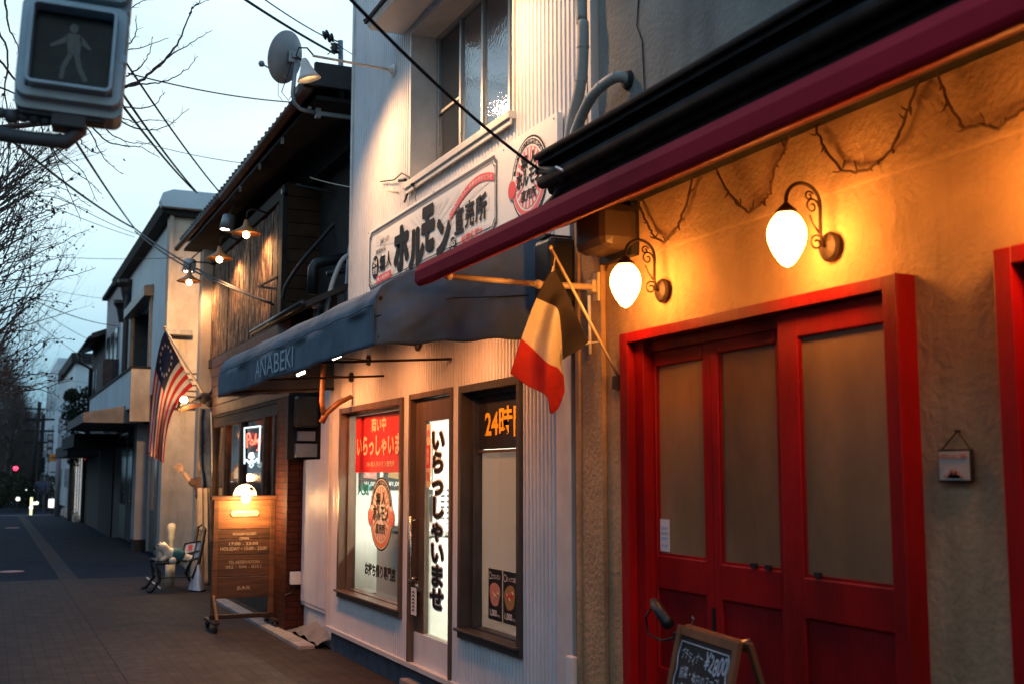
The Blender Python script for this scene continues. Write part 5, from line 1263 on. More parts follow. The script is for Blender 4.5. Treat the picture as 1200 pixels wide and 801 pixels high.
for (x, y) in ((x0+.015, YB-.24), (x1-.015, YB-.24), (x0+.015, YB+.24), (x1-.015, YB+.24)):
    c0 = MB(); c0.lathe([(.038, -.014), (.042, -.01), (.042, .01), (.038, .014)], (x, y, .043), (1, .2, 0), 18); wo = c0.build('castor', 'black_metal', sgb, smooth=False)
    c0 = MB(); c0.box(x-.02, x+.02, y-.012, y+.012, .06, .086); c0.build('fork', 'steel', wo)
# dome lamp
dl_ = thing('dome_lamp', (hw, YB, zt+.05), 'cream dome lamp glowing on top of the rolling wooden sign board', 'lamp')
dc = FY(287, 580, YB-.06)
p = MB(); prf = [(.125*cos(a), .125*sin(a)) for a in [pi/2*k/10 for k in range(11)]]; p.lathe([(.118, -.008)]+prf, dc, (0, .35, 1), n=28, caps=False); p.build('shade', 'dome_opal', dl_, smooth=True)
p = MB(); p.lathe([(.02, 0), (.024, .004)], dc+Vector((.05, -.085, .07)), (.4, -.8, .4), 12); p.build('vent', 'near_black', dl_)
p = MB(); p.ball(dc+Vector((.0, -.06, -.03)), .05, 12); p.build('bulb', 'bulb_glow', dl_, smooth=True)
p = MB(); p.tube([dc+Vector((0, .02, -.02)), (dc.x, YB, zt+.04)], .014, 8); p.build('stand', 'iron', dl_)
point('dome_light', dc+Vector((0, .03, .03)), 5, (1, .66, .38), .03, dl_); point('dome_light', dc+Vector((0, -.12, -.07)), 38, (1, .56, .22), .05, dl_)

# mannequin
def skin(name, verts, edges, radii, mat, parent, sub=2):
    me = bpy.data.meshes.new(name); o = bpy.data.objects.new(name, me); C.objects.link(o)
    off = WO[parent.name] if parent else Vector(verts[0]); me.from_pydata([Vector(v)-off for v in verts], edges, [])
    if parent: o.parent = parent
    else: o.location = off
    WO[o.name] = off; me.materials.append(MATS[mat])
    m_ = o.modifiers.new('skin', 'SKIN'); m_.use_smooth_shade = True
    for sv, r in zip(me.skin_vertices[0].data, radii): sv.radius = (r, r) if not isinstance(r, tuple) else r
    me.skin_vertices[0].data[0].use_root = True
    s_ = o.modifiers.new('sub', 'SUBSURF'); s_.levels = sub; s_.render_levels = sub
    return o
MY = 18.0
def M(px, py, dy=0): return FY(px, py, MY+dy)
mq = thing('mannequin', (M(238, 690).x, MY, 0), 'wooden shop mannequin in brown top with one arm raised beside the bar', 'mannequin')
V = [M(240, 600), M(239, 578), M(238, 566), M(239, 556), M(234, 562), M(226, 567.5), M(215, 552), M(246, 562), M(243, 640), M(243, 688), M(238, 640, .1), M(238, 688, .1)]
skin('body', V, [(0, 1), (1, 2), (2, 3), (2, 4), (4, 5), (5, 6), (2, 7), (0, 8), (8, 9), (0, 10), (10, 11)], [.14, .12, .14, .06, .055, .045, .035, .07, .075, .04, .075, .04], 'skin_wood', mq)
hd_ = M(239.5, 545); hb_ = MB(); hb_.ball(hd_, .10, 16, (1, 1.1, 1.25)); hb_.ball(hd_+Vector((0, -.115, -.01)), .018, 8); hb_.ball(hd_+Vector((-.035, -.10, .02)), .013, 8); hb_.ball(hd_+Vector((.035, -.10, .02)), .013, 8); hb_.build('head', 'skin_wood', mq, smooth=True)
# raised hand: palm and five separate fingers
wr = M(215, 552); pt = M(208, 543.5); dirn = (pt-wr).normalized(); side_ = dirn.cross(Vector((0, 1, 0))).normalized()
palm = wr+dirn*.07
vs = [wr, palm]; ed = [(0, 1)]; rad = [.032, .038]
for i, (off, L_) in enumerate(((.035, .085), (.012, .10), (-.012, .095), (-.034, .075))):
    a = len(vs); b0_ = palm+side_*off; vs += [b0_, b0_+(dirn+side_*off*6)*L_*.55, b0_+(dirn+side_*off*6+Vector((-.25, 0, -.25)))*L_]; ed += [(1, a), (a, a+1), (a+1, a+2)]; rad += [.014, .012, .009]
a = len(vs); vs += [wr+dirn*.03+side_*.04, wr+dirn*.06+side_*.085]; ed += [(1, a), (a, a+1)]; rad += [.014, .010]
skin('hand', vs, ed, rad, 'skin_wood', mq, 1)
V = [M(239, 570), M(238, 561), M(232, 563), M(226, 567), M(221, 560.5), M(246, 563), M(240, 578)]
skin('brown_top', V, [(6, 0), (0, 1), (1, 2), (2, 3), (3, 4), (1, 5)], [.155, .16, .085, .07, .055, .07, .15], 'cloth_brown', mq)
ap = MB()
def apron(u, v):
    a = M(229.5+u*14, 571+v*112); w_ = .03*sin(u*14+v*2)+.02*sin(u*31)
    k = 1-.35*sin(pi*min(1, v*2.2))*(1 if v < .45 else 0)
    return (a.x-(u-.5)*.0-.02*v*(1-u), MY-.17-.10*v+w_*(.4+v), a.z)
ap.grid(apron, 24, 20); ap.build('apron', 'cloth_cream', mq, smooth=True, solid=.006)
# jeans hanging from the skull-like hook
jn = thing('hanging_jeans', (M(243, 480).x, 17.6, 1.5), 'dark denim jeans hung upside the wall from a carved hook', 'jeans')
JY = 17.55
J = lambda px, py: FY(px, py, JY)
p = MB()
for (a, b, c, d) in (((238, 478), (245.5, 478), (238.5, 570), (250.5, 571)),):
    def leg(u, v, s=0):
        x_ = (1-u)*((1-v)*236+v*237.5)+u*((1-v)*250+v*251.5); y_ = 478+v*93
        q = J(x_-2.2*sin(pi*v)*(1-u), y_); return (q.x, JY+.05*sin(u*2*pi)+.015*sin(v*12+u*5), q.z)
    p.grid(leg, 16, 20)
p.build('denim', 'denim', jn, smooth=True, solid=.03)
p = MB(); p.tube([J(246.5, 482)+Vector((0, -.075, 0)), J(247.5, 530)+Vector((0, -.085, 0)), J(248, 570)+Vector((0, -.08, 0))], .012, 6); p.build('side_seam', 'dog_white', jn)
hk = thing('carved_hook', (M(243, 470).x, 17.8, 2.4), 'carved driftwood hook holding the flag pole above the jeans', 'hook')
p = MB(); c_ = J(240, 466); p.ball(c_, .10, 12, (1, .8, .9)); p.ball(c_+Vector((.07, -.03, -.08)), .06, 10); p.tube([c_, c_+Vector((.10, 0, .10)), c_+Vector((.13, 0, .25)), c_+Vector((.10, 0, .36))], [.03, .02, .012, .006], 8); p.tube([c_, c_+Vector((-.10, -.05, .0)), c_+Vector((-.22, -.05, -.07))], [.04, .025, .015], 8)
p.build('carving', 'dark_timber', hk, smooth=True)
p = MB(); p.beam(J(209, 480), J(236, 473), .04, .05); p.build('bar', 'aframe_wood', hk)
cpl = thing('clip_lamp', tuple(J(214, 470)), 'small lit clip lamp on the bar under the flag of stars and stripes', 'lamp')
p = MB(); p.ball(J(215.5, 468), .055, 12); p.build('bulb', 'bulb_glow', cpl, smooth=True)
p = MB(); p.tube([J(213, 471), J(210, 477), J(213, 480)], [.05, .03, .012], 8); p.build('socket', 'black_metal', cpl, smooth=True)
point('clip_light', J(215.5, 468)+Vector((.0, -.10, -.05)), 9, (1, .55, .24), .05, cpl)
# stars and stripes
uf_ = thing('striped_flag', (3.1, 18.0, 2.6), 'old stars and stripes flag drooping from a slanted pole by the white wall', 'flag')
FY2 = 17.7
pa2, pb2 = FY(248, 478, FY2), FY(192.5, 384, FY2)
p = MB(); p.tube([pa2, pb2], .016, 8); p.ball(pb2, .03, 8); p.build('pole', 'arm_cream', uf_, smooth=True)
A_, B_, C_, D_ = (193.5, 388), (226, 452), (192, 542), (172, 531)
def usP(u, v):
    def bz(p, v):
        return tuple((1-v)**3*p[0][i]+3*(1-v)**2*v*p[1][i]+3*(1-v)*v*v*p[2][i]+v**3*p[3][i] for i in (0, 1))
    p0 = bz((A_, (184, 405), (179, 470), D_), v); p1 = bz((B_, (198, 474), (194, 505), C_), v)
    x = (1-u)*p0[0]+u*p1[0]; y = (1-u)*p0[1]+u*p1[1]
    x += -5*sin(pi*v)*(1-u)*.3+3.0*sin(pi*v)*u*.0; 
    dep_ = .07*sin(u*9+v*2)*(.2+v)+.05*sin(u*17-v*4)*v
    return FY(x, y, FY2+dep_)
def usm(u, v):
    if u < .54 and v < .42: return 'flag_navy'
    return 'flag_red' if int(u*13) % 2 == 0 else 'flag_white'
p = MB(); p.grid(usP, 52, 40, usm)
p.mat('flag_white')
for k in range(13):
    a = 2*pi*k/13; cu, cv = .27+.18*cos(a), .21+.14*sin(a)
    pts = []
    for j in range(10):
        r = (.030 if j % 2 == 0 else .013); b = 2*pi*j/10
        q = usP(cu+r*cos(b)*1.2, cv+r*sin(b)*.8); pts.append(q+Vector((0, -.012, 0)))
    p.face(pts)
p.build('cloth', None, uf_, smooth=True, solid=.002, fix=False)

# bench
bn_ = thing('garden_bench', (2.5, 17.2, 0), 'small black iron garden bench beside the timber bar', 'bench')
bz = .42; Bx0, Bx1, By0, By1 = 2.17, 2.80, 16.85, 17.55
p = MB()
for k in range(6): x = Bx0+.02+k*(Bx1-Bx0-.1)/6; p.box(x, x+.075, By0+.02, By1-.02, bz, bz+.02)
p.build('seat', 'bench_iron', bn_, bevel=.004)
for y in (By0+.03, By1-.03):
    p = MB(); p.tube([(Bx0-.09, y, .0), (Bx0-.03, y, .03), (Bx0+.07, y, .16), (Bx0+.06, y, .28), (Bx0+.01, y, bz-.02), (Bx0+.25, y, bz-.01)], .026, 8); p.build('leg', 'bench_iron', bn_, smooth=True)
    p = MB(); p.tube([(Bx1+.06, y, .0), (Bx1, y, .03), (Bx1-.10, y, .2), (Bx1-.02, y, bz), (Bx1+.05, y, bz+.45)], .024, 8); p.build('leg', 'bench_iron', bn_, smooth=True)
p = MB(); p.tube([(Bx0+.06, By0+.03, .2), (Bx1-.08, By0+.03, .2)], .01, 6); p.tube([(Bx0+.07, By0, .22), (Bx0+.07, By1, .22)], .01, 6); p.build('stretcher', 'bench_iron', bn_)
p = MB(); 
for k in range(6): y = By0+.05+k*.12; p.tube([(Bx1-.02, y, bz), (Bx1+.05, y, bz+.43)], .008, 6)
p.tube([(Bx1+.05, By0, bz+.44), (Bx1+.06, (By0+By1)/2, bz+.50), (Bx1+.05, By1, bz+.44)], .014, 8); p.build('backrest', 'bench_iron', bn_, smooth=True)
# dog figure with teal coat lying on the bench
dg = thing('dog_figure', (2.35, 17.1, bz+.02), 'white dog ornament in a teal coat lying on the iron bench', 'dog ornament')
D = lambda px, py, dy=0: FY(px, py, 17.0+dy)
V = [D(213, 654), D(205, 651), D(197, 648), D(194, 644), D(191, 640), D(186, 640.5), D(183, 642), D(217, 656)]
skin('body', V, [(0, 1), (1, 2), (2, 3), (3, 4), (4, 5), (5, 6), (0, 7)], [.10, .11, .10, .07, .085, .06, .03, .085], 'dog_white', dg)
V = [D(216, 655), D(210, 652), D(203, 649.5), D(198, 648)]
skin('coat', V, [(0, 1), (1, 2), (2, 3)], [.105, .118, .12, .085], 'dog_teal', dg)
p = MB(); e0 = D(187, 634.5, -.02); p.tube([D(188.5, 639), e0], [.03, .004], 8); p.tube([D(192.5, 638, .08), D(192.5, 634, .08)], [.03, .004], 8); p.build('ear', 'dog_white', dg, smooth=True)
p = MB(); p.ball(D(185.3, 638.4, -.075), .016, 8); p.ball(D(181.2, 641.8, -.02), .018, 8); p.build('eye', 'ink', dg, smooth=True)
V = [D(196, 651, -.05), D(191, 655, -.07), D(187, 657.5, -.07)]
skin('front_leg', V, [(0, 1), (1, 2)], [.04, .035, .035], 'dog_white', dg, 1)
V = [D(206, 656, -.12), D(202, 657, -.14), D(198, 657.5, -.14)]
skin('hind_leg', V, [(0, 1), (1, 2)], [.07, .055, .04], 'dog_white', dg, 1)
cu_ = thing('framed_sign', (2.75, 17.1, bz+.03), 'small tilted frame holding a white card with red characters on the bench', 'framed sign')
def CP(u, v, off=0): return FY(212+22*u+5*v, 659-22*v-(8*u)*(1-v)*.4-4*u, 16.98+.10*v+off)
p = MB(); q = [CP(0, 0), CP(1, 0), CP(1, 1), CP(0, 1)]; qb = [v+Vector((0, .03, 0)) for v in q]; p.idx(q+qb, [(0, 1, 2, 3), (7, 6, 5, 4), (0, 4, 5, 1), (1, 5, 6, 2), (2, 6, 7, 3), (3, 7, 4, 0)]); p.build('panel', 'paper_blue', cu_)
p = MB(); q = [CP(-.04, -.03, -.01), CP(1.04, -.03, -.01), CP(1.04, 1.03, -.01), CP(-.04, 1.03, -.01)]; p.tube(q+[q[0]], .018, 6); p.tube([CP(0, .42, -.012), CP(1, .42, -.012)], .012, 6); p.tube([CP(.62, 0, -.012), CP(.62, 1, -.012)], .010, 6); p.tube([CP(.02, .05, -.012), CP(.6, .4, -.012)], .008, 6); p.build('frame', 'bench_iron', cu_)
p = MB(); p.face([CP(.06, .48, -.015), CP(.56, .48, -.015), CP(.56, .97, -.015), CP(.06, .97, -.015)]); p.build('card', 'paper', cu_, fix=False)
lettering(cu_, 'print_red', [('営業中', lambda u, v: CP(.16+.3*u, .55+.36*v, -.02), dict(bold=.03, vertical=True))])
bg_ = MB(); b_c = FY(233, 690, 16.75)
def bagf(u, v):
    a = 2*pi*u; r = (.16*(1-v)**.8+.012)*(1+.15*sin(3*a)+.1*sin(7*a+v*5)); return (b_c.x+r*.6*cos(a), 16.9+r*sin(a), .02+.40*v)
bg_.grid(bagf, 24, 12); bg_.face([bagf(k/24, 0) for k in range(24)]); tag(bg_.build('plastic_bag', 'plastic_bag', smooth=True), 'crumpled white bag standing on the ground beside the bench', 'bag')
# baluster post
bl = thing('baluster_post', (FY(200, 650, 17.6).x, 17.75, 0), 'turned cream baluster standing lit behind the bench', 'baluster')
cb_ = Vector((FY(200, 650, 17.75).x, 17.75, 0)); tz = FY(200, 612, 17.75).z
p = MB(); p.lathe([(.07, 0), (.07, tz*.35), (.04, tz*.38), (.055, tz*.45), (.04, tz*.6), (.035, tz*.72), (.055, tz*.76), (.045, tz*.82), (.06, tz*.88), (.065, tz*.93), (.05, tz*.98), (0, tz)], cb_, n=18); p.build('shaft', 'dog_white', bl, smooth=True)
point('bench_fill_light', (2.40, 17.1, .95), 11.0, (1, .66, .28), .05, bl); point('bench_fill_light', (2.60, 17.35, 1.6), 15.0, (1, .58, .26), .05, bl)  # unseen fill points, added to brighten bench, dog and mannequin
fb = thing('fallen_stick', (2.1, 17.5, .02), 'thin pale stick lying on the ground by the bench', 'stick')
MB().tube([FZ(172, 676, .03), FZ(188, 689, .02)], .012, 6).build('rod', 'dog_white', fb)

# ================================================================ WHITE-BLUE HOUSE (third)
bh = thing('pale_house', (3, 27, 0), 'pale blue-white flat-roofed house with a deep dark window above a canopy', 'house')
w = MB(); w.box(3.0, 8.0, 22.42, 25.2, 3.3, 6.72); w.box(3.0, 8.0, 28.9, 31.6, 3.3, 7.0); w.box(3.0, 8.0, 25.2, 28.9, 5.5, 6.9); w.box(3.0, 8.0, 25.2, 28.9, 3.3, 3.75); w.box(3.6, 8, 25.2, 28.9, 3.7, 5.6); w.box(3.0, 8.0, 31.6, 31.9, 3.3, 6.9)
w.build('upper_wall', 'building_blue', bh)
w = MB(); w.box(3.002, 8.0, 22.38, 22.42, 0, 6.7); w.build('side_wall', 'building_cream', bh)
w = MB(); w.box(2.93, 2.998, 22.3, 22.7, 0, 6.6); w.build('corner_pier', 'building_cream', bh)
w = MB(); w.box(2.985, 3.0, 22.72, 24.9, 3.3, 6.5); w.build('wall_board', 'building_blue', bh)
w = MB(); w.prism([(2.72, 6.78), (2.78, 6.62), (3.05, 6.58), (8.1, 6.58), (8.1, 6.95), (3.0, 7.02), (2.85, 6.98)], 'y', 22.25, 31.8); w.build('roof_parapet', 'near_black', bh)
w = MB(); w.prism([(2.70, 6.80), (2.76, 6.98), (2.95, 7.06), (8.0, 7.06), (8.0, 6.70), (2.74, 6.70)], 'y', 22.1, 22.32); w.build('roof_edge', 'building_blue', bh, bevel=.02)
f = MB(); f.box(2.95, 3.6, 25.15, 25.32, 3.72, 5.55); f.box(2.95, 3.6, 28.8, 28.95, 3.72, 5.55); f.prism([(2.80, 5.40), (2.80, 5.62), (3.1, 5.68), (3.1, 5.40)], 'y', 25.0, 29.1); f.box(3.0, 3.6, 25.3, 28.8, 3.72, 3.78)
wf = f.build('window_surround', 'frame_dark', bh, bevel=.01)
MB().box(3.4, 3.43, 25.3, 28.8, 3.78, 5.5).build('pane', 'window_soft', wf)
f = MB(); 
for y in (26.2, 27.3): f.box(3.36, 3.4, y, y+.5, 3.78, 5.45)
f.build('curtain', 'building_blue', wf)
w = MB(); w.box(2.6, 3.0, 25.0, 36.0, 3.02, 3.85); w.build('balcony_wall', 'building_blue', bh); w = MB(); w.box(2.57, 3.0, 24.96, 36.02, 3.85, 3.90); w.build('balcony_cap', 'near_black', bh)
w = MB(); w.box(2.598, 3.0, 24.97, 25.0, 2.75, 3.85); w.build('balcony_end', 'building_cream', bh)
w = MB(); w.prism([(1.74, 2.74), (1.74, 2.95), (3.0, 3.20), (3.0, 2.74)], 'y', 25.8, 31.0); w.build('canopy', 'canopy_grey', bh, bevel=.01)
w = MB(); w.box(3.0, 8, 24.6, 31.9, 2.9, 3.3); w.box(3.05, 8, 22.7, 23.0, 0, 3.3); w.box(3.5, 8, 23, 31.9, 0, 3.0); w.build('lower_wall', 'near_black', bh)
for y0, y1, mt in ((22.75, 23.9, 'frame_dark'), (23.95, 25.2, 'frame_dark'), (28.6, 29.8, 'building_dark'), (29.9, 31.5, 'frame_dark')):
    _d = MB().box(3.1, 3.15, y0, y1, .05, 2.7).build('door_panel', mt, bh, bevel=.01); MB().box(3.088, 3.098, y0+.15, y1-.15, .9, 2.4).build('pane', 'window_dark', _d); MB().tube([(3.06, y0+.08, .9), (3.06, y0+.08, 1.4)], .015, 8).build('handle', 'steel', _d)
for y in (23.9, 25.2): MB().box(3.05, 3.12, y, y+.06, .05, 2.75).build('door_post', 'alu', bh)
w = MB(); w.box(2.88, 3.2, 26.0, 26.6, .25, 2.74); w.build('front_pier', 'building_grey', bh)
MB().box(2.9, 3.2, 26.0, 26.6, 0, .25).build('pier_base', 'near_black', bh)
w = MB(); w.box(1.9, 3.0, 31.0, 36.5, 2.35, 2.68); w.build('fabric_canopy', 'near_black', bh)
MB().box(2.99, 3.0, 22.5, 22.72, 3.3, 6.5).build('downpipe', 'galv', bh)
dp = thing('vent_hopper', (3.0, 29, 4.7), 'black rainwater hoppers and downpipe on the front of the pale house', 'rainwater hopper')
for px, py in ((149, 338), (144, 362)):
    c_ = FX(px, py, 2.9); MB().lathe([(.09, -.35), (.1, -.3), (.16, 0), (.24, .12), (.24, .2), (.0, .2)], c_, n=12).build('hopper', 'black_metal', dp)
c_ = FX(149, 345, 2.9); MB().tube([c_, (c_.x, c_.y, 3.2)], .07, 8).build('downpipe', 'black_metal', dp)
ch = thing('rooftop_box', (3.2, 21.5, 7.0), 'small grey chimney box on the roof edge of the pale house', 'chimney')
a_ = FY(218, 250, 22.8); b_ = FY(247, 232, 22.8); MB().box(a_.x, b_.x, 22.8, 23.4, 6.8, b_.z).build('stack', 'building_grey', ch)
MB().box(a_.x-.06, b_.x+.06, 22.7, 23.5, b_.z, b_.z+.05).build('cap', 'near_black', ch)
# cream stub wall features: broken ledge + shutters box under it
lg = MB(); a_ = FY(196, 388, 22.2); b_ = FY(225, 383, 22.2); lg.box(a_.x, b_.x, 22.1, 22.36, a_.z-.07, a_.z+.03); tag(lg.build('broken_ledge', 'stone', bevel=.01), 'broken timber ledge across the cream side wall', 'ledge')
lv = thing('louvre_vent', (3.2, 22.3, 3.2), 'pale horizontal louvres on the cream side wall under the broken ledge', 'louvre')
a_ = FY(206, 436, 22.3)
for k in range(7): MB().box(a_.x, a_.x+.42, 22.30, 22.36, a_.z-k*.11, a_.z-k*.11+.08).build('slat', 'building_cream', lv)
# spot for cream wall comes from the far gooseneck above

# ================================================================ FURTHER HOUSES
def yy(px, X=3.0): return X/tan(atan((px-600)/1336.0)+YAW)
h4 = thing('purple_grey_house', (3, 34, 0), 'narrow grey-mauve house with a sloping roof line beyond the pale house', 'house')
w = MB(); w.idx([(3, 31.95, 0), (3, 36.2, 0), (3, 36.2, 6.9), (3, 31.95, 6.9), (8, 31.95, 0), (8, 36.2, 0), (8, 36.2, 7.6), (8, 31.95, 7.6)], [(0, 1, 2, 3), (7, 6, 5, 4), (0, 4, 5, 1), (1, 5, 6, 2), (2, 6, 7, 3), (3, 7, 4, 0)]); w.build('wall', 'building_grey', h4)
MB().box(2.85, 3.0, 31.9, 36.3, 6.85, 6.95).build('roof_edge', 'near_black', h4)
w = MB()
for k in range(3): w.box(2.97, 3.0, 32.4+k*1.2, 33.1+k*1.2, 3.9, 5.6)
w.build('window', 'window_dark', h4)
MB().box(2.6, 3.0, 31.95, 34.0, 3.9, 4.7).build('balcony', 'building_dark', h4)
MB().box(2.96, 2.99, 32.0, 36.0, 0, 2.4).build('shopfront', 'near_black', h4)
h5 = thing('dark_house', (3, 39, 0), 'dark brown house with a bent gutter beyond the grey-mauve house', 'house')
MB().box(3.0, 8, 36.3, 41.2, 0, 5.85).build('wall', 'building_dark', h5)
w = MB(); w.prism([(2.6, 5.7), (2.6, 5.85), (4.5, 6.6), (4.5, 6.4)], 'y', 36.2, 41.3); w.build('roof', 'roof_tile', h5)
w = MB(); w.tube([(2.55, 36.2, 5.7), (2.55, 41.3, 5.7)], .07, 8); w.tube([(2.55, 41.0, 5.7), (2.6, 41.0, 5.4), (2.95, 41.0, 5.2), (2.95, 41.0, 3.0)], .06, 8); w.build('gutter', 'black_metal', h5, smooth=True)
w = MB(); 
for k in range(3): w.box(2.97, 3.0, 37.0+k*1.3, 37.8+k*1.3, 3.6, 5.0)
w.build('window', 'window_dark', h5)
MB().box(2.1, 3.0, 37, 44, 2.2, 2.55).build('awning', 'near_black', h5)
# glittering perforated shutter
ya, yb_ = yy(103.5), yy(90)
sht = thing('perforated_shutter', (3.0, (ya+yb_)/2, 0), 'perforated metal shutter with light glinting through its rows of holes', 'shutter')
MB().box(2.90, 2.96, ya, yb_, 0, 2.3).build('curtain', 'frame_dark', sht)
p = MB(); rows_, cols = 34, 5
for r in range(rows_):
    for c in range(cols): y = ya+(yb_-ya)*(c+.25)/cols; z = .12+r*.064; p.face([(2.895, y, z), (2.895, y+(yb_-ya)/cols*.5, z), (2.895, y+(yb_-ya)/cols*.5, z+.032), (2.895, y, z+.032)])
emis('shutter_glint', (1, .95, .88), .75)
p.build('holes', 'shutter_glint', sht, fix=False)
h6 = thing('shadowed_shop', (3, 46, 0), 'low dark shop at the far end of the row with a red lit strip', 'shop building')
MB().box(3.0, 8, 41.3, 50, 0, 3.0).build('wall', 'near_black', h6)
emis('strip_red', (1, .08, .12), 1.2)
MB().box(2.96, 3.0, 42.5, 50, 2.15, 2.22).build('light_strip', 'strip_red', h6)
MB().box(2.95, 2.99, 43, 49, .5, 2.0).build('glass_front', 'window_dark', h6)
for k in range(5):
    y = 42.5+k*1.7
    t = thing('planter', (2.82, y, 0), ('pale lit planter at the foot of the dark shop, nearest of the row', 'pale lit planter at the foot of the dark shop, second of the row', 'pale lit planter at the foot of the dark shop, third of the row', 'pale lit planter at the foot of the dark shop, fourth of the row', 'pale lit planter at the foot of the dark shop, farthest of the row')[k], 'planter', 'row of pale planters')
    MB().box(2.72, 2.92, y, y+1.1, 0, .22).build('trough', 'building_cream', t, bevel=.01)
    p = MB()
    for j in range(40): c_ = Vector((2.82+random.uniform(-.1, .1), y+random.random()*1.1, .22+random.random()*.16)); d_ = Vector((random.uniform(-1, 1), random.uniform(-1, 1), random.uniform(-1, 1))).normalized()*.06; e_ = d_.cross(Vector((0, 0, 1)))*.7; p.face([c_, c_+d_, c_+d_+e_, c_+e_])
    p.build('flowers', 'dog_white', t, fix=False)
def block(name, x0, x1, y0, y1, z1, mat, label, wins=(3, 3), roof=None):
    t = thing(name, ((x0+x1)/2, y0, 0), label, 'building')
    MB().box(x0, x1, y0, y1, 0, z1).build('wall', mat, t)
    if roof: MB().box(x0-.2, x1+.2, y0-.2, y1+.2, z1, z1+roof).build('roof', 'near_black', t)
    nx_, nz_ = wins
    for i in range(nx_):
        for j in range(nz_):
            w_ = (x1-x0)/nx_; xa = x0+w_*(i+.25); za_ = 1+(z1-1.5)*j/nz_
            MB().box(xa, xa+w_*.5, y0-.05, y0, za_, za_+(z1-1.5)/nz_*.5).build('window', 'window_soft', t)
            ys_ = (y1-y0)/nx_; MB().box(x0-.05, x0, y0+ys_*(i+.25), y0+ys_*(i+.7), za_, za_+(z1-1.5)/nz_*.5).build('window', 'window_soft', t)
    return t
block('office_block', 3.6, 9, 60, 72, 7.1, 'building_blue', 'white building with a dark roof parapet beyond the crossing', (2, 3), .5)
block('apartment_block', 3.9, 12, 84, 100, 9.6, 'building_blue', 'pale blue taller block behind the white one', (3, 5))
block('distant_block', 3.4, 7, 120, 130, 7.6, 'building_grey', 'small grey block far down the street right of the utility poles', (2, 3))
block('distant_block', -9, -1.5, 150, 170, 6.0, 'building_dark', 'dark low block far down the street behind the bare trees', (3, 2))
block('distant_block', -1.0, 4.5, 200, 215, 7.0, 'building_grey', 'hazy block closing the far end of the street', (3, 2))
block('roadside_occluder', -22, -9.5, 20, 50, 9.0, 'building_dark', 'unseen dark building across the road left of the frame, raised to block sky', (3, 2))  # unseen blocks opposite, raised to cut sky light on the shopfronts
block('roadside_occluder', -22, -9.5, -8, 17, 9.5, 'building_grey', 'unseen grey building across the road behind the viewer, raised to block sky', (3, 2))

# far street furniture
def pole(name, x, y, h, r, mat, label, cat, lean=0):
    t = thing(name, (x, y, 0), label, cat); MB().tube([(x, y, 0), (x+lean, y, h)], [r, r*.7], 10).build('shaft', mat, t, smooth=True); return t
q1 = FY(40, 470, 62); t = pole('utility_pole', FY(36, 560, 62).x, 62, q1.z, .14, 'near_black', 'dark leaning utility pole beyond the crossing, left of two', 'utility pole', .25)
for dz in (.4, 1.0): MB().box(q1.x-.5, q1.x+.5, 61.9, 62.0, q1.z-dz, q1.z-dz+.08).build('crossarm', 'near_black', t)
q1 = FY(47.5, 485, 64); t = pole('utility_pole', FY(45, 560, 64).x, 64, q1.z, .13, 'near_black', 'dark utility pole with crossarms beyond the crossing, right of two', 'utility pole', .1)
for dz in (.3, .9, 1.5): MB().box(q1.x-.7, q1.x+.7, 63.9, 64.0, q1.z-dz, q1.z-dz+.1).build('crossarm', 'near_black', t)
MB().lathe([(.2, 0), (.22, .1), (.22, .7), (.18, .8)], (q1.x+.1, 63.7, q1.z-3), n=12).build('transformer', 'near_black', t)
t = pole('sign_pole', FY(68, 560, 49).x, 49, FY(68, 490, 49).z, .11, 'building_grey', 'pale steel pole at the end of the footpath', 'pole')
a_, b_ = FY(58, 531, 49.2), FY(66.5, 540, 49.2); s_ = thing('road_sign', (a_.x, 49.2, a_.z), 'orange square sign on the pale pole', 'sign'); MB().box(a_.x, b_.x, 49.15, 49.2, b_.z, a_.z).build('panel', 'orange_sign', s_); MB().box(a_.x+.05, b_.x-.05, 49.14, 49.148, (a_.z+b_.z)/2-.02, (a_.z+b_.z)/2+.02).build('mark', 'ink_soft', s_)
a_, b_ = FY(57, 541, 49.2), FY(66.5, 556, 49.2); s_ = thing('road_sign', (a_.x, 49.2, a_.z), 'pale rectangular sign under the orange one on the pale pole', 'sign'); MB().box(a_.x, b_.x, 49.15, 49.2, b_.z, a_.z).build('panel', 'paper', s_); MB().box(a_.x+.06, b_.x-.06, 49.14, 49.148, b_.z+.1, b_.z+.14).build('mark', 'ink_soft', s_)
a_, b_ = FY(55.5, 508, 60), FY(61.5, 535, 60); s_ = thing('shop_sign', (a_.x, 60, a_.z), 'dark banded vertical shop sign far down the street', 'sign'); MB().box(a_.x, b_.x, 59.9, 60.1, b_.z, a_.z).build('panel', 'building_dark', s_)
for k in range(3): MB().box(a_.x+.04, b_.x-.04, 59.88, 59.895, b_.z+.15+k*.35, b_.z+.35+k*.35).build('panel_mark', 'building_grey', s_)
pole('sign_pole', (a_.x+b_.x)/2, 60.1, a_.z, .05, 'near_black', 'thin dark pole carrying the banded vertical sign', 'pole')
a_, b_ = FY(57, 584, 52), FY(65, 594, 52); s_ = thing('light_box_sign', (a_.x, 52, 0), 'glowing white box sign standing at the end of the footpath', 'light box'); MB().box(a_.x, b_.x, 51.9, 52.1, b_.z, a_.z).build('box', 'far_white', s_, bevel=.02); MB().box(a_.x+.1, b_.x-.1, 51.95, 52.05, -.13, b_.z).build('stand', 'black_metal', s_)
t = thing('traffic_signal', (FY(18, 552, 70).x, 70, 0), 'red lit traffic signal on a dark post far down the footpath', 'traffic signal')
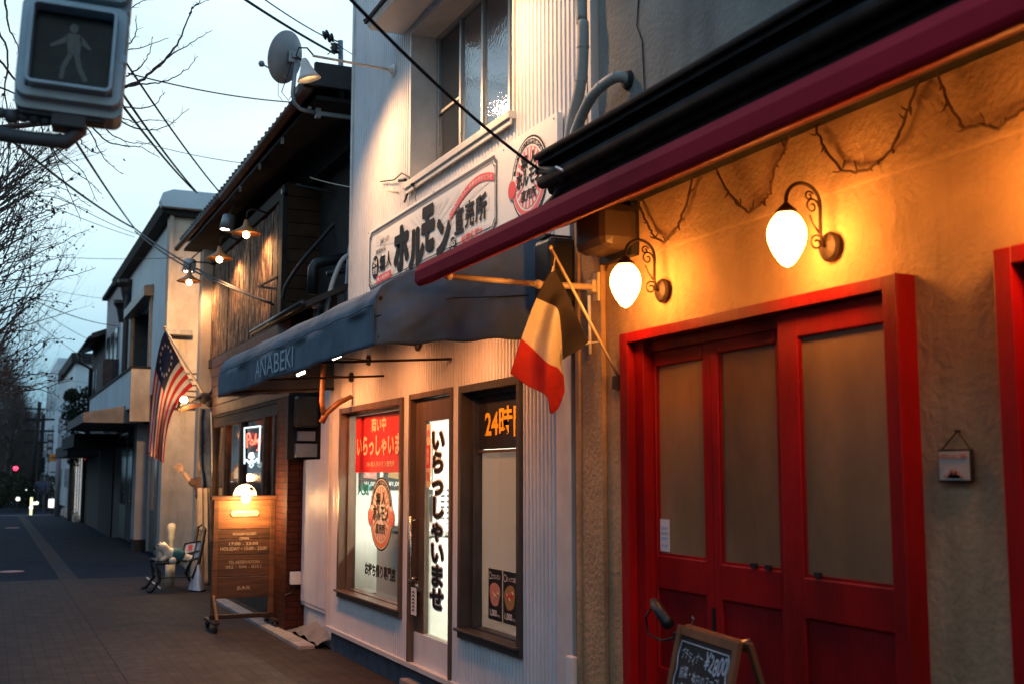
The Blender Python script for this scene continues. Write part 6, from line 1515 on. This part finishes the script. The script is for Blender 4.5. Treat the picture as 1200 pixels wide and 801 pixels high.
c_ = FY(18.5, 548, 70); MB().box(c_.x-.16, c_.x+.16, 70, 70.2, c_.z-.5, c_.z+.25).build('housing', 'black_metal', t); MB().lathe([(.13, 0), (.11, .03), (0, .05)], (c_.x, 70, c_.z), (0, -1, 0), 16).build('red_lamp', 'far_red', t); MB().tube([(c_.x-.25, 70.1, 0), (c_.x-.25, 70.1, 3)], .06, 8).build('post', 'near_black', t)
MB().box(c_.x-.5, c_.x-.2, 69.9, 70, c_.z-.35, c_.z+.2).build('side_panel', 'building_grey', t)
def lampc(px, py, y, dx, label, r=.08):
    t = thing('street_lamp', (FY(px, py, y).x, y, 0), label, 'street lamp'); c_ = FY(px, py, y)
    MB().tube([(c_.x, y, -.13), (c_.x, y, c_.z+.1)], .035, 8).build('post', 'near_black', t)
    for d_ in dx: MB().ball((c_.x+d_[0], y, c_.z+d_[1]), r, 10).build('globe', 'far_white', t, smooth=True)
lampc(34.5, 573, 64, ((-.12, -.05), (.02, .12), (.15, 0)), 'low lamp with three white globes far down the street')
lampc(52, 573, 64, ((-.03, .05), (.06, -.06)), 'low lamp with two close white globes far down the street', .09)
lampc(21, 584, 58, ((0, 0),), 'single dim globe lamp low at the far left', .1)
lampc(41.5, 589, 56, ((-.04, 0), (.06, .01)), 'low glowing globes in front of the far hedge', .08)
t = thing('yellow_post', (FY(37, 595, 53).x, 53, 0), 'yellow marker post with a white lamp at its foot', 'post'); c_ = FY(37, 582, 53)
MB().tube([(c_.x, 53, -.13), (c_.x, 53, c_.z)], .05, 8).build('shaft', 'far_yellow', t); MB().ball((c_.x, 52.95, FY(37, 594, 53).z), .08, 8).build('lamp', 'far_white', t)
# people silhouettes
def walker(x, y, label, mat, mat2, ph=1):
    t = thing('person', (x, y, -.13), label, 'person'); z = -.13
    V = [(x, y, z+.92), (x, y, z+1.15), (x, y, z+1.40), (x, y, z+1.50), (x, y-.01, z+1.62), (x, y, z+1.70), (x-.19, y, z+1.38), (x-.24, y+.08*ph, z+1.10), (x-.22, y+.16*ph-.1, z+.86), (x+.19, y, z+1.38), (x+.24, y-.08*ph, z+1.10), (x+.22, y-.2*ph, z+.90), (x-.10, y, z+.86), (x-.11, y+.12*ph, z+.48), (x-.11, y+.28*ph, z+.08), (x-.11, y+.16*ph, z+.03), (x+.10, y, z+.86), (x+.11, y-.16*ph, z+.48), (x+.11, y-.20*ph, z+.08), (x+.11, y-.34*ph, z+.03)]
    E_ = [(0, 1), (1, 2), (2, 3), (3, 4), (4, 5), (2, 6), (6, 7), (7, 8), (2, 9), (9, 10), (10, 11), (0, 12), (12, 13), (13, 14), (14, 15), (0, 16), (16, 17), (17, 18), (18, 19)]
    R = [.15, .14, .15, .055, .10, .08, .065, .05, .035, .065, .05, .035, .09, .065, .045, .04, .09, .065, .045, .04]
    skin('body', V, E_, R, mat, t); p = MB(); p.ball((x, y+.015, z+1.70), .105, 10, (1, 1.05, .9)); p.build('hair', 'near_black', t, smooth=True)
    V2 = [V[i] for i in (0, 1, 2, 6, 7, 9, 10)]; skin('jacket', V2, [(0, 1), (1, 2), (2, 3), (3, 4), (2, 5), (5, 6)], [.17, .165, .17, .085, .07, .085, .07], mat2, t)
walker(FY(48, 580, 57).x, 57, 'distant person in a dark blue jacket walking beyond the crossing', 'building_dark', 'denim')
walker(FY(54, 580, 59).x, 59, 'distant person in a dark coat walking right of the other person', 'building_dark', 'building_dark', -1)

# ================================================================ TREES
def leafmb(mb, c, r):
    for _ in range(2):
        d = Vector((random.gauss(0, 1), random.gauss(0, 1), random.gauss(0, 1))).normalized()*r; e = d.cross(Vector((random.random(), random.random(), 1))).normalized()*r*.7
        mb.face([c-d*.5, c+e*.5, c+d*.5, c-e*.5])
def bare_tree(base, h, spread, lean, seed, nl=6, leaves=260, droop=.0):
    rnd = random.Random(seed)
    tr = MB(); br = MB(); lf = MB(); tips = []
    base = Vector(base); top = base+Vector((lean[0], lean[1], h*.55))
    P = [base, base.lerp(top, .3)+Vector((.05, 0, 0)), base.lerp(top, .7)+Vector((-.04, .05, 0)), top]
    tr.tube(P, [.17, .15, .12, .10], 10); 
    for z in (.45, .7, .95): tr.ball(base.lerp(top, z), .14, 8, (1, 1, .7))
    def grow(p, d, L_, r, lev):
        n = 4 if lev < 2 else 3; pts = [p]; rad = [r]; q = p; dd = d.copy()
        for k in range(n):
            dd = (dd+Vector((rnd.gauss(0, .13), rnd.gauss(0, .13), rnd.gauss(0, .08)+(.10 if lev > 0 else .04)-droop))).normalized()
            q = q+dd*L_/n; pts.append(q); rad.append(r*(1-.62*(k+1)/n))
        br.tube(pts, [q*.7 for q in rad], 5 if lev < 2 else 3, caps=False)
        if lev < 3:
            for k in range({0: 6, 1: 6, 2: 4}[lev]):
                t = rnd.uniform(.25, 1); i = min(int(t*n), n-1); pp = pts[i].lerp(pts[i+1], t*n-i)
                side_v = Vector((rnd.gauss(0, 1), rnd.gauss(0, 1), rnd.gauss(0, .5))).normalized()
                nd = (dd*.9+side_v*.75).normalized(); grow(pp, nd, L_*rnd.uniform(.42, .68), rad[i]*.55, lev+1)
        else: tips.append((pts, dd))
    for k in range(nl):
        a = 2*pi*k/nl+rnd.random(); z = rnd.uniform(.55, 1)
        st_ = base.lerp(top, z)
        grow(st_, Vector((cos(a)*.75, sin(a)*.75, .65+.4*rnd.random())).normalized(), spread*rnd.uniform(.8, 1.15), .06, 0)
    for _ in range(leaves):
        pts, dd = rnd.choice(tips); random.seed(rnd.random()); leafmb(lf, pts[rnd.randrange(len(pts))]+Vector((0, 0, -.02)), rnd.uniform(.03, .06))
    return tr, br, lf
def mk_tree(name, base, h, spread, lean, seed, label, nl=6, leaves=260):
    t = thing(name, base, label, 'tree', 'bare street trees along the kerb')
    tr, br, lf = bare_tree(base, h, spread, lean, seed, nl, leaves)
    tr.build('trunk', 'bark', t, smooth=True, fix=False); br.build('crown', 'twig', t, smooth=False, fix=False)
    if leaves: lf.build('leaves', 'dry_leaf', t, fix=False)
    return t
T1 = mk_tree('bare_tree', (-1.75, 14.0, 0), 6.5, 2.7, (.3, .1), 3, 'bare street tree with a few dead leaves, nearest of the row', 8, 420)
T2 = mk_tree('bare_tree', (-1.8, 20.5, 0), 6.2, 2.7, (.5, 0), 11, 'bare street tree, second from the camera in the row', 8, 420)
T3 = mk_tree('bare_tree', (-1.7, 27.0, 0), 6.0, 2.7, (.3, 0), 21, 'bare street tree, third from the camera in the row', 9, 300)
lab = ['bare street tree, fourth from the camera in the row', 'bare street tree, fifth from the camera in the row', 'bare street tree, sixth from the camera in the row', 'bare street tree, seventh from the camera in the row', 'bare street tree beyond the crossing, nearer the footpath', 'bare street tree beyond the crossing, farther along', 'bare street tree at the far end of the row', 'bare street tree behind the far lamps']
for (src, dx, dy, l) in ((T2, .3, 12.5, lab[0]), (T3, .2, 12.0, lab[1]), (T2, .5, 25, lab[2]), (T3, .6, 30, lab[4]), (T2, .9, 44, lab[5]), (T3, 1.2, 50, lab[6]), (T1, 2.4, 52, lab[7])):
    copy_tree(src, (dx, dy, 0), None, l)
# near branches entering at the left, top: a tree standing by the signal
T0 = thing('bare_tree', (-1.9, 8.6, 0), 'bare street tree with long upswept twigs reaching in behind the signal', 'tree', 'bare street trees along the kerb')
tr = MB(); br = MB(); tr.tube([(-1.9, 8.6, 0), (-1.85, 8.6, 1.8), (-1.8, 8.65, 3.4), (-1.7, 8.7, 4.6)], [.16, .14, .11, .08], 10); tr.build('trunk', 'bark', T0, smooth=True)
rnd = random.Random(5)
def twig(pl, y, r0, kids=5, r1=.002):
    P = [FY(x, z, y+k*.05) for k, (x, z) in enumerate(pl)]
    Q = []
    for i in range(len(P)-1):
        a = P[max(i-1, 0)]; b = P[i]; c = P[i+1]; d = P[min(i+2, len(P)-1)]
        for k in range(5): u = k/5; Q.append(.5*((2*b)+(c-a)*u+(2*a-5*b+4*c-d)*u*u+(-a+3*b-3*c+d)*u**3)+Vector((rnd.gauss(0, .004), 0, rnd.gauss(0, .004))))
    Q.append(P[-1]); n = len(Q); br.tube(Q, [r0+(r1-r0)*i/(n-1) for i in range(n)], 5, caps=False)
    for i in range(2, n-1, 2):
        d = (Q[i+1]-Q[i]).normalized(); s = (d*.7+Vector((rnd.gauss(0, .5), rnd.gauss(0, .4), rnd.gauss(0, .5)))).normalized(); L_ = rnd.uniform(.02, .07)
        br.tube([Q[i], Q[i]+s*L_], [.0025, .001], 3, caps=False)
c1 = lambda u, v: (u*.2996, v*.2996)
twig([c1(300, 470), c1(400, 400), c1(490, 340), c1(560, 310), c1(640, 240), c1(700, 160), c1(740, 60), c1(765, 20), c1(810, -20)], 8.6, .016)
twig([c1(490, 340), c1(560, 330), c1(640, 322), c1(720, 280), c1(775, 220)], 8.6, .008)
twig([c1(560, 312), c1(600, 270), c1(680, 210), c1(760, 160), c1(830, 120)], 8.7, .008)
twig([c1(495, 300), c1(545, 265), c1(580, 220), c1(598, 145)], 8.7, .007)
twig([c1(495, 195), c1(560, 185), c1(660, 150)], 8.7, .005); twig([c1(497, 185), c1(530, 130), c1(532, 60)], 8.6, .006)
twig([c1(495, 60), c1(530, 20), c1(600, -10)], 8.6, .006); twig([c1(740, 55), c1(770, 20), c1(840, -10)], 8.6, .005)
twig([c1(490, 420), c1(560, 425), c1(610, 405), c1(645, 360)], 8.6, .006)
twig([c1(420, 430), c1(500, 490), c1(580, 510), c1(660, 490), c1(740, 425)], 8.6, .007)
twig([c1(340, 470), c1(400, 540), c1(480, 570), c1(560, 580), c1(625, 618)], 8.6, .007)
twig([c1(320, 470), c1(370, 550), c1(410, 620), c1(480, 682)], 8.6, .006)
twig([c1(300, 520), c1(330, 570), c1(380, 600), c1(410, 590)], 8.6, .005)
twig([c1(390, 470), c1(440, 530), c1(520, 560), c1(590, 560)], 8.6, .006); twig([c1(450, 440), c1(520, 480), c1(600, 470), c1(690, 480)], 8.6, .005)
twig([c1(180, 560), c1(250, 640), c1(330, 700), c1(400, 760)], 8.6, .006); twig([c1(200, 560), c1(240, 600), c1(320, 670), c1(380, 790)], 8.6, .005)
twig([(-10, 60), (15, 90), (40, 130), (70, 200), (95, 260)], 8.8, .010); twig([(-10, 20), (8, 60), (6, 110), (12, 180), (-5, 240)], 8.8, .009)
twig([(-8, 100), (20, 115), (22, 160), (40, 215)], 8.8, .008); twig([(5, -10), (10, 30), (22, 60), (25, 100)], 8.8, .009)
lf0 = MB()
for k in range(120):
    x0_ = rnd.uniform(-40, 12)-.10*abs(k-30); y0_ = rnd.uniform(215, 470); ang = rnd.uniform(-1.25, -.15)
    P = [(x0_, y0_)]; x_, z_ = x0_, y0_; gr = rnd.uniform(.10, .22)
    for j in range(5): L_ = rnd.uniform(15, 30)*(1 if y0_ < 380 else .8); x_ += L_*cos(ang)*.85; z_ += L_*sin(ang); ang += rnd.uniform(-.12, .16)-(.05 if k % 3 else -.12); P.append((x_, z_))
    twig(P, 9.2+rnd.uniform(-.5, 1.4), .0055)
    for j in range(2, 6):
        for _ in range(rnd.choice((0, 1, 1, 2))):
            q = FY(P[j][0]+rnd.uniform(-5, 5), P[j][1]+rnd.uniform(-5, 5), 9.4); random.seed(rnd.random()); leafmb(lf0, q, rnd.uniform(.020, .036))
lf0.build('leaves', 'dry_leaf', T0, fix=False)
br.tube([(-1.7, 8.7, 4.4), (-.8, 8.65, 3.9), FY(c1(300, 470)[0], c1(300, 470)[1], 8.6)], [.05, .03, .016], 6); br.tube([(-1.8, 8.7, 3.3), (-.9, 9.0, 3.5), FY(-10, 300, 9.2)], [.05, .03, .014], 6)
br.build('crown', 'twig', T0, fix=False)
# dark evergreen above the canopy
ev_ = thing('evergreen_tree', (2.6, 44, 0), 'dark evergreen tree rising behind the grey canopy', 'tree')
MB().tube([(2.7, 44, 0), (2.65, 44, 3.5)], [.12, .07], 8).build('trunk', 'bark', ev_)
p = MB()
for k in range(2600):
    c0 = random.choice([(FY(95, 475, 44), .75), (FY(101, 488, 44), .8), (FY(86, 487, 44), .5), (FY(92, 500, 44), .7), (FY(104, 465, 44), .4), (FY(84, 463, 44), .28), (FY(90, 535, 44), .4)]); d = Vector((random.gauss(0, 1), random.gauss(0, 1), random.gauss(0, 1))); d = d.normalized()*c0[1]*random.random()**.4
    leafmb(p, c0[0]+d, .10)
p.build('crown', 'dark_leaf', ev_, fix=False)
hg_ = MB()
for k in range(5200):
    x = random.uniform(-5, 3.2); y = random.uniform(60.6, 62.5); z = random.random()*(1.5+.35*sin(x*2.1)+.2*sin(x*5)); leafmb(hg_, Vector((x, y, z)), .14)
hg_.mats = []; o = hg_.build('hedge', 'hedge_leaf', fix=False); tag(o, 'dark green hedge mass beyond the crossing', 'hedge', kind='stuff')
wd2 = MB()
rr_ = random.Random(9)
for k in range(13500):
    y = rr_.uniform(66, 120); x = .034*y-abs(rr_.gauss(0, 1))*2.3; fr = min(1, max(0, (.036*y-x)/3.4)); z = .2+rr_.random()**1.25*(2.2+9.5*fr**.8); random.seed(k); d = Vector((rr_.gauss(0, .4), rr_.gauss(0, .3), rr_.random())).normalized()*rr_.uniform(.5, 1.1); q = Vector((x, y, z)); wd2.tube([q, q+d], [.018, .006], 3, caps=False)
tag(wd2.build('far_wood', 'twig', fix=False), 'mass of bare twigs of far trees down the street', 'far trees', kind='stuff')

# ================================================================ WIRES
def wire(a, b, r, label, sag=.15, mat='cable', grp='overhead wires', name='overhead_wire'):
    a = Vector(a); b = Vector(b); P = []
    for k in range(17):
        t = k/16; q = a.lerp(b, t); q.z -= sag*4*t*(1-t); P.append(q)
    o = MB().tube(P, r, 6).build(name, mat, smooth=True); return tag(o, label, 'wire', grp)
wire(FY(255, -22, 9), FY(392, 63, 11.1), .012, 'thick overhead cable running down to the mast beside the satellite dish', .02)
wire(FY(290, -15, 9), FY(380, 43, 11.1), .006, 'thin overhead wire ending at the double insulator by the dish', .02)
wire(FY(386, 45, 11.1), FY(420, 68, 11.2), .004, 'short thin wire from the insulators to the shop wall', .01)
wire(FY(398, -14, 4.2), Vector((2.62, 5.39, 3.27)), .008, 'thick black service cable crossing in front of the upper shop window', .04)
wire(FY(120, 75, 9.5), FY(231, 226, 18.5), .013, 'overhead cable from behind the signal to the tiled eave, upper of the close pair', .05)
wire(FY(120, 92, 9.5), FY(228, 224, 18.4), .013, 'overhead cable from behind the signal to the tiled eave, lower of the close pair', .05)
wire(FY(140, 62, 9.5), FY(262, 231, 16.0), .010, 'single overhead cable ending highest at the tiled eave', .05)
wire(FY(60, 120, 12), FY(158, 268, 30.0), .018, 'overhead cable dropping steeply to the pale house roof', .05)
wire(FY(-10, 145, 12), FY(158, 268, 24.0), .016, 'long overhead cable rising to the left from the pale house roof', .08)
wire(FY(158, 268, 24), FY(320, 357, 13.6), .016, 'overhead cable pair running past the gooseneck lamps, upper strand', .10)
wire(FY(158, 271, 24), FY(318, 355, 13.5), .014, 'overhead cable pair running past the gooseneck lamps, lower strand', .14)
wire(FY(150, 86, 10), FY(342, 120, 11.1), .006, 'thin wire from the bare twigs to the dish mast', .04)
wire(FY(160, 165, 14), FY(290, 192, 12.5), .004, 'very thin wire crossing the sky above the tiled gutter', .03)
wire(FY(-10, 210, 16), FY(158, 278, 26), .006, 'thin wire through the leafy twigs to the pale house roof', .05)
wire(FY(60, 225, 16), FY(162, 275, 26), .006, 'thin wire just right of the leafy twigs', .05)
wire(FY(20, 298, 22), FY(215, 302, 20), .005, 'thin level wire in front of the pale house gable', .05)
wire(FY(40, 335, 25), FY(146, 352, 31), .005, 'faint thin wire left of the rain hoppers', .05)
wire(FY(40, 352, 25), FY(140, 382, 33), .010, 'dark wire reaching the grey-mauve house wall', .10)
wire(FY(30, 350, 25), FY(110, 400, 39), .007, 'thin wire dropping to the dark brown house', .08)
wire(FY(20, 360, 25), FY(100, 420, 40), .007, 'lowest thin wire dropping to the bent gutter', .05)
wire(FY(8, 430, 40), FY(104, 448, 42), .005, 'faint wire above the white far building', .05)
wire(FY(45, 478, 62), FY(85, 470, 80), .012, 'far wire between the utility poles and the pale block', .3)
wire(FY(363, 208, 12.5), Vector((2.985, 8.85, 3.98)), .006, 'pale wire from the timber bar to the shop wall above the sign', .03, 'cable_light')
wc = thing('wire_clamp', (2.97, 8.7, 3.9), 'knot of black wire and clamps on the shop wall above the sign', 'wire clamp')
a_ = FX(462, 212, 2.97); p = MB(); p.tube([FX(446, 213, 2.97), FX(462, 211, 2.96), FX(471, 203, 2.96), FX(480, 208, 2.97), FX(481, 214, 2.97)], .006, 6); p.tube([FX(481, 214, 2.965), FX(478, 226, 2.965), FX(474, 237, 2.965)], .009, 6); p.tube([FX(481, 214, 2.96), FX(486, 221, 2.96), FX(490, 215, 2.96), FX(503, 203, 2.97)], .007, 6); p.tube([FX(485, 220, 2.965), FX(489, 245, 2.965), FX(488, 256, 2.965)], .003, 5); p.build('wire', 'cable', wc, smooth=True)
p = MB(); p.tube([FX(468, 212, 2.95), FX(475, 211, 2.95)], .014, 8); p.ball(FX(484, 216, 2.95), .022, 8); p.build('clamp', 'black_metal', wc)
cc = thing('cable_clamp', (2.6, 5.4, 3.2), 'black cable clamp knot at the end of the dark restaurant eave', 'cable clamp')
p = MB(); q0 = Vector((2.62, 5.39, 3.27)); q1_ = Vector((2.66, 5.46, 3.20)); p.ball(q0, .03, 8, (1, 1.6, .8)); p.tube([q0, FX(655, 200, 2.62), FX(661, 212, 2.64)], .024, 8); p.tube([FX(645, 205, 2.66), FX(656, 222, 2.68), FX(650, 232, 2.7)], .022, 8); p.tube([FX(662, 205, 2.66), FX(655, 225, 2.68), FX(640, 240, 2.72)], .014, 8); p.build('knot', 'cable', cc, smooth=True)
p = MB(); p.tube([FX(652, 196, 2.6), FX(660, 200, 2.6)], .008, 6); p.build('clip', 'paper', cc)
